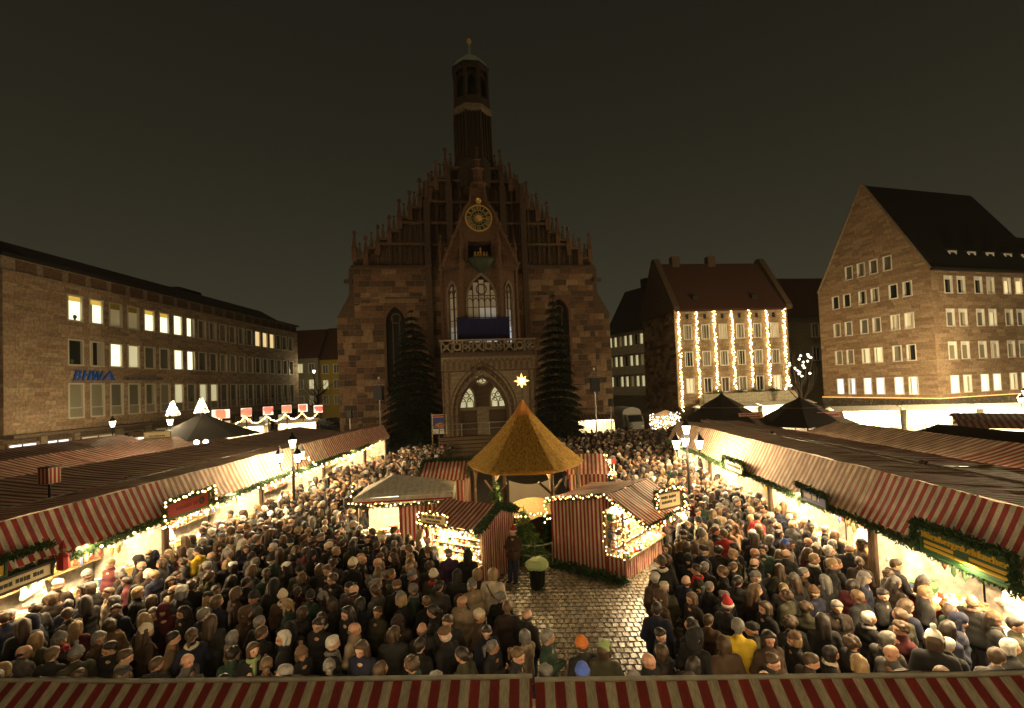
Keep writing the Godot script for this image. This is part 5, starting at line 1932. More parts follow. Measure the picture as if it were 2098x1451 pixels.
	light_string("red and white fairy lights along the gable edge of the right corner stall", [xf * Vector3(-0.18, 1.5, -D - 0.1), xf * Vector3(-0.18, 2.26, -D - 0.1), xf * Vector3(-0.18, 2.66, -0.55), xf * Vector3(-0.18, 1.86, 0.9)], 0.11, 0.032, "strings of fairy lights", true)
	garland("fir garland along the gable edge of the right corner stall", [xf * Vector3(-0.12, 2.22, -D - 0.1), xf * Vector3(-0.12, 2.64, -0.55), xf * Vector3(-0.12, 1.86, 0.88), xf * Vector3(W, 1.84, 0.9)], 0.09, 70)
	light_string("red and white fairy lights along the front eave of the right corner stall", [xf * Vector3(-0.12, 1.84, 0.95), xf * Vector3(W * 0.5, 1.78, 0.95), xf * Vector3(W + 0.1, 1.84, 0.95)], 0.12, 0.03, "strings of fairy lights", true, 0.08)
	light_string("fairy lights round the corner window of the right stall", [xf * Vector3(-0.06, 2.1, -0.62), xf * Vector3(-0.06, 0.8, -0.66), xf * Vector3(-0.06, 0.78, 0.0), xf * Vector3(-0.04, 1.9, 0.06)], 0.15, 0.024)
	b = B.new()
	for q in 500:
		b.col = Color(0.02, 0.04, 0.012)
		sprays(b, Vector3(rng.randf_range(-0.25, 0.02), rng.randf_range(0.02, 0.16), -rng.randf() * D), 0.1, 3, 0.22, FIR)
	obj("fir_skirt", b, M.needle, o, true)
	s = board("pale lettered board ringed with lights on the right corner stall", "sign", xf * Vector3(1.9, 2.25, 0.72), 0.55, 1.0, 0.46, M.pale_board, M.wood)
	dashes(s, 0.75, 0.1, 0.1, M.ink)
	dashes(s, 0.7, -0.06, 0.1, M.ink)
	var sx := s.transform
	garland("fir wreath round the board of the right corner stall", [sx * Vector3(-0.6, -0.32, 0), sx * Vector3(-0.62, 0.3, 0), sx * Vector3(0, 0.4, 0), sx * Vector3(0.62, 0.3, 0), sx * Vector3(0.62, -0.3, 0)], 0.1, 90)
	light_string("lights round the board of the right corner stall", [sx * Vector3(-0.62, -0.32, 0.08), sx * Vector3(-0.64, 0.3, 0.08), sx * Vector3(0, 0.42, 0.08), sx * Vector3(0.64, 0.3, 0.08), sx * Vector3(0.64, -0.3, 0.08), sx * Vector3(0, -0.36, 0.08)], 0.09, 0.03, "strings of fairy lights", true)

	# canvas topped stall
	o = thing("canvas_stall", "stall under a pale canvas top with red hem left of the star pavilion", "market stall", P(-4.9, 0, 17.0), 0.12)
	xf = o.transform
	b = B.new()
	var e := [Vector3(-1.8, 2.38, 0.35), Vector3(1.75, 2.38, 0.1), Vector3(1.75, 2.38, -1.9), Vector3(-1.8, 2.38, -1.9)]
	var rd := [Vector3(-0.5, 3.0, -0.7), Vector3(0.9, 2.75, -0.9)]
	b.quad(e[0], e[1], rd[1], rd[0])
	b.tri(e[1], e[2], rd[1])
	b.quad(e[2], e[3], rd[0], rd[1])
	b.tri(e[3], e[0], rd[0])
	obj("canvas_top", both_sides(b), M.cloth_white, o)
	b = B.new()
	b.bx(e[0] + Vector3(0, -0.2, -0.01), e[0] + Vector3(3.55, 0.0, 0.0))
	b.bx(Vector3(1.74, 1.98, -1.9), Vector3(1.76, 2.38, 0.1))
	obj("valance", b, M.cloth_white, o)
	b = B.new()
	b.bx(Vector3(-1.8, 2.20, 0.352), Vector3(1.75, 2.26, 0.358))
	obj("red_hem", b, M.cloth_red, o)
	b = B.new()
	striped_wall(b, Vector3(-0.2, 0, 0.0), Vector3(1.7, 0, -0.1), 1.95, 1.95, 0.0, 0.15, Vector3(0, 0, 1))
	striped_wall(b, Vector3(1.7, 0, -0.1), Vector3(1.7, 0, -1.8), 2.0, 2.0, 0.0, 0.15, Vector3(1, 0, 0))
	obj("striped_wall", b, M.stripe, o)
	b = B.new()
	b.bx(Vector3(-1.7, 0, -0.1), Vector3(-0.2, 0.9, -0.04))
	b.bx(Vector3(-1.75, 0.9, -0.6), Vector3(-0.2, 0.95, 0.05))
	obj("counter", b, M.cloth_white, o)
	b = B.new()
	b.bx(Vector3(-1.75, 0, -1.8), Vector3(1.7, 2.3, -1.76))
	obj("back_wall", b, M.cloth_white, o)
	b = B.new()
	wares(b, Vector3(-1.7, 0.95, -0.5), Vector3(-0.25, 0.95, 0.0), 60, 0.15)
	obj("wares", b, M.vcol, o, true)
	for x in [-1.75, -0.22, 1.7]:
		b = B.new()
		b.bx(Vector3(x - 0.03, 0, -0.12), Vector3(x + 0.03, 2.36, -0.06))
		obj("post", b, M.wood, o)
	b = B.new()
	b.bx(Vector3(-1.6, 2.2, -0.5), Vector3(-0.3, 2.24, -0.44))
	obj("lamp_tube", b, M.tube, o)
	area(xf * Vector3(-0.95, 2.16, -0.47), Vector3(0, -1, 0.15), Vector2(1.2, 0.12), 30.0)
	light_string("fairy lights under the canvas top left of the pavilion", [xf * Vector3(-1.85, 2.9, 0.1), xf * Vector3(-1.9, 2.2, 0.4), xf * Vector3(-0.4, 2.12, 0.42), xf * Vector3(0.9, 2.1, 0.3), xf * Vector3(1.8, 2.05, 0.2)], 0.17, 0.033)
	garland("fir garland under the canvas top left of the pavilion", [xf * Vector3(-1.85, 2.14, 0.38), xf * Vector3(0.0, 2.08, 0.35), xf * Vector3(1.8, 2.12, 0.2)], 0.1, 60)

	# two striped booths behind the pavilion
	for k in 2:
		o = thing("striped_booth", ["closed striped booth seen between canvas stall and pavilion", "striped booth with a lit side to the right of the pavilion"][k], "market stall", P(-3.05, 0, 19.3) if k == 0 else P(2.9, 0, 19.6), 0.0 if k == 0 else -0.12, "striped booths behind the pavilion")
		W = 1.85 if k == 0 else 1.6
		b = B.new()
		striped_wall(b, Vector3(-W, 0, 0), Vector3(0, 0, 0), 2.43, 2.43, 0.0, 0.17, Vector3(0, 0, 1))
		obj("front_wall", b, M.stripe, o)
		b = B.new()
		striped_wall(b, Vector3(0, 0, 0), Vector3(0, 0, -1.8), 2.43, 2.43, 0.0, 0.17, Vector3(1, 0, 0))
		if k == 0:
			obj("side_wall", b, M.stripe, o)
		else:
			b = B.new()
			b.bx(Vector3(0, 0, -1.8), Vector3(0.05, 0.95, 0))
			b.bx(Vector3(-0.3, 0.95, -1.8), Vector3(0.25, 1.0, 0))
			obj("counter", b, M.cloth_white, o)
			b = B.new()
			wares(b, Vector3(-0.25, 1.0, -1.7), Vector3(0.2, 1.0, -0.1), 50, 0.15)
			obj("wares", b, M.vcol, o, true)
			b = B.new()
			b.bx(Vector3(0.05, 2.3, -1.6), Vector3(0.1, 2.34, -0.2))
			obj("lamp_tube", b, M.tube, o)
			area(o.transform * Vector3(0.08, 2.26, -0.9), Vector3(0.35, -1, 0), Vector2(0.12, 1.4), 16.0)
		b = B.new()
		striped_wall(b, Vector3(-W, 0, -1.8), Vector3(-W, 0, 0), 2.43, 2.43, 0.0, 0.17, Vector3(-1, 0, 0))
		obj("far_wall", b, M.stripe, o)
		b = cloth_roof(Vector3(-W - 0.08, 2.40, 0.1), Vector3(0.08, 2.40, 0.1), Vector3(-W - 0.08, 3.1, -0.95), Vector3(0.08, 3.1, -0.95), 0.17, 0.03, 8, 4)
		obj("roof_cloth", both_sides(b), M.stripe, o)
		b = cloth_roof(Vector3(-W - 0.08, 3.1, -0.95), Vector3(0.08, 3.1, -0.95), Vector3(-W - 0.08, 2.4, -2.0), Vector3(0.08, 2.4, -2.0), 0.17, 0.03, 8, 4)
		b = upward(b)
		obj("back_roof_cloth", both_sides(b), M.stripe, o)
	garland("fir garland over the back edge of the closed striped booth", [P(-5.0, 2.3, 19.3), P(-4.98, 3.1, 20.2), P(-2.9, 3.1, 20.25), P(-2.9, 2.5, 19.3)], 0.12, 70)
	light_string("fairy lights down the lit side of the right striped booth", [P(2.98, 3.1, 20.4), P(3.1, 2.4, 19.7), P(3.15, 1.4, 19.6)], 0.14, 0.035)

func fir(called: String, label: String, at: Vector3, h: float, r: float, n: int, cols: Array, skirt := 0.06, group := "", full := 1.0) -> void:
	var o := thing(called, label, "fir tree", at, rng.randf() * 6.0, group)
	var b := B.new()
	b.tube([Vector3(0, 0, 0), Vector3(0.02 * h * 0.1, h * 0.5, 0), Vector3(0, h * 0.98, 0)], [h * 0.016, h * 0.010, h * 0.002], 7)
	obj("trunk", b, M.bark, o)
	b = B.new()
	var limb := B.new()
	for q in n:
		var f := pow(rng.randf(), 0.72)
		if n > 1000:  # whorls of boughs
			f = (floorf(f * 21.0) + 0.12 + rng.randf() * 0.45) / 21.0
		var y := h * (skirt + (1.0 - skirt) * (1.0 - f) ) if false else h * lerpf(1.0, skirt, f)
		var reach := r * pow(f, full) * rng.randf_range(0.55, 1.15) + 0.05 * r
		var an := rng.randf() * TAU
		var dir := Vector3(cos(an), 0, sin(an))
		var tip := dir * reach + Vector3(0, y - reach * 0.30, 0)
		var root := Vector3(0, y, 0)
		limb.tube([root, root.lerp(tip, 0.6) + Vector3(0, reach * 0.03, 0)], [h * 0.0022 + 0.004, 0.003], 3, false)
		var m := maxi(3, int(reach * 9.0 / (r * 0.35 + 0.5)))
		for k in m:
			var t := (k + 0.5) / m
			var p := root.lerp(tip, t) + Vector3(0, 0.10 * reach * sin(PI * t), 0)
			var side := dir.cross(Vector3.UP)
			var ln := (0.22 + 0.30 * (1.0 - absf(t - 0.45))) * minf(1.0, reach) * 0.9 + 0.05
			var c: Color = cols[rng.randi() % cols.size()]
			for sgn in [-1.0, 1.0]:
				b.col = c * rng.randf_range(0.6, 1.35)
				var e: Vector3 = p + (dir * 0.55 + side * sgn * rng.randf_range(0.5, 0.9)) * ln + Vector3(0, -0.22 * ln + rng.randf_range(-0.04, 0.08) * ln, 0)
				var w := dir * ln * 0.20 + Vector3(0, rng.randf_range(-0.1, 0.1) * ln, 0)
				b.quad(p - w * 0.6, p.lerp(e, 0.5) - w, e, p.lerp(e, 0.5) + w)
	obj("branches", limb, M.bark, o, true)
	obj("crown", b, M.needle, o, true)

func pavilion() -> void:
	var c := P(-0.5, 0, 19.4)
	var o := thing("thatched_pavilion", "six sided open pavilion with golden thatched roof and glowing star on top", "pavilion", c, 0.49)
	var b := B.new()
	var prof := [[2.40, 2.98], [2.46, 3.04], [2.05, 3.38], [1.60, 3.76], [1.16, 4.20], [0.76, 4.64], [0.44, 5.02]]
	var edge := func(k: int, r: float, y: float) -> Vector3:  # a six sided roof with softly rounded corners
		var a := TAU * k / 24
		var m := k % 4
		var q: float = [0.985, 0.945, 0.905, 0.945][m]
		return Vector3(sin(a) * r * q, y, cos(a) * r * q)
	for q in prof.size() - 1:
		for k in 24:
			var r0: float = prof[q][0]
			var r1: float = prof[q + 1][0]
			var u0 := r0 * TAU * k / 24
			var u1 := r0 * TAU * (k + 1) / 24
			b.quad(edge.call(k, r0, prof[q][1]), edge.call(k + 1, r0, prof[q][1]), edge.call(k + 1, r1, prof[q + 1][1]), edge.call(k, r1, prof[q + 1][1]), [Vector2(u0, -1.3 * prof[q][1]), Vector2(u1, -1.3 * prof[q][1]), Vector2(u1, -1.3 * prof[q + 1][1]), Vector2(u0, -1.3 * prof[q + 1][1])])
	obj("thatch", b, M.thatch, o)
	# loose straw standing off the surface
	b = B.new()
	for q in 7000:
		var f := sqrt(rng.randf())
		var k := f * 5.0
		var seg := 6 - int(minf(k, 4.99))
		var tt := 1.0 - (k - floorf(k))
		var pa: Array = prof[seg - 1]
		var pb: Array = prof[seg]
		var rr := lerpf(pa[0], pb[0], tt)
		var yy := lerpf(pa[1], pb[1], tt)
		var si := rng.randi() % 24
		var p0: Vector3 = edge.call(si, rr, yy).lerp(edge.call(si + 1, rr, yy), rng.randf())
		var am := TAU * (si + 0.5) / 24
		var nn := Vector3(sin(am), 0.9, cos(am)).normalized()
		var down := Vector3(sin(am), -0.95, cos(am)).normalized()
		var acr := nn.cross(down)
		b.col = Color(0.62, 0.41, 0.09).lerp(Color(0.36, 0.21, 0.04), rng.randf())
		var e := p0 + down * rng.randf_range(0.07, 0.19) + nn * rng.randf_range(0.014, 0.045) + acr * rng.randf_range(-0.04, 0.04)
		b.tri(p0 + nn * 0.004 - acr * 0.013, e, p0 + nn * 0.004 + acr * 0.013)
	obj("loose_straw", b, M.thatch_tuft, o, true)
	b = B.new()
	for k in 24:
		b.quad(edge.call(k, 2.30, 2.88), edge.call(k + 1, 2.30, 2.88), edge.call(k + 1, 2.40, 2.975), edge.call(k, 2.40, 2.975))
	obj("eave_rim", b, M.thatch, o)
	b = B.new()
	b.tube([Vector3(-0.75, 3.4, 1.55), Vector3(-0.75, 3.1, 1.55)], [0.012], 5)
	obj("lamp_cord", b, M.iron, o)
	b = B.new()
	b.lathe(T(Vector3(-0.75, 3.02, 1.55)), [[0, -0.1], [0.09, -0.05], [0.1, 0.03], [0.04, 0.15]], 8)
	obj("lamp_bulb", b, M.lamp, o)
	omni(o.transform * Vector3(-0.75, 3.02, 1.55), 9.0, Color(1.0, 0.84, 0.56), 0.08)
	for k in 6:
		b = B.new()
		b.bx(Vector3(-0.04, -0.05, 0.1), Vector3(0.04, 0.05, 2.9), Transform3D(Basis(Vector3.UP, TAU * k / 6) * Basis(Vector3.RIGHT, 0.78), Vector3(0, 4.72, 0)))
		obj("rafter", b, M.wood, o)
	b = B.new()
	b.lathe(Transform3D(), [[0.46, 4.98], [0.34, 5.16], [0.14, 5.42], [0.05, 5.6], [0, 5.62]], 8)
	obj("copper_cone", b, mat(Color(0.42, 0.17, 0.05), 0.5, {"metallic": 0.5}), o)
	for k in 6:
		var a := TAU * k / 6
		var p := B.new()
		p.tube([Vector3(sin(a) * 2.15, 0, cos(a) * 2.15), Vector3(sin(a) * 2.15, 3.1, cos(a) * 2.15)], [0.085], 8)
		for sgn in [-1.0, 1.0]:
			var q := Vector3(sin(a + 0.24 * sgn) * 2.14, 2.6, cos(a + 0.24 * sgn) * 2.14)
			p.tube([Vector3(sin(a) * 2.15, 2.1, cos(a) * 2.15), q], [0.045], 5)
		obj("post", p, M.wood, o)
	# star on a rod: a thing of its own
	var st := thing("glowing_star", "eight pointed glowing gold star on a rod above the thatched roof", "star", c + Vector3(0, 5.55, 0), 0.05)
	b = B.new()
	b.tube([Vector3(0, 0, 0), Vector3(0, 0.72, 0)], [0.018], 6)
	obj("rod", b, M.iron, st)
	var ctr := Vector3(0, 0.85, 0)
	var dirs := []
	for k in 8:
		dirs.append(Vector3(sin(TAU * k / 8), cos(TAU * k / 8), 0))
	for q in [Vector3(0.5, 0.5, 0.7), Vector3(-0.5, 0.5, 0.7), Vector3(0.5, -0.5, 0.7), Vector3(-0.5, -0.5, 0.7), Vector3(0, 0, -1), Vector3(0, 0, 1)]:
		dirs.append(q.normalized())
	for k in dirs.size():
		var d: Vector3 = dirs[k]
		var sb := B.new()
		var ln := 0.34 if k < 8 and k % 2 == 0 else 0.28
		if k >= 8:
			ln = 0.2
		var bas := Basis(Quaternion(Vector3.UP, d)) if d.y > -0.999 else Basis(Vector3.RIGHT, PI)
		sb.lathe(Transform3D(bas, ctr), [[0.0, 0.0], [0.085, 0.075], [0.0, ln]], 4)
		obj("star_point", sb, M.star if k < 8 else M.star_light, st)
	b = B.new()
	b.lathe(T(ctr), [[0, -0.1], [0.09, -0.05], [0.1, 0.03], [0, 0.1]], 8)
	obj("star_light_core", b, M.star_light, st)
	omni(c + Vector3(0, 6.4, 0.42), 0.35, Color(1.0, 0.8, 0.45), 0.12)
	# firs, crib hut and hanging cloth under the roof
	var pale := [Color(0.12, 0.24, 0.07), Color(0.17, 0.31, 0.10), Color(0.09, 0.19, 0.05)]
	fir("small_fir", "bushy pale green fir under the left side of the thatched roof", P(-1.62, 0, 17.5), 2.75, 0.85, 380, pale, 0.1, "small firs round the pavilion")
	fir("small_fir", "low fir behind the left fir beside the pavilion post", P(-2.35, 0, 17.6), 1.7, 0.6, 180, pale, 0.1, "small firs round the pavilion")
	fir("small_fir", "drooping fir in front of the pavilion crib", P(-0.55, 0, 16.9), 1.9, 0.7, 260, pale, 0.15, "small firs round the pavilion")
	fir("small_fir", "slim fir right of the pavilion's middle post", P(0.55, 0, 18.2), 2.6, 0.6, 240, pale, 0.1, "small firs round the pavilion")
	fir("small_fir", "small bright fir by the right post of the pavilion", P(1.5, 0, 18.3), 2.3, 0.5, 220, pale, 0.2, "small firs round the pavilion")
	var crib := thing("crib_hut", "rough wooden crib hut with pale curved roof under the pavilion", "crib", P(-0.1, 0, 17.7), 0.5)
	b = B.new()
	b.bx(Vector3(-0.75, 0, -0.6), Vector3(0.75, 1.25, -0.54))
	b.bx(Vector3(0.69, 0, -0.54), Vector3(0.75, 1.25, 0.4))
	obj("wall", b, M.wood, crib)
	b = B.new()
	for k in 6:
		var f0 := -0.95 + 1.9 * k / 6
		var f1 := -0.95 + 1.9 * (k + 1) / 6
		b.quad(Vector3(f0, 1.2 + 0.25 * cos(f0 * 1.4), 0.7), Vector3(f1, 1.2 + 0.25 * cos(f1 * 1.4), 0.7), Vector3(f1, 1.55 + 0.25 * cos(f1 * 1.4), -0.7), Vector3(f0, 1.55 + 0.25 * cos(f0 * 1.4), -0.7))
	obj("roof", both_sides(b), M.pale_wood, crib)
	light_string("fairy lights along the crib hut under the pavilion", [P(-0.9, 1.45, 17.0), P(0.1, 1.65, 16.6), P(0.7, 1.45, 16.4)], 0.16, 0.03)
	var cl := B.new()
	for u in 10:
		for v in 4:
			var g := func(i: int, j: int) -> Vector3:
				var x := -0.9 + 1.8 * i / 10.0
				return Vector3(x, 1.0 + 0.9 * j / 4.0 - 0.35 * (1.0 - x * x) * (1.0 - 0.3 * j / 4.0), 0.25 * (1 - j / 4.0))
			cl.quad(g.call(u, v), g.call(u + 1, v), g.call(u + 1, v + 1), g.call(u, v + 1))
	var cloth := obj("hanging_cloth", both_sides(cl), mat(Color(0.20, 0.19, 0.18), 0.9), self)
	cloth.position = P(-0.35, 0.25, 20.3)
	tag(cloth, "sagging grey cloth hung between posts inside the thatched pavilion", "cloth")
	# low fence across the gap between the stalls
	var fe := thing("rope_barrier", "low wire barrier across the dark gap between the two central stalls", "barrier", P(-0.2, 0, 15.9), 0.05)
	for x in [-0.55, 0.0, 0.6]:
		b = B.new()
		b.tube([Vector3(x, 0, 0), Vector3(x, 0.85, 0)], [0.025], 6)
		obj("post", b, M.steel, fe)
	b = B.new()
	b.tube([Vector3(-0.55, 0.82, 0), Vector3(0.0, 0.74, 0), Vector3(0.6, 0.82, 0)], [0.012], 5)
	b.tube([Vector3(-0.55, 0.45, 0), Vector3(0.0, 0.4, 0), Vector3(0.6, 0.45, 0)], [0.012], 5)
	obj("wire", b, M.steel, fe)

func lantern(parent: Node3D, p: Vector3, s := 1.0) -> void:
	var b := B.new()
	b.lathe(T(p), [[0.09 * s, 0.0], [0.17 * s, 0.34 * s]], 6)
	var g := obj("lantern_glass", b, M.lamp, parent)
	b = B.new()
	b.lathe(T(p), [[0.20 * s, 0.345 * s], [0.17 * s, 0.40 * s], [0.07 * s, 0.55 * s], [0.03 * s, 0.60 * s], [0.04 * s, 0.64 * s], [0, 0.72 * s]], 6)
	obj("lantern_cap", b, M.iron, parent)
	b = B.new()
	b.lathe(T(p), [[0.03 * s, -0.1 * s], [0.1 * s, -0.005 * s]], 6)
	obj("lantern_foot", b, M.iron, parent)

func lamp_post(label: String, at: Vector3, energy: float) -> void:
	var o := thing("street_lamp", label, "street lamp", at, 0.35, "cast iron lanterns of the market")
	var b := B.new()
	b.lathe(Transform3D(), [[0.2, 0], [0.2, 0.3], [0.12, 0.4], [0.1, 0.9], [0.065, 1.1], [0.055, 2.9], [0.09, 3.0], [0.04, 3.1], [0.035, 3.75], [0.07, 3.8]], 10)
	obj("post", b, M.iron, o)
	var tops := [Vector3(0, 3.88, 0)]
	for k in 3:
		var a := TAU * k / 3 + 0.5
		var d := Vector3(sin(a), 0, cos(a))
		var arm := B.new()
		arm.tube([Vector3(0, 2.95, 0), d * 0.25 + Vector3(0, 2.82, 0), d * 0.48 + Vector3(0, 2.95, 0), d * 0.52 + Vector3(0, 3.22, 0)], [0.028, 0.024, 0.022, 0.03], 6)
		obj("arm", arm, M.iron, o)
		tops.append(d * 0.52 + Vector3(0, 3.3, 0))
	for p in tops:
		lantern(o, p, 1.0)
		omni(o.transform * (p + Vector3(0, 0.18, 0)), energy / 4.0, Color(1.0, 0.88, 0.66), 0.1)

func street_things() -> void:
	lamp_post("four armed cast iron street lamp beside the left row of stalls", P(-10.7, 0, 20.0), 52.0)
	lamp_post("four armed cast iron street lamp beside the right row of stalls", P(6.37, 0, 20.0), 60.0)
	lamp_post("glaring four armed street lamp near the gabled building's shops", P(38.8, 0, 38.6), 460.0)
	for k in 2:
		var o := thing("street_lamp", ["single globe lamp before the near end of the office block", "single globe lamp under the two lit cone trees"][k], "street lamp", P(-34.1, 0, 36.0) if k == 0 else P(-28.8, 0, 35.4), 0.0, "single lamps by the office block")
		var b := B.new()
		b.tube([Vector3.ZERO, Vector3(0, 4.2, 0)], [0.06, 0.04], 8)
		obj("post", b, M.iron, o)
		lantern(o, Vector3(0, 4.2, 0), 1.3)
		omni(o.position + Vector3(0, 4.45, 0), 12.0, Color(1.0, 0.90, 0.70), 0.15)
	var tw := thing("twin_lamp", "pole with two small bright globe lamps behind the left roofs", "street lamp", P(-20.8, 0, 28.0))
	var wb := B.new()
	wb.tube([Vector3.ZERO, Vector3(0, 3.3, 0)], [0.05], 6)
	wb.tube([Vector3(-0.3, 3.3, 0), Vector3(0.3, 3.3, 0)], [0.03], 5)
	obj("post", wb, M.iron, tw)
	for x in [-0.3, 0.3]:
		wb = B.new()
		wb.lathe(T(Vector3(x, 3.5, 0)), [[0, -0.16], [0.12, -0.1], [0.16, 0], [0.12, 0.1], [0, 0.16]], 8)
		obj("lamp_globe", wb, M.lamp, tw)
		omni(tw.position + Vector3(x, 3.5, 0), 22.0, Color(1.0, 0.88, 0.68), 0.12)
	var tl := thing("street_lamp", "tall bright street lamp beside the bare tree in front of the cream house", "street lamp", P(-38.6, 0, 80.0))
	var tb := B.new()
	tb.tube([Vector3.ZERO, Vector3(0, 10.0, 0)], [0.1, 0.06], 6)
	obj("post", tb, M.iron, tl)
	lantern(tl, Vector3(0, 9.9, 0), 1.4)
	omni(P(-38.6, 10.14, 80.0), 30.0, Color(1.0, 0.92, 0.72), 0.25)

	var vl := thing("street_lamp", "tall street lamp standing beside the viewer's balcony", "street lamp", P(1.9, 0, -0.6))
	var vb := B.new()
	vb.tube([Vector3.ZERO, Vector3(0, 6.8, 0)], [0.09, 0.05], 8)
	obj("post", vb, M.iron, vl)
	lantern(vl, Vector3(0, 6.75, 0), 1.4)
	omni(P(1.9, 6.99, -0.6), 7.0, Color(1.0, 0.84, 0.58), 0.25)

	# two great firs before the church
	fir("great_fir", "very tall dark fir standing before the church left of the porch", P(-10.9, 0, 41.8), 13.6, 3.3, 1700, [Color(0.010, 0.022, 0.009), Color(0.016, 0.030, 0.011), Color(0.008, 0.016, 0.008)], 0.03, "great firs before the church", 0.72)
	fir("great_fir", "tall slim dark fir standing before the church right of the porch", P(2.0, 0, 41.6), 14.4, 2.5, 1500, [Color(0.010, 0.022, 0.009), Color(0.016, 0.030, 0.011), Color(0.008, 0.016, 0.008)], 0.03, "great firs before the church", 0.72)

	# loudspeakers on poles
	for k in 2:
		var o := thing("speaker_pole", ["black loudspeaker on a pole in front of the left church wall", "black loudspeaker on a pole in front of the right church wall"][k], "loudspeaker", P(-13.5, 0, 40) if k == 0 else P(5.2, 0, 40), 0.0, "loudspeakers on poles")
		var b := B.new()
		b.tube([Vector3.ZERO, Vector3(0, 6.7, 0)], [0.06], 8)
		obj("pole", b, M.steel, o)
		b = B.new()
		b.bx(Vector3(-0.38, 5.45, -0.05), Vector3(0.38, 6.6, 0.5))
		b.bx(Vector3(-0.33, 5.5, 0.5), Vector3(0.33, 6.55, 0.53))
		obj("cabinet", b, M.black, o)
		b = B.new()
		b.tube([Vector3(-0.4, 6.72, 0.1), Vector3(0, 7.2, 0.05), Vector3(0.4, 6.72, 0.1)], [0.03], 5)
		b.tube([Vector3(-0.5, 6.8, 0.1), Vector3(0.5, 6.8, 0.1)], [0.03], 5)
		obj("bracket", b, M.steel, o)
		b = B.new()
		b.lathe(T(Vector3(0, 7.25, 0.05)), [[0, 0], [0.1, 0.06], [0.1, 0.2], [0, 0.26]], 8)
		obj("floodlight", b, M.white, o)
	for k in 2:
		var o := thing("slim_pole", ["slim pale pole with a dark head at the left church corner", "slim pale pole with a dark head at the right church corner"][k], "pole", P(-15.8, 0, 39) if k == 0 else P(6.9, 0, 42.5), 0.0, "slim poles by the church")
		var b := B.new()
		b.tube([Vector3.ZERO, Vector3(0, 4.0, 0)], [0.05], 6)
		obj("shaft", b, M.white, o)
		b = B.new()
		b.bx(Vector3(-0.2, 4.0, -0.15), Vector3(0.2, 4.7, 0.15))
		obj("head", b, M.black, o)

	# poster stand
	var p := thing("poster_stand", "poster on a tall stand left of the church steps", "poster", P(-8.3, 0, 40.0), 0.1)
	var pb := B.new()
	pb.bx(Vector3(-0.62, 2.3, -0.05), Vector3(0.62, 4.0, 0.0))
	obj("poster_board", pb, M.white, p)
	pb = B.new()
	pb.bx(Vector3(-0.56, 2.75, 0.001), Vector3(0.56, 3.75, 0.008))
	obj("blue_print", pb, mat(Color(0.03, 0.05, 0.25), 0.6), p)
	pb = B.new()
	pb.poly(Transform3D(), [Vector2(-0.5, 2.9), Vector2(0.3, 2.8), Vector2(0.5, 3.1), Vector2(0.1, 3.3), Vector2(-0.3, 3.2)], 0.009, 0.014)
	obj("orange_print", pb, mat(Color(0.6, 0.25, 0.08), 0.6), p)
	pb = B.new()
	pb.bx(Vector3(-0.56, 3.79, 0.001), Vector3(0.56, 3.95, 0.008))
	obj("red_print", pb, M.red_paint, p)
	pb = B.new()
	for x in [-0.66, 0.66]:
		pb.bx(Vector3(x - 0.05, 0, -0.06), Vector3(x + 0.05, 4.1, 0.02))
	obj("stand", pb, M.pale_wood, p)

	# bin with an umbrella over it
	var bin := thing("litter_bin", "black slatted litter bin on the open pavement between the two central stalls", "litter bin", P(-0.13, 0, 14.3))
	var b := B.new()
	b.lathe(Transform3D(), [[0.0, 0.05], [0.16, 0.05], [0.21, 0.72]], 14)
	obj("liner", b, M.black, bin)
	for k in 16:
		var a := TAU * k / 16
		b = B.new()
		b.tube([Vector3(sin(a) * 0.185, 0.0, cos(a) * 0.185), Vector3(sin(a) * 0.24, 0.76, cos(a) * 0.24)], [0.022], 4)
		obj("slat", b, M.iron, bin)
	b = B.new()
	for y in [0.08, 0.74]:
		b.lathe(Transform3D(), [[0.2 + 0.065 * y, y - 0.025], [0.215 + 0.065 * y, y], [0.2 + 0.065 * y, y + 0.025]], 16)
	obj("hoop", b, M.iron, bin)
	var um := thing("litter_bag", "pale green bag bulging over the rim of the litter bin", "bag", P(-0.13, 0.74, 14.3))
	b = B.new()
	var ringp := []
	for k in 14:
		ringp.append(rng.randf_range(0.86, 1.14))
	for q in 5:
		var prof := [[0.25, -0.12], [0.32, -0.02], [0.31, 0.09], [0.2, 0.17], [0.09, 0.2], [0.0, 0.17]]
		for k in 14:
			var a0 := TAU * k / 14
			var a1 := TAU * (k + 1) / 14
			var r0: float = prof[q][0] * ringp[k]
			var r1: float = prof[q][0] * ringp[(k + 1) % 14]
			var t0: float = prof[q + 1][0] * ringp[k]
			var t1: float = prof[q + 1][0] * ringp[(k + 1) % 14]
			b.quad(Vector3(sin(a0) * r0 * 1.1, prof[q][1], cos(a0) * r0), Vector3(sin(a1) * r1 * 1.1, prof[q][1], cos(a1) * r1), Vector3(sin(a1) * t1 * 1.1, prof[q + 1][1], cos(a1) * t1), Vector3(sin(a0) * t0 * 1.1, prof[q + 1][1], cos(a0) * t0))
	obj("sheet", b, mat(Color(0.42, 0.55, 0.26), 0.35), um)

	# red and white barrier in the crowd behind
	var bar := thing("striped_barrier", "red and white striped barrier board above a pale table behind the right booth", "barrier", P(3.0, 0, 24.0), -0.1)
	b = B.new()
	for x in [-0.9, 0.9]:
		b.tube([Vector3(x, 0, 0.2), Vector3(x, 2.3, 0)], [0.04], 6)
		b.tube([Vector3(x, 0, -0.3), Vector3(x, 1.8, 0)], [0.04], 6)
	obj("stand", b, M.white, bar)
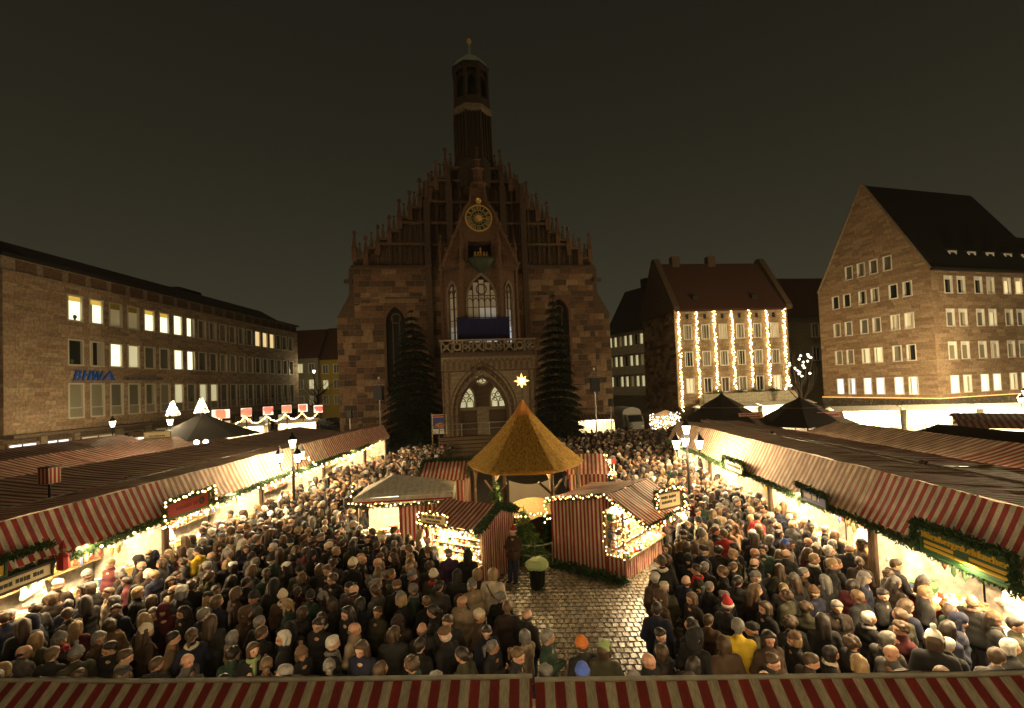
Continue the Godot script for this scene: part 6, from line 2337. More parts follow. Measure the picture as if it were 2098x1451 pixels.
	for k in 9:
		b = B.new()
		b.bx(Vector3(-1.0 + 0.222 * k, 2.05, 0.04), Vector3(-1.0 + 0.222 * (k + 1), 2.3, 0.07))
		obj("board_block", b, M.red_paint if k % 2 == 0 else M.white, bar)
	b = B.new()
	b.bx(Vector3(-1.0, 1.6, 0.0), Vector3(1.0, 1.68, 0.6))
	obj("table_top", b, M.white, bar)

	# parked car and van
	car("dark parked car beside the left church corner, partly hidden", P(-31.6, 1.1, 70.0), 0.9)
	var kb := B.new()
	kb.bx(Vector3(-12, 0, -30), Vector3(9, 1.1, 6))
	var terrace := obj("raised_street", kb, M.paving, self)
	terrace.position = P(-33.0, 0, 74.0)
	struct(terrace)
	van("grey delivery van with rounded box body in the side street", P(11.6, 0, 58.0), 0.15)

	# tree hung with bulbs
	var t := thing("bare_tree", "bare tree hung with large bulbs between townhouse and gabled building", "tree", P(32.4, 0, 58.0))
	b = B.new()
	b.tube([Vector3.ZERO, Vector3(0.1, 2.5, 0), Vector3(0.0, 4.5, 0)], [0.22, 0.17, 0.12], 7)
	obj("trunk", b, M.bark, t)
	var bl := B.new()
	b = B.new()
	for k in 16:
		var a := TAU * k / 16 + rng.randf() * 0.3
		var d := Vector3(sin(a), 0, cos(a))
		var l := rng.randf_range(1.2, 2.2)
		var y := rng.randf_range(2.6, 4.4)
		var pts := [Vector3(0, y, 0), d * l * 0.6 + Vector3(0, y + 1.6, 0), d * l * 0.95 + Vector3(0, y + 3.6, 0), d * l * 0.8 + Vector3(0, y + 5.2, 0)]
		b.tube(pts, [0.07, 0.045, 0.025, 0.012], 5, false)
		if k % 2 == 0:
			b.tube([pts[1], pts[1] + d * 0.5 + Vector3(0.2, 1.4, 0)], [0.03, 0.01], 4, false)
	obj("limbs", b, M.bark, t, true)
	for q in [Vector2(-1.35, 7.2), Vector2(-1.0, 7.0), Vector2(-0.8, 6.6), Vector2(-0.45, 6.3), Vector2(-0.2, 6.1), Vector2(0.1, 6.6), Vector2(0.3, 6.9), Vector2(0.5, 7.3), Vector2(0.7, 7.9), Vector2(0.95, 8.2), Vector2(1.1, 7.8), Vector2(0.3, 7.7), Vector2(0.45, 8.1), Vector2(1.0, 7.4), Vector2(0.15, 5.9), Vector2(0.5, 5.6), Vector2(0.7, 5.9), Vector2(-1.3, 4.9), Vector2(-1.1, 4.5), Vector2(-1.4, 4.1), Vector2(-1.0, 5.2)]:
		bl.lathe(T(Vector3(q.x * 1.05, q.y + 0.4, rng.randf_range(-0.6, 0.9))), [[0, -0.13], [0.12, -0.05], [0.12, 0.05], [0, 0.13]], 6)
	obj("light_bulbs", bl, M.bulb_white, t, true)
	# bare tree by the tall lamp
	t = thing("bare_tree", "bare dark street tree between the office block and the church", "tree", P(-37.2, 0, 78.0))
	b = B.new()
	b.tube([Vector3.ZERO, Vector3(0, 4, 0), Vector3(0.3, 7, 0)], [0.25, 0.18, 0.1], 6)
	obj("trunk", b, M.bark, t)
	b = B.new()
	for k in 26:
		var a := rng.randf() * TAU
		var d := Vector3(sin(a), 0, cos(a))
		var y := rng.randf_range(3, 7)
		b.tube([Vector3(0, y, 0), d * 1.3 + Vector3(0, y + 1.0, 0), d * rng.randf_range(2.0, 3.2) + Vector3(0, y + 2.4, 0)], [0.08, 0.05, 0.02], 4, false)
	obj("limbs", b, M.bark, t, true)

func body_mesh(prof: Array, w: float, col: Color, inset := 0.12) -> B:  # a car body: the side outline drawn across, its upper edges drawn in
	var b := B.new()
	b.col = col
	b.poly(Transform3D(Basis(Vector3.UP, PI / 2), Vector3(0, 0, 0)), prof, -w / 2, w / 2)
	return b

func wheels(o: Node3D, xs: Array, w: float, r: float) -> void:
	for x in xs:
		for s in [-1.0, 1.0]:
			var b := B.new()
			b.tube([Vector3(s * (w / 2 - 0.2), r, x), Vector3(s * (w / 2 + 0.02), r, x)], [r], 14)
			var t := obj("wheel", b, M.black, o)
			b = B.new()
			b.tube([Vector3(s * (w / 2 + 0.02), r, x), Vector3(s * (w / 2 + 0.035), r, x)], [r * 0.6], 10)
			obj("rim", b, M.steel, t)

func car(label: String, at: Vector3, ry: float) -> void:
	var o := thing("parked_car", label, "car", at, ry)
	obj("body", body_mesh([Vector2(-2.1, 0.3), Vector2(2.1, 0.3), Vector2(2.15, 0.7), Vector2(1.9, 0.88), Vector2(-1.9, 0.95), Vector2(-2.15, 0.8)], 1.72, Color(0.03, 0.03, 0.035)), M.paint, o)
	obj("cabin", body_mesh([Vector2(-1.7, 0.93), Vector2(1.1, 0.88), Vector2(0.5, 1.38), Vector2(-1.0, 1.42)], 1.5, Color(0.03, 0.03, 0.035)), M.paint, o)
	var b := B.new()
	for s in [-1.0, 1.0]:
		b.poly(Transform3D(Basis(Vector3.UP, PI / 2), Vector3(s * 0.755, 0, 0)), [Vector2(-1.45, 0.98), Vector2(0.9, 0.95), Vector2(0.45, 1.32), Vector2(-0.95, 1.36)], -0.006, 0.006)
	obj("side_windows", b, M.glass_dark, o)
	wheels(o, [-1.3, 1.3], 1.72, 0.32)
	for s in [-0.6, 0.6]:
		b = B.new()
		b.bx(Vector3(s - 0.18, 0.62, 2.08), Vector3(s + 0.18, 0.76, 2.17))
		obj("headlight", b, M.white, o)
		b = B.new()
		b.bx(Vector3(s - 0.18, 0.68, -2.16), Vector3(s + 0.18, 0.8, -2.08))
		obj("tail_light", b, M.red_paint, o)

func van(label: String, at: Vector3, ry: float) -> void:
	var o := thing("delivery_van", label, "van", at, ry)
	var b := B.new()
	b.col = Color(0.42, 0.42, 0.38)
	var pr := [Vector2(-1.15, 0.6), Vector2(1.15, 0.6), Vector2(1.15, 2.5)]
	for q in 9:
		var a := PI * q / 8
		pr.append(Vector2(1.15 * cos(a) * 0.98, 2.5 + 0.55 * sin(a)))
	pr.append(Vector2(-1.15, 2.5))
	b.poly(Transform3D(), pr, -3.4, 1.0)
	obj("box_body", b, M.paint, o)
	obj("cab", body_mesh([Vector2(-2.4, 0.5), Vector2(-1.02, 0.5), Vector2(-1.02, 2.2), Vector2(-1.7, 2.2), Vector2(-2.3, 1.35)], 2.0, Color(0.3, 0.3, 0.28)), M.paint, o)
	b = B.new()
	b.poly(Transform3D(Basis(Vector3.UP, PI / 2), Vector3.ZERO), [Vector2(-2.31, 1.38), Vector2(-2.27, 1.38), Vector2(-1.72, 2.12), Vector2(-1.76, 2.14)], -0.85, 0.85)
	obj("windscreen", b, M.glass_dark, o)
	wheels(o, [1.6, -2.4], 2.1, 0.4)
	for s in [-0.75, 0.75]:
		b = B.new()
		b.bx(Vector3(s - 0.15, 0.75, 2.36), Vector3(s + 0.15, 0.95, 2.43))
		obj("headlight", b, M.white, o)

func far_stall(label: String, at: Vector3, ry: float, w: float, h: float, roofm: Material, energy: float) -> void:
	var o := thing("market_stall", label, "market stall", at, ry, "lit stalls round the square")
	var b := B.new()
	b.quad(Vector3(-w / 2 - 0.2, h, 0.35), Vector3(w / 2 + 0.2, h, 0.35), Vector3(w / 2 + 0.2, h + 0.4, -1.2), Vector3(-w / 2 - 0.2, h + 0.4, -1.2), [Vector2(0, 0), Vector2(w / 1.2, 0), Vector2(w / 1.2, 1), Vector2(0, 1)])
	b.quad(Vector3(-w / 2 - 0.2, h + 0.4, -1.2), Vector3(w / 2 + 0.2, h + 0.4, -1.2), Vector3(w / 2 + 0.2, h, -2.6), Vector3(-w / 2 - 0.2, h, -2.6), [Vector2(0, 0), Vector2(w / 1.2, 0), Vector2(w / 1.2, 1), Vector2(0, 1)])
	obj("roof_cloth", both_sides(b), roofm, o)
	b = B.new()
	b.bx(Vector3(-w / 2, 0, -2.3), Vector3(w / 2, h, -2.25))
	obj("back_cloth", b, M.cloth_white, o)
	for s in [-1.0, 1.0]:
		b = B.new()
		b.bx(Vector3(s * w / 2, 0, -2.25), Vector3(s * (w / 2 - 0.05), h, 0.0))
		obj("side_cloth", b, M.cloth_white, o)
	b = B.new()
	b.bx(Vector3(-w / 2, 0, -0.1), Vector3(w / 2, 0.9, -0.04))
	b.bx(Vector3(-w / 2, 0.9, -0.7), Vector3(w / 2, 0.95, 0.1))
	obj("counter", b, M.cloth_white, o)
	b = B.new()
	wares(b, Vector3(-w / 2 + 0.2, 0.95, -0.6), Vector3(w / 2 - 0.2, 0.95, 0.0), int(w * 10), 0.22)
	obj("wares", b, M.vcol, o, true)
	b = B.new()
	b.bx(Vector3(-w / 2 + 0.2, h - 0.14, 0.2), Vector3(w / 2 - 0.2, h - 0.08, 0.32))
	obj("lamp_tube", b, M.tube, o)
	b = B.new()
	b.bx(Vector3(-w / 2 + 0.2, h + 0.1, -1.3), Vector3(w / 2 - 0.2, h + 0.16, -1.18))
	obj("lamp_tube", b, M.tube, o)
	area(o.transform * Vector3(0, h - 0.18, 0.26), o.transform.basis * Vector3(0, -1, 0.25), Vector2(w * 0.85, 0.2), energy * 0.5)
	area(o.transform * Vector3(0, h + 0.06, -1.24), o.transform.basis * Vector3(0, -1, -0.4), Vector2(w * 0.85, 0.2), energy * 0.5)

func peaked_tent(label: String, at: Vector3, w: float, he: float, ha: float, ry: float, cap := true) -> Node3D:
	var o := thing("peaked_tent", label, "tent", at, ry, "dark peaked tents")
	var b := B.new()
	var prof := [[w * 0.5, he], [w * 0.36, lerpf(he, ha, 0.24)], [w * 0.2, lerpf(he, ha, 0.55)]]
	if cap:
		prof.append_array([[w * 0.17, lerpf(he, ha, 0.6)]])
	else:
		prof.append([0.0, ha])
	b.lathe(Transform3D(), prof, 8, PI / 8)
	obj("roof", both_sides(b), M.tent_dark, o)
	if cap:
		b = B.new()
		b.lathe(Transform3D(), [[w * 0.2, lerpf(he, ha, 0.6)], [w * 0.10, lerpf(he, ha, 0.78)], [w * 0.03, lerpf(he, ha, 0.9)], [0.0, ha]], 8, PI / 8)
		obj("cap", b, M.tent_dark, o)
		b = B.new()
		b.lathe(Transform3D(), [[w * 0.19, lerpf(he, ha, 0.585)], [w * 0.205, lerpf(he, ha, 0.6)], [w * 0.19, lerpf(he, ha, 0.615)]], 8, PI / 8)
		obj("trim", b, M.pale_wood, o)
	for k in 8:
		var a := TAU * k / 8 + PI / 8
		b = B.new()
		b.tube([Vector3(sin(a) * w * 0.46, 0, cos(a) * w * 0.46), Vector3(sin(a) * w * 0.46, he + 0.1, cos(a) * w * 0.46)], [0.05], 5)
		obj("post", b, M.wood, o)
	return o

func far_stalls() -> void:
	var t := peaked_tent("dark peaked tent with red edged sign before the townhouse", P(16.6, 0, 42.0), 9.4, 1.7, 4.9, 0.0)
	var s := board("red edged sign with pale lettering on the left peaked tent", "sign", P(17.9, 2.95, 39.5), 0.0, 1.9, 0.5, M.cream_ink, M.red_paint, -0.5)
	dashes(s, 1.6, 0.12, 0.16, M.red_paint)
	dashes(s, 1.6, -0.1, 0.18, M.red_paint)
	peaked_tent("dark peaked tent with pink sign nearer the gabled building", P(23.3, 0, 42.0), 8.4, 1.9, 4.3, 0.0)
	s = board("pink lettered sign on the right peaked tent", "sign", P(24.6, 2.75, 39.9), 0.0, 1.95, 0.42, mat(Color(0.7, 0.42, 0.38), 0.7), mat(Color(0.6, 0.3, 0.28), 0.7), -0.5)
	dashes(s, 1.7, 0.0, 0.2, M.red_paint)
	peaked_tent("broad dark tent without a cap before the office block", P(-27.3, 0, 37.0), 8.6, 3.1, 5.0, 0.0, false)
	s = board("pale lettered board on the dark tent before the office block", "sign", P(-28.0, 3.55, 33.2), 0.0, 2.0, 0.55, M.pale_board, M.pale_wood)
	dashes(s, 1.3, 0.02, 0.1, M.ink)
	for k in 2:
		var o := thing("cone_tree", ["left of two cone trees made of lights above the dark tent", "right of two cone trees made of lights above the dark tent"][k], "light tree", P(-29.2, 4.55, 36.2) if k == 0 else P(-26.95, 4.7, 36.4), 0.0, "cone trees of lights")
		var b := B.new()
		b.tube([Vector3(0, -4.5, 0), Vector3(0, 1.2, 0)], [0.05], 6)
		obj("pole", b, M.iron, o)
		b = B.new()
		b.lathe(T(Vector3(0, 0.35, 0)), [[0.5, 0], [0.36, 0.35], [0.2, 0.8], [0.06, 1.2], [0, 1.25]], 10)
		obj("frame", b, M.white, o)
		b = B.new()
		for q in 90:
			var f := rng.randf()
			var a := rng.randf() * TAU
			b.lathe(T(Vector3(sin(a) * lerpf(0.52, 0.06, f), 0.35 + 1.2 * f, cos(a) * lerpf(0.52, 0.06, f))), [[0, -0.045], [0.045, 0], [0, 0.045]], 5)
		obj("light_bulbs", b, M.bulb_white, o, true)
		omni(o.position + Vector3(0, 0.9, 0.75), 2.5, Color(1, 0.9, 0.66), 0.3)
	# lit picture boards on posts, with garlands of light between them
	var spots := [[-32.0, 46, 4.5], [-30.6, 48, 4.5], [-29.4, 50, 4.5], [-28.4, 52, 4.55], [-27.5, 54, 4.55], [-26.6, 56, 4.3]]
	var hues := [Color(1.0, 0.45, 0.25), Color(1.0, 0.6, 0.4), Color(1.0, 0.55, 0.42), Color(1.0, 0.6, 0.5), Color(1.0, 0.5, 0.42), Color(1.0, 0.62, 0.55)]
	var ord := ["first", "second", "third", "fourth", "fifth", "last"]
	for k in 6:
		var o := thing("lit_board", "%s from the left of the lit boards on posts before the office" % ord[k], "lit sign", P(spots[k][0], 0, spots[k][1]), 0.35, "small lit boards on posts")
		var b := B.new()
		b.tube([Vector3.ZERO, Vector3(0, spots[k][2], 0)], [0.06], 6)
		obj("post", b, M.wood, o)
		b = B.new()
		b.bx(Vector3(-0.8 if k == 0 else -0.5, spots[k][2] - 0.4, 0.02), Vector3(0.8 if k == 0 else 0.5, spots[k][2] + 0.5, 0.12))
		obj("lamp_panel", b, glow(hues[k].lerp(Color(1, 0.92, 0.84), 0.7), 1.9, Color(0.5, 0.3, 0.2)), o)
		b = B.new()
		for q in 7:
			b.bx(Vector3(rng.randf_range(-0.5, 0.2), spots[k][2] + rng.randf_range(-0.4, 0.3), 0.121), Vector3(rng.randf_range(0.21, 0.52), spots[k][2] + rng.randf_range(0.31, 0.5), 0.125 + 0.004 * q))
		obj("lamp_print", b, glow(Color(1.0, 0.45 - 0.1 * (k % 3), 0.3), 0.7), o)
		if k > 0:
			var a := P(spots[k - 1][0], spots[k - 1][2] - 0.5, spots[k - 1][1] - 0.3)
			var c := P(spots[k][0], spots[k][2] - 0.5, spots[k][1] - 0.3)
			light_string("swag of lights from the %s to the %s lit board before the office" % [ord[k - 1], ord[k]], [a, a.lerp(c, 0.3) + Vector3(0, -0.55, 0), a.lerp(c, 0.5) + Vector3(0, -0.7, 0), a.lerp(c, 0.7) + Vector3(0, -0.55, 0), c], 0.16, 0.075, "swags between the lit boards", false, 0.06)
	far_stall("white lit stall under the lit boards, left of its twin", P(-32.0, 0, 50.0), 0.3, 3.6, 2.9, M.cloth_white, 150.0)
	far_stall("white lit stall under the lit boards, nearer the church", P(-28.0, 0, 53.5), 0.3, 4.2, 2.9, M.cloth_white, 150.0)
	far_stall("dim stall hung with golden wares behind the dark tent", P(-34.5, 0, 41.5), 0.9, 4.0, 3.0, M.wood, 12.0)
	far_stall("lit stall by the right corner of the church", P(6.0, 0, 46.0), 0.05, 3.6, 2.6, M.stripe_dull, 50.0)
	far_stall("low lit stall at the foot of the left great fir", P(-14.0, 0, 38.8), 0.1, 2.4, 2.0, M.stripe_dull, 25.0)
	var b2 := thing("light_cluster_stall", "stall smothered in bright bulbs beside the townhouse corner", "market stall", P(14.0, 0, 51.0), 0.1)
	var b := B.new()
	b.bx(Vector3(-1.6, 0, -2), Vector3(1.6, 2.3, -0.1))
	obj("hut", b, M.wood, b2)
	b = B.new()
	b.poly(Transform3D(), [Vector2(-1.9, 2.3), Vector2(1.9, 2.3), Vector2(0, 3.0)], -2.2, 0.3)
	obj("roof", b, M.wood, b2)
	b = B.new()
	for q in 190:
		b.lathe(T(Vector3(rng.randf_range(-1.7, 1.7), rng.randf_range(0.9, 2.7), rng.randf_range(0.0, 0.35))), [[0, -0.05], [0.05, 0], [0, 0.05]], 5)
	obj("light_bulbs", b, M.bulb_white, b2, true)
	omni(P(14.0, 1.8, 49.9), 10.0, Color(1, 0.9, 0.68), 0.4)
	# bright stalls that run along the gabled building
	for k in 3:
		far_stall("%s glaring white stall along the gabled building" % ["leftmost", "middle", "rightmost"][k], P(31.8 + 5.4 * k, 0, 46.0 - 1.6 * k), -0.25, 5.2, 2.5, M.cloth_white, 320.0)
	for k in 2:
		far_stall("%s stall of the lit row far out beyond the right roofs" % ["nearer", "farther"][k], P(29.0 + 4.0 * k, 0, 30.0 + 5 * k), -0.6, 4.0, 2.4, M.stripe_dull, 60.0)

func front_awnings() -> void:
	# roofs of the two stalls right below the camera
	for k in 2:
		var x0 := -7.4 if k == 0 else -0.1
		var x1 := -0.12 if k == 0 else 7.4
		var y := 3.6 if k == 0 else 3.592
		var d := 4.26 if k == 0 else 4.24
		var o := thing("front_stall", ["striped awning roof in the foreground, left of the seam", "striped awning roof in the foreground, right of the seam"][k], "market stall", P((x0 + x1) / 2, 0, d), -0.012 if k == 0 else 0.016, "stalls right below the viewer")
		var h := (x1 - x0) / 2
		var b := cloth_roof(Vector3(-h, y - 1.35, 2.0), Vector3(h, y - 1.35, 2.0), Vector3(-h, y, 0), Vector3(h, y, 0), 0.177, 0.05, 90, 16, 0.045)
		obj("roof_cloth", both_sides(b), M.stripe_grey, o)
		b = B.new()
		b.tube([Vector3(-h, y, 0), Vector3(0, y - 0.03, 0), Vector3(h, y, 0)], [0.022], 6)
		obj("ridge_hem", b, M.cloth_white, o)
		b = cloth_roof(Vector3(-h, y, -0.01), Vector3(h, y, -0.01), Vector3(-h, y - 0.75, -1.1), Vector3(h, y - 0.75, -1.1), 0.177, 0.02, 30, 4)
		b = upward(b)
		obj("far_roof_cloth", both_sides(b), M.stripe_grey, o)
		for x in [-h + 0.1, 0.0, h - 0.1]:
			b = B.new()
			b.bx(Vector3(x - 0.05, 0, -0.95), Vector3(x + 0.05, y - 0.7, -0.85))
			obj("post", b, M.wood, o)
		b = B.new()
		b.bx(Vector3(-h, 0, -0.9), Vector3(h, 0.95, -0.86))
		obj("counter_front", b, M.cloth_red, o)
		for q in 3:
			b = B.new()
			b.bx(Vector3(lerpf(-h, h, (q + 0.15) / 3.0), y - 0.95, -0.75), Vector3(lerpf(-h, h, (q + 0.85) / 3.0), y - 0.91, -0.65))
			obj("lamp_tube", b, M.tube, o)
		area(o.transform * Vector3(0, y - 0.98, -0.7), Vector3(0, -1, -0.5), Vector2(h * 1.8, 0.15), 22.0)

# ---------------------------------------------------------------- people
# a smooth skin round tapered capsules [a, b, ra, rb], meshed as surface nets
func skin_of(bones: Array, cell: float, k: float, paint = null) -> B:
	var lo := Vector3(9, 9, 9)
	var hi := Vector3(-9, -9, -9)
	for q in bones:
		var r: float = maxf(q[2], q[3]) + cell * 2.0
		lo = lo.min(q[0] - Vector3(r, r, r)).min(q[1] - Vector3(r, r, r))
		hi = hi.max(q[0] + Vector3(r, r, r)).max(q[1] + Vector3(r, r, r))
	var nx := int((hi.x - lo.x) / cell) + 2
	var ny := int((hi.y - lo.y) / cell) + 2
	var nz := int((hi.z - lo.z) / cell) + 2
	var f := PackedFloat32Array()
	f.resize(nx * ny * nz)
	f.fill(9.0)
	for q in bones:
		var a: Vector3 = q[0]
		var ab: Vector3 = q[1] - a
		var ra: float = q[2]
		var rb: float = q[3]
		var bb := maxf(ab.length_squared(), 1e-9)
		var m := maxf(ra, rb) + k + cell * 1.5
		var l0: Vector3 = (a.min(q[1]) - Vector3(m, m, m) - lo) / cell
		var h0: Vector3 = (a.max(q[1]) + Vector3(m, m, m) - lo) / cell
		for z in range(maxi(0, int(l0.z)), mini(nz, int(h0.z) + 1)):
			for y in range(maxi(0, int(l0.y)), mini(ny, int(h0.y) + 1)):
				var at := (z * ny + y) * nx
				for x in range(maxi(0, int(l0.x)), mini(nx, int(h0.x) + 1)):
					var p := lo + Vector3(x, y, z) * cell - a
					var t := clampf(p.dot(ab) / bb, 0.0, 1.0)
					var d := (p - ab * t).length() - lerpf(ra, rb, t)
					var g := f[at + x]
					var h := maxf(k - absf(g - d), 0.0) / k
					f[at + x] = minf(g, d) - h * h * k * 0.25
	var b := B.new()
	var vid := PackedInt32Array()
	vid.resize(nx * ny * nz)
	vid.fill(-1)
	var off := [0, 1, nx, nx + 1, nx * ny, nx * ny + 1, nx * ny + nx, nx * ny + nx + 1]
	var cor := [Vector3(0, 0, 0), Vector3(1, 0, 0), Vector3(0, 1, 0), Vector3(1, 1, 0), Vector3(0, 0, 1), Vector3(1, 0, 1), Vector3(0, 1, 1), Vector3(1, 1, 1)]
	var ed := [[0, 1], [2, 3], [4, 5], [6, 7], [0, 2], [1, 3], [4, 6], [5, 7], [0, 4], [1, 5], [2, 6], [3, 7]]
	for z in nz - 1:
		for y in ny - 1:
			var at := (z * ny + y) * nx
			for x in nx - 1:
				var g0 := f[at + x]
				if absf(g0) > cell * 2.6:
					continue
				var neg := 0
				for c in 8:
					if f[at + x + off[c]] < 0.0:
						neg += 1
				if neg == 0 or neg == 8:
					continue
				var s := Vector3.ZERO
				var n := 0
				for e in ed:
					var u := f[at + x + off[e[0]]]
					var w := f[at + x + off[e[1]]]
					if (u < 0.0) != (w < 0.0):
						s += cor[e[0]].lerp(cor[e[1]], u / (u - w))
						n += 1
				vid[at + x] = b.v.size()
				var v := lo + (Vector3(x, y, z) + s / n) * cell
				b.v.append(v)
				var gr := Vector3(f[at + x + 1] - g0 + f[at + x + off[7]] - f[at + x + off[6]], f[at + x + nx] - g0 + f[at + x + off[7]] - f[at + x + off[5]], f[at + x + nx * ny] - g0 + f[at + x + off[7]] - f[at + x + off[3]])
				b.n.append(gr.normalized())
				b.c.append(paint.call(v) if paint != null else Color(1, 1, 1))
				b.t.append(Vector2.ZERO)
	var sx := [1, nx, nx * ny]
	for z in range(1, nz - 1):
		for y in range(1, ny - 1):
			var at := (z * ny + y) * nx
			for x in range(1, nx - 1):
				var g0 := f[at + x]
				if absf(g0) > cell * 1.8:
					continue
				for ax in 3:
					var g1 := f[at + x + sx[ax]]
					if (g0 < 0.0) == (g1 < 0.0):
						continue
					var o1: int = sx[(ax + 1) % 3]
					var o2: int = sx[(ax + 2) % 3]
					var i0 := vid[at + x]
					var i1 := vid[at + x - o1]
					var i2 := vid[at + x - o1 - o2]
					var i3 := vid[at + x - o2]
					if i0 < 0 or i1 < 0 or i2 < 0 or i3 < 0:
						continue
					if g0 < 0.0:
						b.i.append_array([i0, i2, i1, i0, i3, i2])
					else:
						b.i.append_array([i0, i1, i2, i0, i2, i3])
	return b

func hand_bones(w: Vector3, d: Vector3, palm: Vector3, s: float, curl: float) -> Array:  # w wrist, d along the hand, palm the way the palm looks
	d = d.normalized()
	var side := d.cross(palm).normalized() * s
	palm = side.cross(d).normalized() * s
	var out := [[w, w + d * 0.085 + side * 0.022, 0.022, 0.018], [w, w + d * 0.085 - side * 0.022, 0.022, 0.018]]
	for k in 4:
		var root := w + d * 0.085 + side * (0.03 - 0.02 * k)
		var l: float = [0.036, 0.042, 0.039, 0.030][k]
		var d1 := (d * cos(curl) + palm * sin(curl)).normalized()
		var d2 := (d * cos(curl * 2.2) + palm * sin(curl * 2.2)).normalized()
		out.append([root, root + d1 * l, 0.0095, 0.009])
		out.append([root + d1 * l, root + d1 * l + d2 * l * 0.9, 0.009, 0.008])
	var th := w + d * 0.025 + side * 0.022
	var t1 := th + (d * 0.6 + side * 0.75 + palm * 0.3).normalized() * 0.045
	out.append([th, t1, 0.013, 0.011])
	out.append([t1, t1 + (d * 0.9 + side * 0.2 + palm * 0.35).normalized() * 0.034, 0.010, 0.009])
	return out

var HEAD := Vector3(0, 1.50, 0)

func at_head(bones: Array, s := 1.02) -> Array:
	var out := []
	for q in bones:
		out.append([HEAD + (q[0] - HEAD) * s, HEAD + (q[1] - HEAD) * s, q[2] * s, q[3] * s])
	return out

func V(x: float, y: float, z: float) -> Vector3:
	return Vector3(x, y, z)

func mirror(bones: Array) -> Array:
	var out := []
	for q in bones:
		out.append(q)
		if absf(q[0].x) > 1e-4 or absf(q[1].x) > 1e-4:
			out.append([q[0] * Vector3(-1, 1, 1), q[1] * Vector3(-1, 1, 1), q[2], q[3]])
	return out

var poses := []

func head_turn(k: int) -> Transform3D:
	var r := Basis(Vector3.UP, [0.0, 0.55, -0.6, 0.3, -0.35][k]) * Basis(Vector3.RIGHT, [0.12, 0.0, 0.2, -0.04, 0.06][k])
	return Transform3D(r, HEAD - r * HEAD)
var hairs := {}
var legs_mesh: ArrayMesh
var shoes_mesh: ArrayMesh

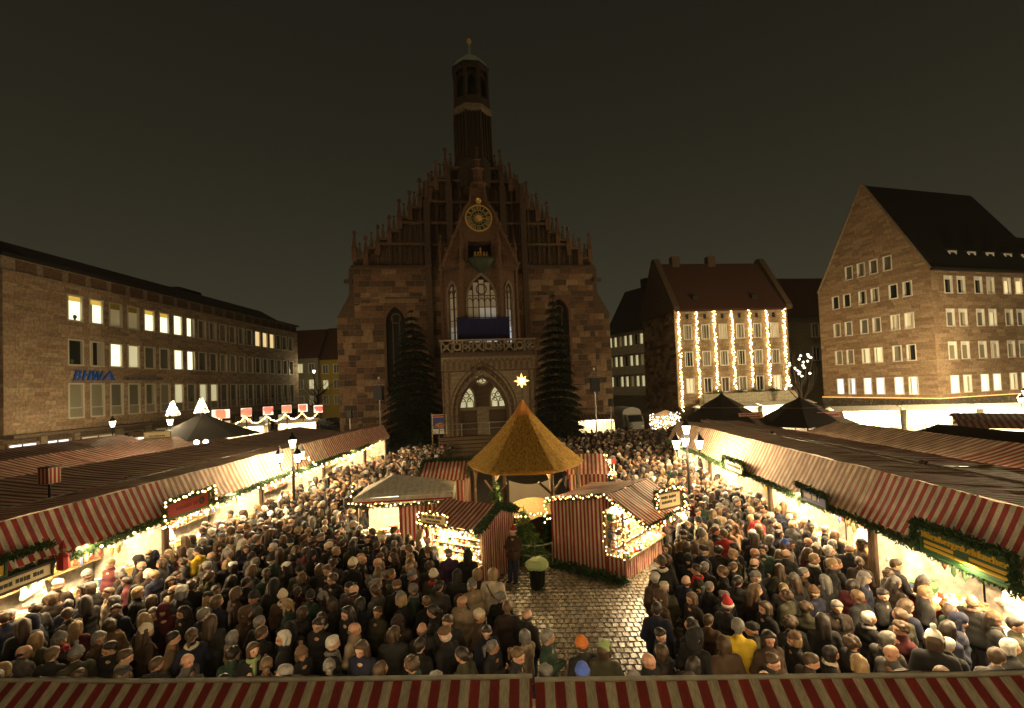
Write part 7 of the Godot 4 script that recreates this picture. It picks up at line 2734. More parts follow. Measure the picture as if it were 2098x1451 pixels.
func make_people_shapes() -> void:
	var head := at_head(mirror([[V(0, 1.655, -0.03), V(0, 1.665, 0.02), 0.088, 0.082], [V(0, 1.60, 0.035), V(0, 1.645, 0.045), 0.058, 0.06], [V(0, 1.58, 0.03), V(0, 1.555, 0.062), 0.046, 0.03], [V(0, 1.638, 0.102), V(0, 1.606, 0.122), 0.010, 0.015], [V(0.09, 1.635, -0.012), V(0.088, 1.605, -0.008), 0.018, 0.013], [V(0.02, 1.658, 0.092), V(0.045, 1.655, 0.082), 0.013, 0.011], [V(0.012, 1.577, 0.096), V(0.022, 1.578, 0.09), 0.011, 0.008], [V(0, 1.43, -0.02), V(0, 1.57, -0.022), 0.058, 0.05]]))
	var eye := HEAD + (V(0.034, 1.640, 0.096) - HEAD) * 1.02
	var lip := HEAD + (V(0.0, 1.577, 0.102) - HEAD) * 1.02
	var face := func(v: Vector3) -> Color:
		var m := Vector3(absf(v.x), v.y, v.z)
		if m.distance_to(eye) < 0.0145:
			return Color(0.12, 0.08, 0.06)
		if m.distance_to(eye + Vector3(0.004, 0.024, 0)) < 0.0125 and v.z > 0.06:
			return Color(0.45, 0.32, 0.24)
		if Vector3(v.x * 0.5, v.y * 1.4, v.z).distance_to(Vector3(0, lip.y * 1.4, lip.z)) < 0.017:
			return Color(0.80, 0.42, 0.40)
		if m.distance_to(Vector3(0.055, 1.655, 0.09)) < 0.03:
			return Color(1.0, 0.86, 0.82)
		return Color(1, 1, 1)
	var head_b := skin_of(head, 0.0125, 0.03, face)
	# elbow and wrist of each arm (left +x, right -x); reach true where a hand shows
	var arms := [
		[V(0.275, 1.12, -0.07), V(0.215, 0.95, 0.11), false, V(-0.275, 1.12, -0.07), V(-0.215, 0.95, 0.11), false],
		[V(0.275, 1.12, -0.06), V(0.215, 0.95, 0.11), false, V(-0.27, 1.13, 0.02), V(-0.09, 1.30, 0.29), true],
		[V(0.27, 1.12, 0.04), V(-0.10, 1.13, 0.20), false, V(-0.27, 1.12, 0.04), V(0.10, 1.08, 0.23), false],
		[V(0.265, 1.10, -0.03), V(0.275, 0.86, 0.06), true, V(-0.265, 1.10, -0.03), V(-0.275, 0.86, 0.06), true],
		[V(0.275, 1.12, -0.07), V(0.215, 0.95, 0.11), false, V(-0.275, 1.12, -0.07), V(-0.215, 0.95, 0.11), false]]
	var legs := mirror([[V(0.09, 0.92, 0), V(0.1, 0.5, 0.015), 0.085, 0.06], [V(0.1, 0.5, 0.015), V(0.105, 0.09, -0.015), 0.055, 0.04]])
	legs_mesh = skin_of(mirror([[V(0.08, 0.95, 0), V(0.1, 0.5, 0.015), 0.115, 0.085], [V(0.1, 0.5, 0.015), V(0.105, 0.09, -0.015), 0.082, 0.075]]), 0.03, 0.03).mesh()
	shoes_mesh = skin_of(mirror([[V(0.105, 0.05, -0.06), V(0.12, 0.045, 0.14), 0.048, 0.042]]), 0.022, 0.02).mesh()
	for k in arms.size():
		var A: Array = arms[k]
		var body := [[V(0, 0.98, 0), V(0, 1.38, -0.01), 0.11, 0.11], [V(-0.15, 1.38, -0.015), V(0.15, 1.38, -0.015), 0.06, 0.06], [V(0, 1.38, -0.015), V(0, 1.53, -0.02), 0.06, 0.055]]
		body.append_array(legs)
		for s in 2:
			var el: Vector3 = A[s * 3]
			var wr: Vector3 = A[s * 3 + 1]
			var sh := V(0.18 if s == 0 else -0.18, 1.38, -0.015)
			body.append([sh, el, 0.05, 0.04])
			body.append([el, wr, 0.04, 0.028])
		var bb := skin_of(body, 0.034, 0.03)
		bb.add(head_b, head_turn(k))
		for s in 2:
			if A[s * 3 + 2]:
				var el: Vector3 = A[s * 3]
				var wr: Vector3 = A[s * 3 + 1]
				var palm := V(0, 0, -1) if k == 1 else V(-1 if s == 0 else 1, 0, -0.2)
				bb.add(skin_of(hand_bones(wr, (wr - el).normalized() + (V(0.4, 0.3, 0) if k == 1 else V(0, -0.3, 0)), palm, 1.0 if s == 0 else -1.0, 0.75 if k == 1 else 0.35), 0.007, 0.008), Transform3D())
		var long := k == 4
		var coat := [[V(-0.165, 1.385, -0.02), V(0.165, 1.385, -0.02), 0.088, 0.088], [V(-0.085, 1.27, 0.0), V(0.085, 1.27, 0.0), 0.14, 0.14], [V(-0.07, 1.1, 0.01), V(0.07, 1.1, 0.01), 0.148, 0.148], [V(-0.08, 0.95, 0.005), V(0.08, 0.95, 0.005), 0.155, 0.155], [V(-0.085, 0.86, 0), V(0.085, 0.86, 0), 0.155, 0.155], [V(0, 1.43, -0.03), V(0, 1.485, -0.03), 0.09, 0.078], [V(-0.03, 1.46, 0.03), V(0.03, 1.46, 0.03), 0.05, 0.05]]
		if long:
			coat.append([V(-0.085, 0.8, 0), V(-0.1, 0.52, 0), 0.15, 0.16])
			coat.append([V(0.085, 0.8, 0), V(0.1, 0.52, 0), 0.15, 0.16])
		for s in 2:
			var el: Vector3 = A[s * 3]
			var wr: Vector3 = A[s * 3 + 1]
			var sh := V(0.195 if s == 0 else -0.195, 1.375, -0.02)
			coat.append([sh, el, 0.082, 0.068])
			coat.append([el, wr, 0.068, 0.054])
		var fold := FastNoiseLite.new()
		fold.seed = k
		fold.frequency = 6.0
		poses.append({"body": bb.mesh(), "coat": skin_of(coat, 0.027, 0.045, func(v): 
			var q := 0.9 + 0.35 * fold.get_noise_3d(v.x, v.y * 0.6, v.z)
			return Color(q, q, q)).mesh()})
	# hair and hats
	var rim := []
	for q in 12:
		var a := TAU * q / 12
		var c := TAU * (q + 1) / 12
		rim.append([V(0.094 * sin(a), 1.672 + 0.012 * cos(a), -0.005 + 0.098 * cos(a)), V(0.094 * sin(c), 1.672 + 0.012 * cos(c), -0.005 + 0.098 * cos(c)), 0.024, 0.024])
	var dome := [[V(0, 1.69, -0.025), V(0, 1.70, 0.015), 0.102, 0.098]]
	var short := mirror([[V(0, 1.675, -0.04), V(0, 1.695, 0.005), 0.094, 0.088], [V(0, 1.61, -0.065), V(0, 1.66, -0.06), 0.062, 0.07], [V(0.07, 1.65, -0.03), V(0.06, 1.70, 0.02), 0.036, 0.04], [V(0.03, 1.73, 0.055), V(0.05, 1.715, 0.055), 0.03, 0.026]])
	var bob := short.duplicate()
	bob.append_array(mirror([[V(0.085, 1.68, 0.0), V(0.088, 1.565, 0.012), 0.042, 0.036], [V(0.03, 1.64, -0.075), V(0.045, 1.545, -0.06), 0.065, 0.055]]))
	var long_h := bob.duplicate()
	long_h.append_array(mirror([[V(0.03, 1.6, -0.085), V(0.05, 1.36, -0.115), 0.07, 0.045], [V(0.085, 1.6, -0.01), V(0.1, 1.45, -0.03), 0.04, 0.03]]))
	var curl := short.duplicate()
	var rr := RandomNumberGenerator.new()
	rr.seed = 4
	for q in 34:
		var d := Vector3(rr.randfn(), absf(rr.randfn()) - 0.35, rr.randfn() - 0.5).normalized()
		if d.z > 0.45 and d.y < 0.5:
			continue
		var p := V(0, 1.665, -0.015) + d * 0.1
		curl.append([p, p + V(0.005, 0, 0), 0.034, 0.034])
	var thin := mirror([[V(0.082, 1.615, -0.02), V(0.06, 1.60, -0.07), 0.026, 0.032], [V(0.0, 1.59, -0.085), V(0.05, 1.60, -0.078), 0.034, 0.032]])
	var tail := short.duplicate()
	tail.append_array([[V(0, 1.66, -0.12), V(0, 1.64, -0.17), 0.035, 0.045], [V(0, 1.64, -0.17), V(0, 1.48, -0.17), 0.042, 0.018]])
	var beanie := dome.duplicate()
	beanie.append_array(rim)
	beanie.append([V(0, 1.73, -0.02), V(0, 1.775, -0.025), 0.08, 0.045])
	var bobble := beanie.duplicate()
	bobble.append([V(0, 1.845, -0.03), V(0, 1.85, -0.03), 0.04, 0.04])
	var cap := mirror([[V(0.03, 1.715, -0.05), V(0.035, 1.715, 0.03), 0.072, 0.068], [V(0.0, 1.70, 0.08), V(0.045, 1.695, 0.085), 0.035, 0.028], [V(0.0, 1.69, 0.125), V(0.05, 1.685, 0.11), 0.012, 0.012]])
	var beret := [[V(-0.05, 1.72, -0.02), V(0.06, 1.735, -0.02), 0.07, 0.075], [V(0.0, 1.72, -0.07), V(0.02, 1.725, 0.05), 0.08, 0.068], [V(0.0, 1.80, -0.02), V(0.0, 1.815, -0.02), 0.008, 0.006]]
	var hood := mirror([[V(0, 1.68, -0.045), V(0, 1.70, 0.03), 0.115, 0.105], [V(0, 1.60, -0.07), V(0, 1.5, -0.06), 0.1, 0.1], [V(0.095, 1.66, 0.03), V(0.085, 1.55, 0.035), 0.036, 0.04], [V(0.08, 1.50, 0.0), V(0.04, 1.47, 0.05), 0.05, 0.04]])
	var santa := rim.duplicate()
	var santa_top := [[V(0, 1.69, -0.02), V(0, 1.71, 0.0), 0.096, 0.094], [V(0, 1.75, -0.02), V(0.03, 1.83, -0.03), 0.07, 0.045], [V(0.03, 1.83, -0.03), V(0.11, 1.80, -0.04), 0.04, 0.02]]
	var all := {"short": short, "bob": bob, "long": long_h, "curly": curl, "thin": thin, "ponytail": tail, "beanie": beanie, "bobble": bobble, "cap": cap, "beret": beret, "hood": hood, "santa_rim": santa, "santa": santa_top}
	for key in all:
		var r2 := RandomNumberGenerator.new()
		r2.seed = 7
		var strands: bool = key in ["short", "bob", "long", "curly", "thin", "ponytail"]
		hairs[key] = skin_of(at_head(all[key]), 0.0145, 0.022, func(_v):
			var q := r2.randf_range(0.62, 1.25) if strands else r2.randf_range(0.9, 1.05)
			return Color(q, q, q)).mesh()
	# scarf
	var sc := []
	for q in 10:
		var a := TAU * q / 10
		var c := TAU * (q + 1) / 10
		sc.append([V(0.088 * sin(a), 1.475 + 0.01 * sin(a * 2), -0.015 + 0.09 * cos(a)), V(0.088 * sin(c), 1.475 + 0.01 * sin(c * 2), -0.015 + 0.09 * cos(c)), 0.034, 0.034])
	sc.append([V(0.03, 1.45, 0.1), V(0.04, 1.25, 0.155), 0.035, 0.03])
	hairs["scarf"] = skin_of(sc, 0.018, 0.02).mesh()

var COATS := {"black": Color(0.007, 0.0065, 0.0065), "charcoal": Color(0.018, 0.017, 0.016), "navy": Color(0.008, 0.011, 0.03), "dark brown": Color(0.028, 0.016, 0.010), "brown": Color(0.06, 0.034, 0.018), "olive": Color(0.04, 0.038, 0.018), "grey": Color(0.08, 0.075, 0.07), "beige": Color(0.30, 0.23, 0.15), "camel": Color(0.22, 0.14, 0.07), "wine red": Color(0.08, 0.010, 0.014), "red": Color(0.38, 0.022, 0.022), "purple": Color(0.06, 0.028, 0.075), "pale blue": Color(0.13, 0.18, 0.26), "cream": Color(0.52, 0.45, 0.33), "dark green": Color(0.02, 0.05, 0.03), "orange": Color(0.52, 0.15, 0.03), "yellow": Color(0.62, 0.43, 0.03), "blue": Color(0.04, 0.08, 0.35), "white": Color(0.65, 0.62, 0.56)}
var COMMON := ["black", "black", "black", "black", "black", "black", "black", "charcoal", "charcoal", "dark brown", "navy", "charcoal", "charcoal", "charcoal", "navy", "navy", "dark brown", "dark brown", "brown", "olive", "grey", "wine red", "dark green", "camel", "beige", "grey", "brown", "olive", "charcoal", "black", "dark brown", "black", "navy", "black"]
var HAIR := {"blond": Color(0.27, 0.18, 0.085), "light brown": Color(0.115, 0.068, 0.033), "brown": Color(0.06, 0.034, 0.016), "dark": Color(0.018, 0.012, 0.008), "grey": Color(0.17, 0.16, 0.145), "white": Color(0.46, 0.44, 0.39), "red": Color(0.17, 0.05, 0.018)}
var HATC := {"black": Color(0.015, 0.014, 0.014), "grey": Color(0.13, 0.125, 0.12), "white": Color(0.70, 0.67, 0.60), "red": Color(0.40, 0.025, 0.03), "cream": Color(0.55, 0.48, 0.36), "pink": Color(0.55, 0.20, 0.22), "blue": Color(0.05, 0.10, 0.42), "brown": Color(0.11, 0.06, 0.03), "orange": Color(0.55, 0.16, 0.03), "green": Color(0.22, 0.30, 0.12)}
var SKIN := [Color(0.46, 0.27, 0.18), Color(0.52, 0.32, 0.22), Color(0.40, 0.22, 0.14)]
var mats := {}

func cloth(kind: String, c: Color) -> StandardMaterial3D:
	var key := "%s %s" % [kind, c]
	if not mats.has(key):
		var m := mat(c, 0.55 if kind == "hair" else 0.9, {"vertex_color_use_as_albedo": true})
		if kind == "skin":
			m.roughness = 0.55
			m.subsurf_scatter_enabled = true
			m.subsurf_scatter_strength = 0.06
		mats[key] = m
	return mats[key]

func random_look() -> Dictionary:
	var d := {"pose": [0, 0, 0, 1, 2, 2, 3, 4, 4][rng.randi() % 9], "coat": COMMON[rng.randi() % COMMON.size()], "hat": "", "hatc": "", "skin": rng.randi() % 3, "scarf": "", "trousers": [Color(0.012, 0.012, 0.014), Color(0.02, 0.03, 0.06), Color(0.03, 0.026, 0.02)][rng.randi() % 3], "s": rng.randf_range(0.89, 1.02)}
	d.hairc = ["blond", "blond", "light brown", "light brown", "brown", "brown", "brown", "brown", "dark", "dark", "dark", "dark", "grey", "grey", "white", "brown"][rng.randi() % 16]
	d.hair = ["short", "short", "short", "bob", "bob", "long", "curly", "ponytail", "thin"][rng.randi() % 9]
	if d.hair == "thin" and d.hairc in ["blond", "red"]:
		d.hairc = "grey"
	if rng.randf() < 0.19:
		d.hat = ["beanie", "beanie", "bobble", "cap", "cap", "beret", "hood"][rng.randi() % 7]
		d.hatc = ["black", "black", "black", "grey", "grey", "brown", "brown", "cream", "white", "grey"][rng.randi() % 10]
		if d.hat == "hood":
			d.hatc = ""
		d.hair = ["thin", "thin", "bob", "long"][rng.randi() % 4] if d.hat != "hood" else "thin"
	if rng.randf() < 0.14:
		d.scarf = ["black", "grey", "cream", "brown", "red", "grey"][rng.randi() % 6]
	return d

func person(d: Dictionary, at: Vector3, ry: float, lean := 0.0) -> Node3D:
	var o := Node3D.new()
	o.name = numbered("person")
	add_child(o)
	o.transform = Transform3D((Basis(Vector3.UP, ry) * Basis(Vector3.RIGHT, lean)).scaled(Vector3.ONE * d.s), at)
	inst("body", poses[d.pose].body, cloth("skin", SKIN[d.skin]), o)
	inst("trousers", legs_mesh, cloth("trousers", d.trousers), o)
	inst("shoes", shoes_mesh, cloth("shoes", Color(0.02, 0.015, 0.012)), o)
	var cc: Color = COATS[d.coat]
	inst("coat", poses[d.pose].coat, cloth("coat", cc), o)
	inst("hair", hairs[d.hair], cloth("hair", HAIR[d.hairc]), o).transform = head_turn(d.pose)
	if d.hat == "santa":
		inst("hat", hairs.santa, cloth("hat", HATC.red), o).transform = head_turn(d.pose)
		inst("hat_trim", hairs.santa_rim, cloth("hat", HATC.white), o).transform = head_turn(d.pose)
	elif d.hat == "hood":
		inst("hood", hairs.hood, cloth("coat", cc), o).transform = head_turn(d.pose)
	elif d.hat != "":
		inst("hat", hairs[d.hat], cloth("hat", HATC[d.hatc]), o).transform = head_turn(d.pose)
	if d.scarf != "":
		inst("scarf", hairs.scarf, cloth("hat", HATC[d.scarf]), o)
	o.set_meta("category", "person")
	o.set_meta("group", "people crowding the market")
	return o

func looks_like(d: Dictionary) -> String:
	var h := ""
	if d.hat == "hood":
		h = "hood up"
	elif d.hat == "santa":
		h = "red santa hat"
	elif d.hat != "":
		h = "%s %s" % [d.hatc, {"beanie": "knit hat", "bobble": "bobble hat", "cap": "flat cap", "beret": "beret"}[d.hat]]
	elif d.hair == "thin":
		h = "balding %s hair" % d.hairc
	else:
		h = "%s %s" % [{"short": "short", "bob": "bobbed", "long": "long", "curly": "curly", "ponytail": "tied"}[d.hair], d.hairc] + " hair"
	return "person in %s %s, %s" % [d.coat, "long coat" if d.pose == 4 else "jacket", h]

func in_box(x: float, d: float, x0: float, x1: float, d0: float, d1: float) -> bool:
	return x > x0 and x < x1 and d > d0 and d < d1

func standable(x: float, d: float, gap: PackedVector2Array, cells: Array) -> bool:
	for c in cells:
		if Geometry2D.is_point_in_polygon(Vector2(x, d), c):
			return false
	for t in [1.0, 1.09, 1.18, 1.27, 1.36]:
		if Geometry2D.is_point_in_polygon(Vector2(x * t, d * t), gap):
			return false
	var q := x / d
	if d > 11.6 and d < 16.0 and q > -0.238 and q < 0.04:
		return false
	if d > 11.7 and d < 16.5 and q > 0.04 and q < 0.258:
		return false
	if d > 13.6 and d < 16.5 and q > 0.25 and q < 0.30:
		return false
	if d > 15.0 and d < 17.0 and q > -0.39 and q < -0.16:
		return false
	if in_box(x, d, -7.1, -2.9, 16.3, 19.1) or in_box(x, d, -5.3, -2.7, 19.0, 21.5) or in_box(x, d, 1.0, 3.2, 19.2, 21.8) or in_box(x, d, 1.7, 4.2, 23.4, 25.0):
		return false
	if Vector2(x + 0.5, d - 19.4).length() < 3.0 or in_box(x, d, -1.4, 0.9, 14.2, 18) or in_box(x, d, -6.8, 1.6, 21.5, 46):
		return false
	if (x < -11.0 and x > -12.0) or (x > 8.0 and x < 8.45):
		for q2 in [8.2, 14.3, 19.5, 25.4, 31.6] if x < 0 else [5.6, 12.0, 17.0, 22.6, 28.2]:
			if absf(d - q2) < 0.35:
				return false
	if d > 29 and x < -6.5 and (Vector2(x + 10.9, d - 41.8).length() < 1.5 or d > 38):
		return false
	if Vector2(x - 2.0, d - 41.6).length() < 1.6 or Vector2(x - 6.0, d - 47).length() < 2.6 or d > 44.5:
		return false
	return true

func people() -> void:
	make_people_shapes()
	var gap := PackedVector2Array(GAP)
	var cells := []
	for s in [[P(-1.81, 0, 14.35), -0.455, -2.3, 0.35, -2.4, 0.32], [P(2.58, 0, 14.55), 0.912, -0.4, 3.1, -3.1, 0.4]]:
		var xf := T(s[0], s[1])
		var pg := PackedVector2Array()
		for c in [Vector3(s[2], 0, s[4]), Vector3(s[3], 0, s[4]), Vector3(s[3], 0, s[5]), Vector3(s[2], 0, s[5])]:
			var w: Vector3 = xf * c
			pg.append(Vector2(w.x, -w.z))
		cells.append(pg)
	var used := []
	# people the photo lets one pick out
	var special := [
		["person in cream poncho with blond hair seen from behind by the left shelf stall", -1.17, 11.22, PI - 0.2, {"pose": 0, "coat": "cream", "hair": "bob", "hairc": "blond", "hat": "", "trousers": Color(0.02, 0.02, 0.02), "s": 1.04}, 0.0],
		["person in yellow jacket with short grey hair in the right foreground crowd", 3.47, 8.59, PI - 0.35, {"pose": 0, "coat": "yellow", "hair": "short", "hairc": "grey", "hat": "", "s": 1.05}, 0.0],
		["person in red santa hat leaning on the striped side wall of the left shelf stall", -0.92, 14.75, -0.5, {"pose": 2, "coat": "brown", "hair": "thin", "hairc": "brown", "hat": "santa", "s": 0.95}, -0.13],
		["person in white bobble hat and black jacket, biggest white hat of the right foreground", 6.35, 7.99, PI * 0.8, {"pose": 0, "coat": "black", "hair": "bob", "hairc": "brown", "hat": "bobble", "hatc": "white", "s": 1.08}, 0.0],
		["person in blue knit hat right behind the awning seam", 0.58, 7.46, PI, {"pose": 0, "coat": "navy", "hair": "thin", "hairc": "brown", "hat": "beanie", "hatc": "blue", "s": 1.0}, 0.0],
		["person in green jacket with green hat on the open pavement edge", 1.02, 8.1, PI * 0.9, {"pose": 4, "coat": "olive", "hair": "bob", "hairc": "brown", "hat": "beanie", "hatc": "green", "s": 1.0}, 0.0],
		["person in orange hat and dark jacket beside the one in green hat", 0.66, 8.3, PI * 1.1, {"pose": 0, "coat": "charcoal", "hair": "thin", "hairc": "brown", "hat": "beanie", "hatc": "orange", "s": 0.98}, 0.0],
		["person in red and white knit hat in the right crowd", 3.7, 9.62, PI * 0.7, {"pose": 0, "coat": "black", "hair": "thin", "hairc": "dark", "hat": "santa", "s": 0.98}, 0.0],
		["person in white beret and black jacket in the left crowd", -8.33, 10.49, PI * 0.9, {"pose": 0, "coat": "black", "hair": "bob", "hairc": "grey", "hat": "beret", "hatc": "white", "s": 1.05}, 0.0],
		["person in bright yellow jacket close to the counter of the left row", -10.2, 13.5, -PI * 0.5, {"pose": 1, "coat": "yellow", "hair": "short", "hairc": "dark", "hat": "", "s": 1.0}, 0.0],
		["person in blue knit hat near the counter of the right row", 6.6, 13.0, PI * 0.6, {"pose": 0, "coat": "beige", "hair": "bob", "hairc": "light brown", "hat": "beanie", "hatc": "blue", "s": 0.98}, 0.0],
		["person in red jacket with dark hair near the counter of the right row", 6.9, 15.15, PI * 0.6, {"pose": 0, "coat": "red", "hair": "short", "hairc": "dark", "hat": "", "s": 1.06}, 0.0],
		["person in red jacket with light brown hair in the middle of the right crowd", 5.26, 13.64, PI, {"pose": 0, "coat": "red", "hair": "short", "hairc": "light brown", "hat": "", "s": 1.05}, 0.0],
		["person in camel jacket and black flat cap before the corner stall", 4.16, 13.84, PI, {"pose": 0, "coat": "camel", "hair": "thin", "hairc": "dark", "hat": "cap", "hatc": "black", "s": 1.0}, 0.0],
		["person in beige long coat with grey hair before the corner stall", 4.62, 13.6, PI, {"pose": 4, "coat": "beige", "hair": "short", "hairc": "grey", "hat": "", "s": 1.08}, 0.0],
		["person in purple jacket and grey flat cap before the left shelf stall", -2.55, 12.9, PI * 1.1, {"pose": 0, "coat": "purple", "hair": "thin", "hairc": "grey", "hat": "cap", "hatc": "grey", "s": 0.98}, 0.0],
		["person in black jacket with hood up right before the left shelf stall", -2.0, 12.75, PI, {"pose": 0, "coat": "black", "hair": "thin", "hairc": "dark", "hat": "hood", "s": 0.99}, 0.0],
		["person in jeans and beige jacket standing at the left end of the shelf stall", -3.75, 14.55, PI * 0.6, {"pose": 0, "coat": "beige", "hair": "long", "hairc": "blond", "hat": "", "trousers": Color(0.06, 0.09, 0.16), "s": 1.02}, 0.0],
		["person in black jacket and cream scarf right of the open pavement, facing the corner stall", 2.95, 11.6, PI, {"pose": 0, "coat": "black", "hair": "short", "hairc": "brown", "hat": "", "scarf": "cream", "s": 1.08}, 0.0],
		["person in cream knit hat and black jacket in the middle of the left crowd", -4.91, 12.01, PI * 0.9, {"pose": 0, "coat": "black", "hair": "thin", "hairc": "brown", "hat": "beanie", "hatc": "cream", "s": 1.05}, 0.0],
		["person in black jacket, green scarf and brown hair behind the left awning", -5.27, 8.3, 0.4, {"pose": 1, "coat": "black", "hair": "bob", "hairc": "brown", "hat": "", "scarf": "green", "s": 0.98}, 0.0],
		["person in orange jacket with blond hair behind the right awning", 4.9, 7.6, PI, {"pose": 0, "coat": "orange", "hair": "bob", "hairc": "blond", "hat": "", "s": 1.0}, 0.0],
		["seller in white jacket inside the second stall of the left row", -13.65, 16.5, PI * 0.5, {"pose": 2, "coat": "white", "hair": "bob", "hairc": "brown", "hat": "", "s": 0.98}, 0.0],
		["seller in white jacket inside the first stall of the left row", -13.65, 12.0, PI * 0.5, {"pose": 1, "coat": "white", "hair": "short", "hairc": "dark", "hat": "", "s": 1.0}, 0.0],
		["seller in white jacket inside the nearest stall of the right row", 9.8, 10.2, -PI * 0.5, {"pose": 1, "coat": "white", "hair": "thin", "hairc": "grey", "hat": "", "s": 1.0}, 0.0],
		["seller in white jacket inside the second stall of the right row", 9.8, 14.6, -PI * 0.5, {"pose": 2, "coat": "white", "hair": "bob", "hairc": "blond", "hat": "", "s": 0.98}, 0.0]]
	for s in special:
		var d := random_look()
		d.hat = ""
		d.scarf = ""
		for k in s[4]:
			d[k] = s[4][k]
		var o := person(d, P(s[1], 0.004, s[2]), s[3], s[5])
		o.set_meta("label", s[0])
		used.append(Vector2(s[1], s[2]))
	var bag := thing("shoulder_bag", "dark red shoulder bag at the side of the person in cream poncho", "bag", P(-0.90, 0.95, 11.2))
	obj("bag_body", skin_of([[V(-0.08, 0, 0), V(0.08, 0, 0), 0.09, 0.09], [V(-0.08, -0.1, 0), V(0.08, -0.1, 0), 0.09, 0.09]], 0.025, 0.03), M.red_paint, bag)
	var sb := B.new()
	sb.tube([V(-0.05, 0.05, 0.05), V(-0.28, 0.35, 0.2), V(-0.42, 0.56, 0.06)], [0.014], 4)
	obj("strap", sb, M.black, bag)
	# the crowd: as tight as people stand
	var hash := {}
	for u in used:
		hash[Vector2i(floori(u.x / 0.5), floori(u.y / 0.5))] = [u]
	var all := []
	var tries := 0
	while tries < 110000:
		tries += 1
		var zone := tries % 4
		var x := 0.0
		var d := 0.0
		if zone < 2:
			x = rng.randf_range(-12.15, 8.52)
			d = rng.randf_range(6.6, 16.5)
		elif zone == 2:
			x = rng.randf_range(-12.15, 8.52)
			d = rng.randf_range(16.0, 29.5)
		else:
			x = rng.randf_range(-10.6, 14.5)
			d = rng.randf_range(28.0, 44.5)
		if Vector2(x + 10.7, d - 20).length() < 0.4 or Vector2(x - 6.37, d - 20).length() < 0.4:
			continue
		if absf(x - 0.0457 * d) / d > 1.32:
			continue
		var need := 0.50 if d < 14 else 0.44
		var cell := Vector2i(floori(x / 0.5), floori(d / 0.5))
		var ok := true
		for cx in range(-1, 2):
			for cy in range(-1, 2):
				for u in hash.get(cell + Vector2i(cx, cy), []):
					if u.distance_to(Vector2(x, d)) < need:
						ok = false
		if not ok or not standable(x, d, gap, cells):
			continue
		if not hash.has(cell):
			hash[cell] = []
		hash[cell].append(Vector2(x, d))
		all.append(Vector2(x, d))
	all.sort_custom(func(a, c): return a.length() < c.length())
	var made := []
	var rest := []
	for u in all:
		var r := rng.randf()
		var ry := PI + rng.randfn() * 0.45
		if r > 0.5:
			ry = PI * 0.5 * (1.0 if rng.randf() < 0.55 else -1.0) + rng.randfn() * 0.4
		if r > 0.9:
			ry = rng.randfn() * 0.5
		if u.x < -10.2 or (u.x > 6.8 and u.y < 28):
			ry = (-PI if u.x < 0 else PI) * 0.5 + rng.randfn() * 0.5
		var d := random_look()
		if made.size() < 274:
			var o := person(d, P(u.x, 0.004, u.y), ry, rng.randfn() * 0.03)
			made.append([o, looks_like(d), u, ry])
		else:
			rest.append([d, u, ry])
	name_people(made)
	crowd(rest)

func name_people(made: Array) -> void:
	var groups := {}
	for m in made:
		var a := fposmod(m[3] + PI, TAU) - PI
		var way := "facing away" if absf(a) > 2.3 else ("facing us" if absf(a) < 0.8 else ("facing right" if a > 0 else "facing left"))
		var u: Vector2 = m[2]
		var zone := "left crowd" if u.x < -0.9 else "right crowd"
		if u.y < 8.6:
			zone = "behind the awning"
		elif u.x < -9.6:
			zone = "by left stalls"
		elif u.x > 6.6:
			zone = "by right stalls"
		var key: String = "%s, %s, %s" % [m[1], way, zone]
		if not groups.has(key):
			groups[key] = []
		groups[key].append(m)
	var nth := ["nearest", "second nearest", "third nearest", "fourth nearest", "fifth nearest", "sixth nearest", "seventh nearest", "eighth nearest"]
	for key in groups:
		var g: Array = groups[key]
		for k in g.size():
			g[k][0].set_meta("label", key if g.size() == 1 else "%s, %s" % [key, nth[mini(k, 7)]])

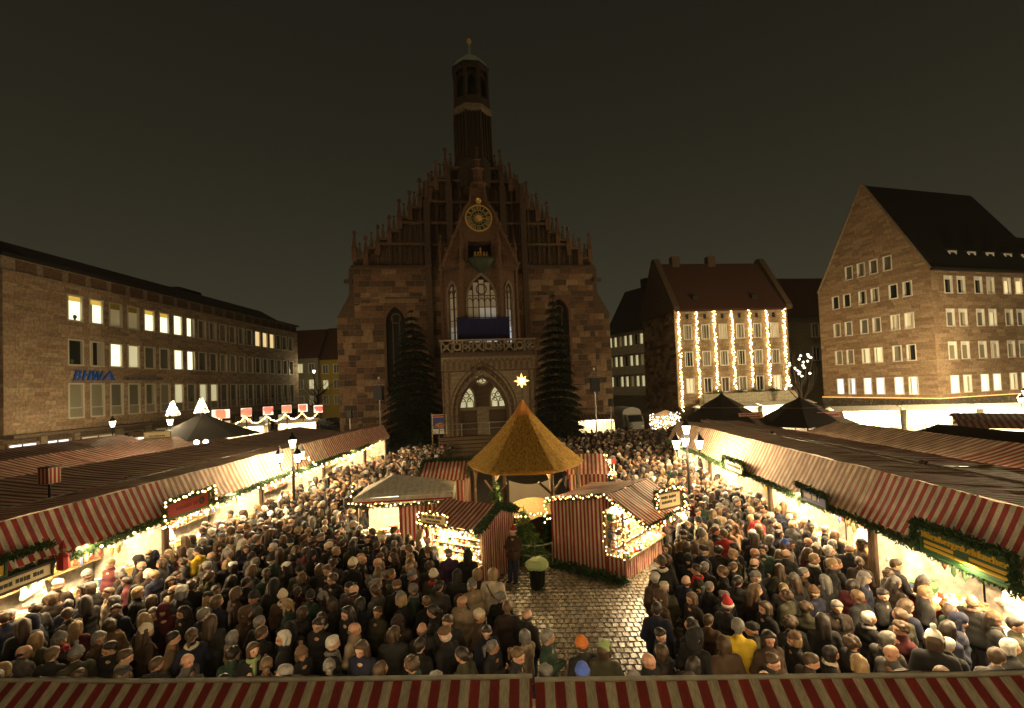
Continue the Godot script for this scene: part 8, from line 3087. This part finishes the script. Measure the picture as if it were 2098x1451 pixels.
func crowd(rest: Array) -> void:
	var o := Node3D.new()
	o.name = "crowd"
	add_child(o)
	o.set_meta("kind", "stuff")
	o.set_meta("label", "dense far crowd of people filling the alleys up to the church")
	o.set_meta("category", "crowd")
	var sets := {}
	var put := func(m: Mesh, key: String, mt: Material, xf: Transform3D, c: Color) -> void:
		if not sets.has(key):
			sets[key] = [m, mt, [], []]
		sets[key][2].append(xf)
		sets[key][3].append(c)
	var tint := mat(Color(1, 1, 1), 0.9, {"vertex_color_use_as_albedo": true})
	var tint_hair := mat(Color(1, 1, 1), 0.55, {"vertex_color_use_as_albedo": true})
	for r in rest:
		var d: Dictionary = r[0]
		var xf := Transform3D(Basis(Vector3.UP, r[2]).scaled(Vector3.ONE * d.s), P(r[1].x, 0.004, r[1].y))
		var cc: Color = COATS[d.coat]
		put.call(poses[d.pose].body, "bodies%d" % d.pose, tint, xf, SKIN[d.skin])
		put.call(poses[d.pose].coat, "coats%d" % d.pose, tint, xf, cc)
		put.call(legs_mesh, "trousers", tint, xf, d.trousers)
		put.call(hairs[d.hair], "hair" + d.hair, tint_hair, xf * head_turn(d.pose), HAIR[d.hairc])
		if d.hat == "hood":
			put.call(hairs.hood, "hood", tint, xf * head_turn(d.pose), cc)
		elif d.hat != "":
			put.call(hairs[d.hat], "hat" + d.hat, tint, xf * head_turn(d.pose), HATC[d.hatc])
	for key in sets:
		var s: Array = sets[key]
		var mm := MultiMesh.new()
		mm.transform_format = MultiMesh.TRANSFORM_3D
		mm.use_colors = true
		mm.mesh = s[0]
		mm.instance_count = s[2].size()
		for k in s[2].size():
			mm.set_instance_transform(k, s[2][k])
			mm.set_instance_color(k, s[3][k])
		var n := MultiMeshInstance3D.new()
		n.name = {"b": "crowd_bodies", "c": "crowd_coats", "t": "crowd_trousers", "h": "crowd_hair"}[key[0]] if not key.begins_with("hat") else "crowd_hats"
		n.multimesh = mm
		n.material_override = s[1]
		n.set_meta("kind", "stuff")
		o.add_child(n, true)
	print("people apart ", 274 + 26, " in the crowd ", rest.size())
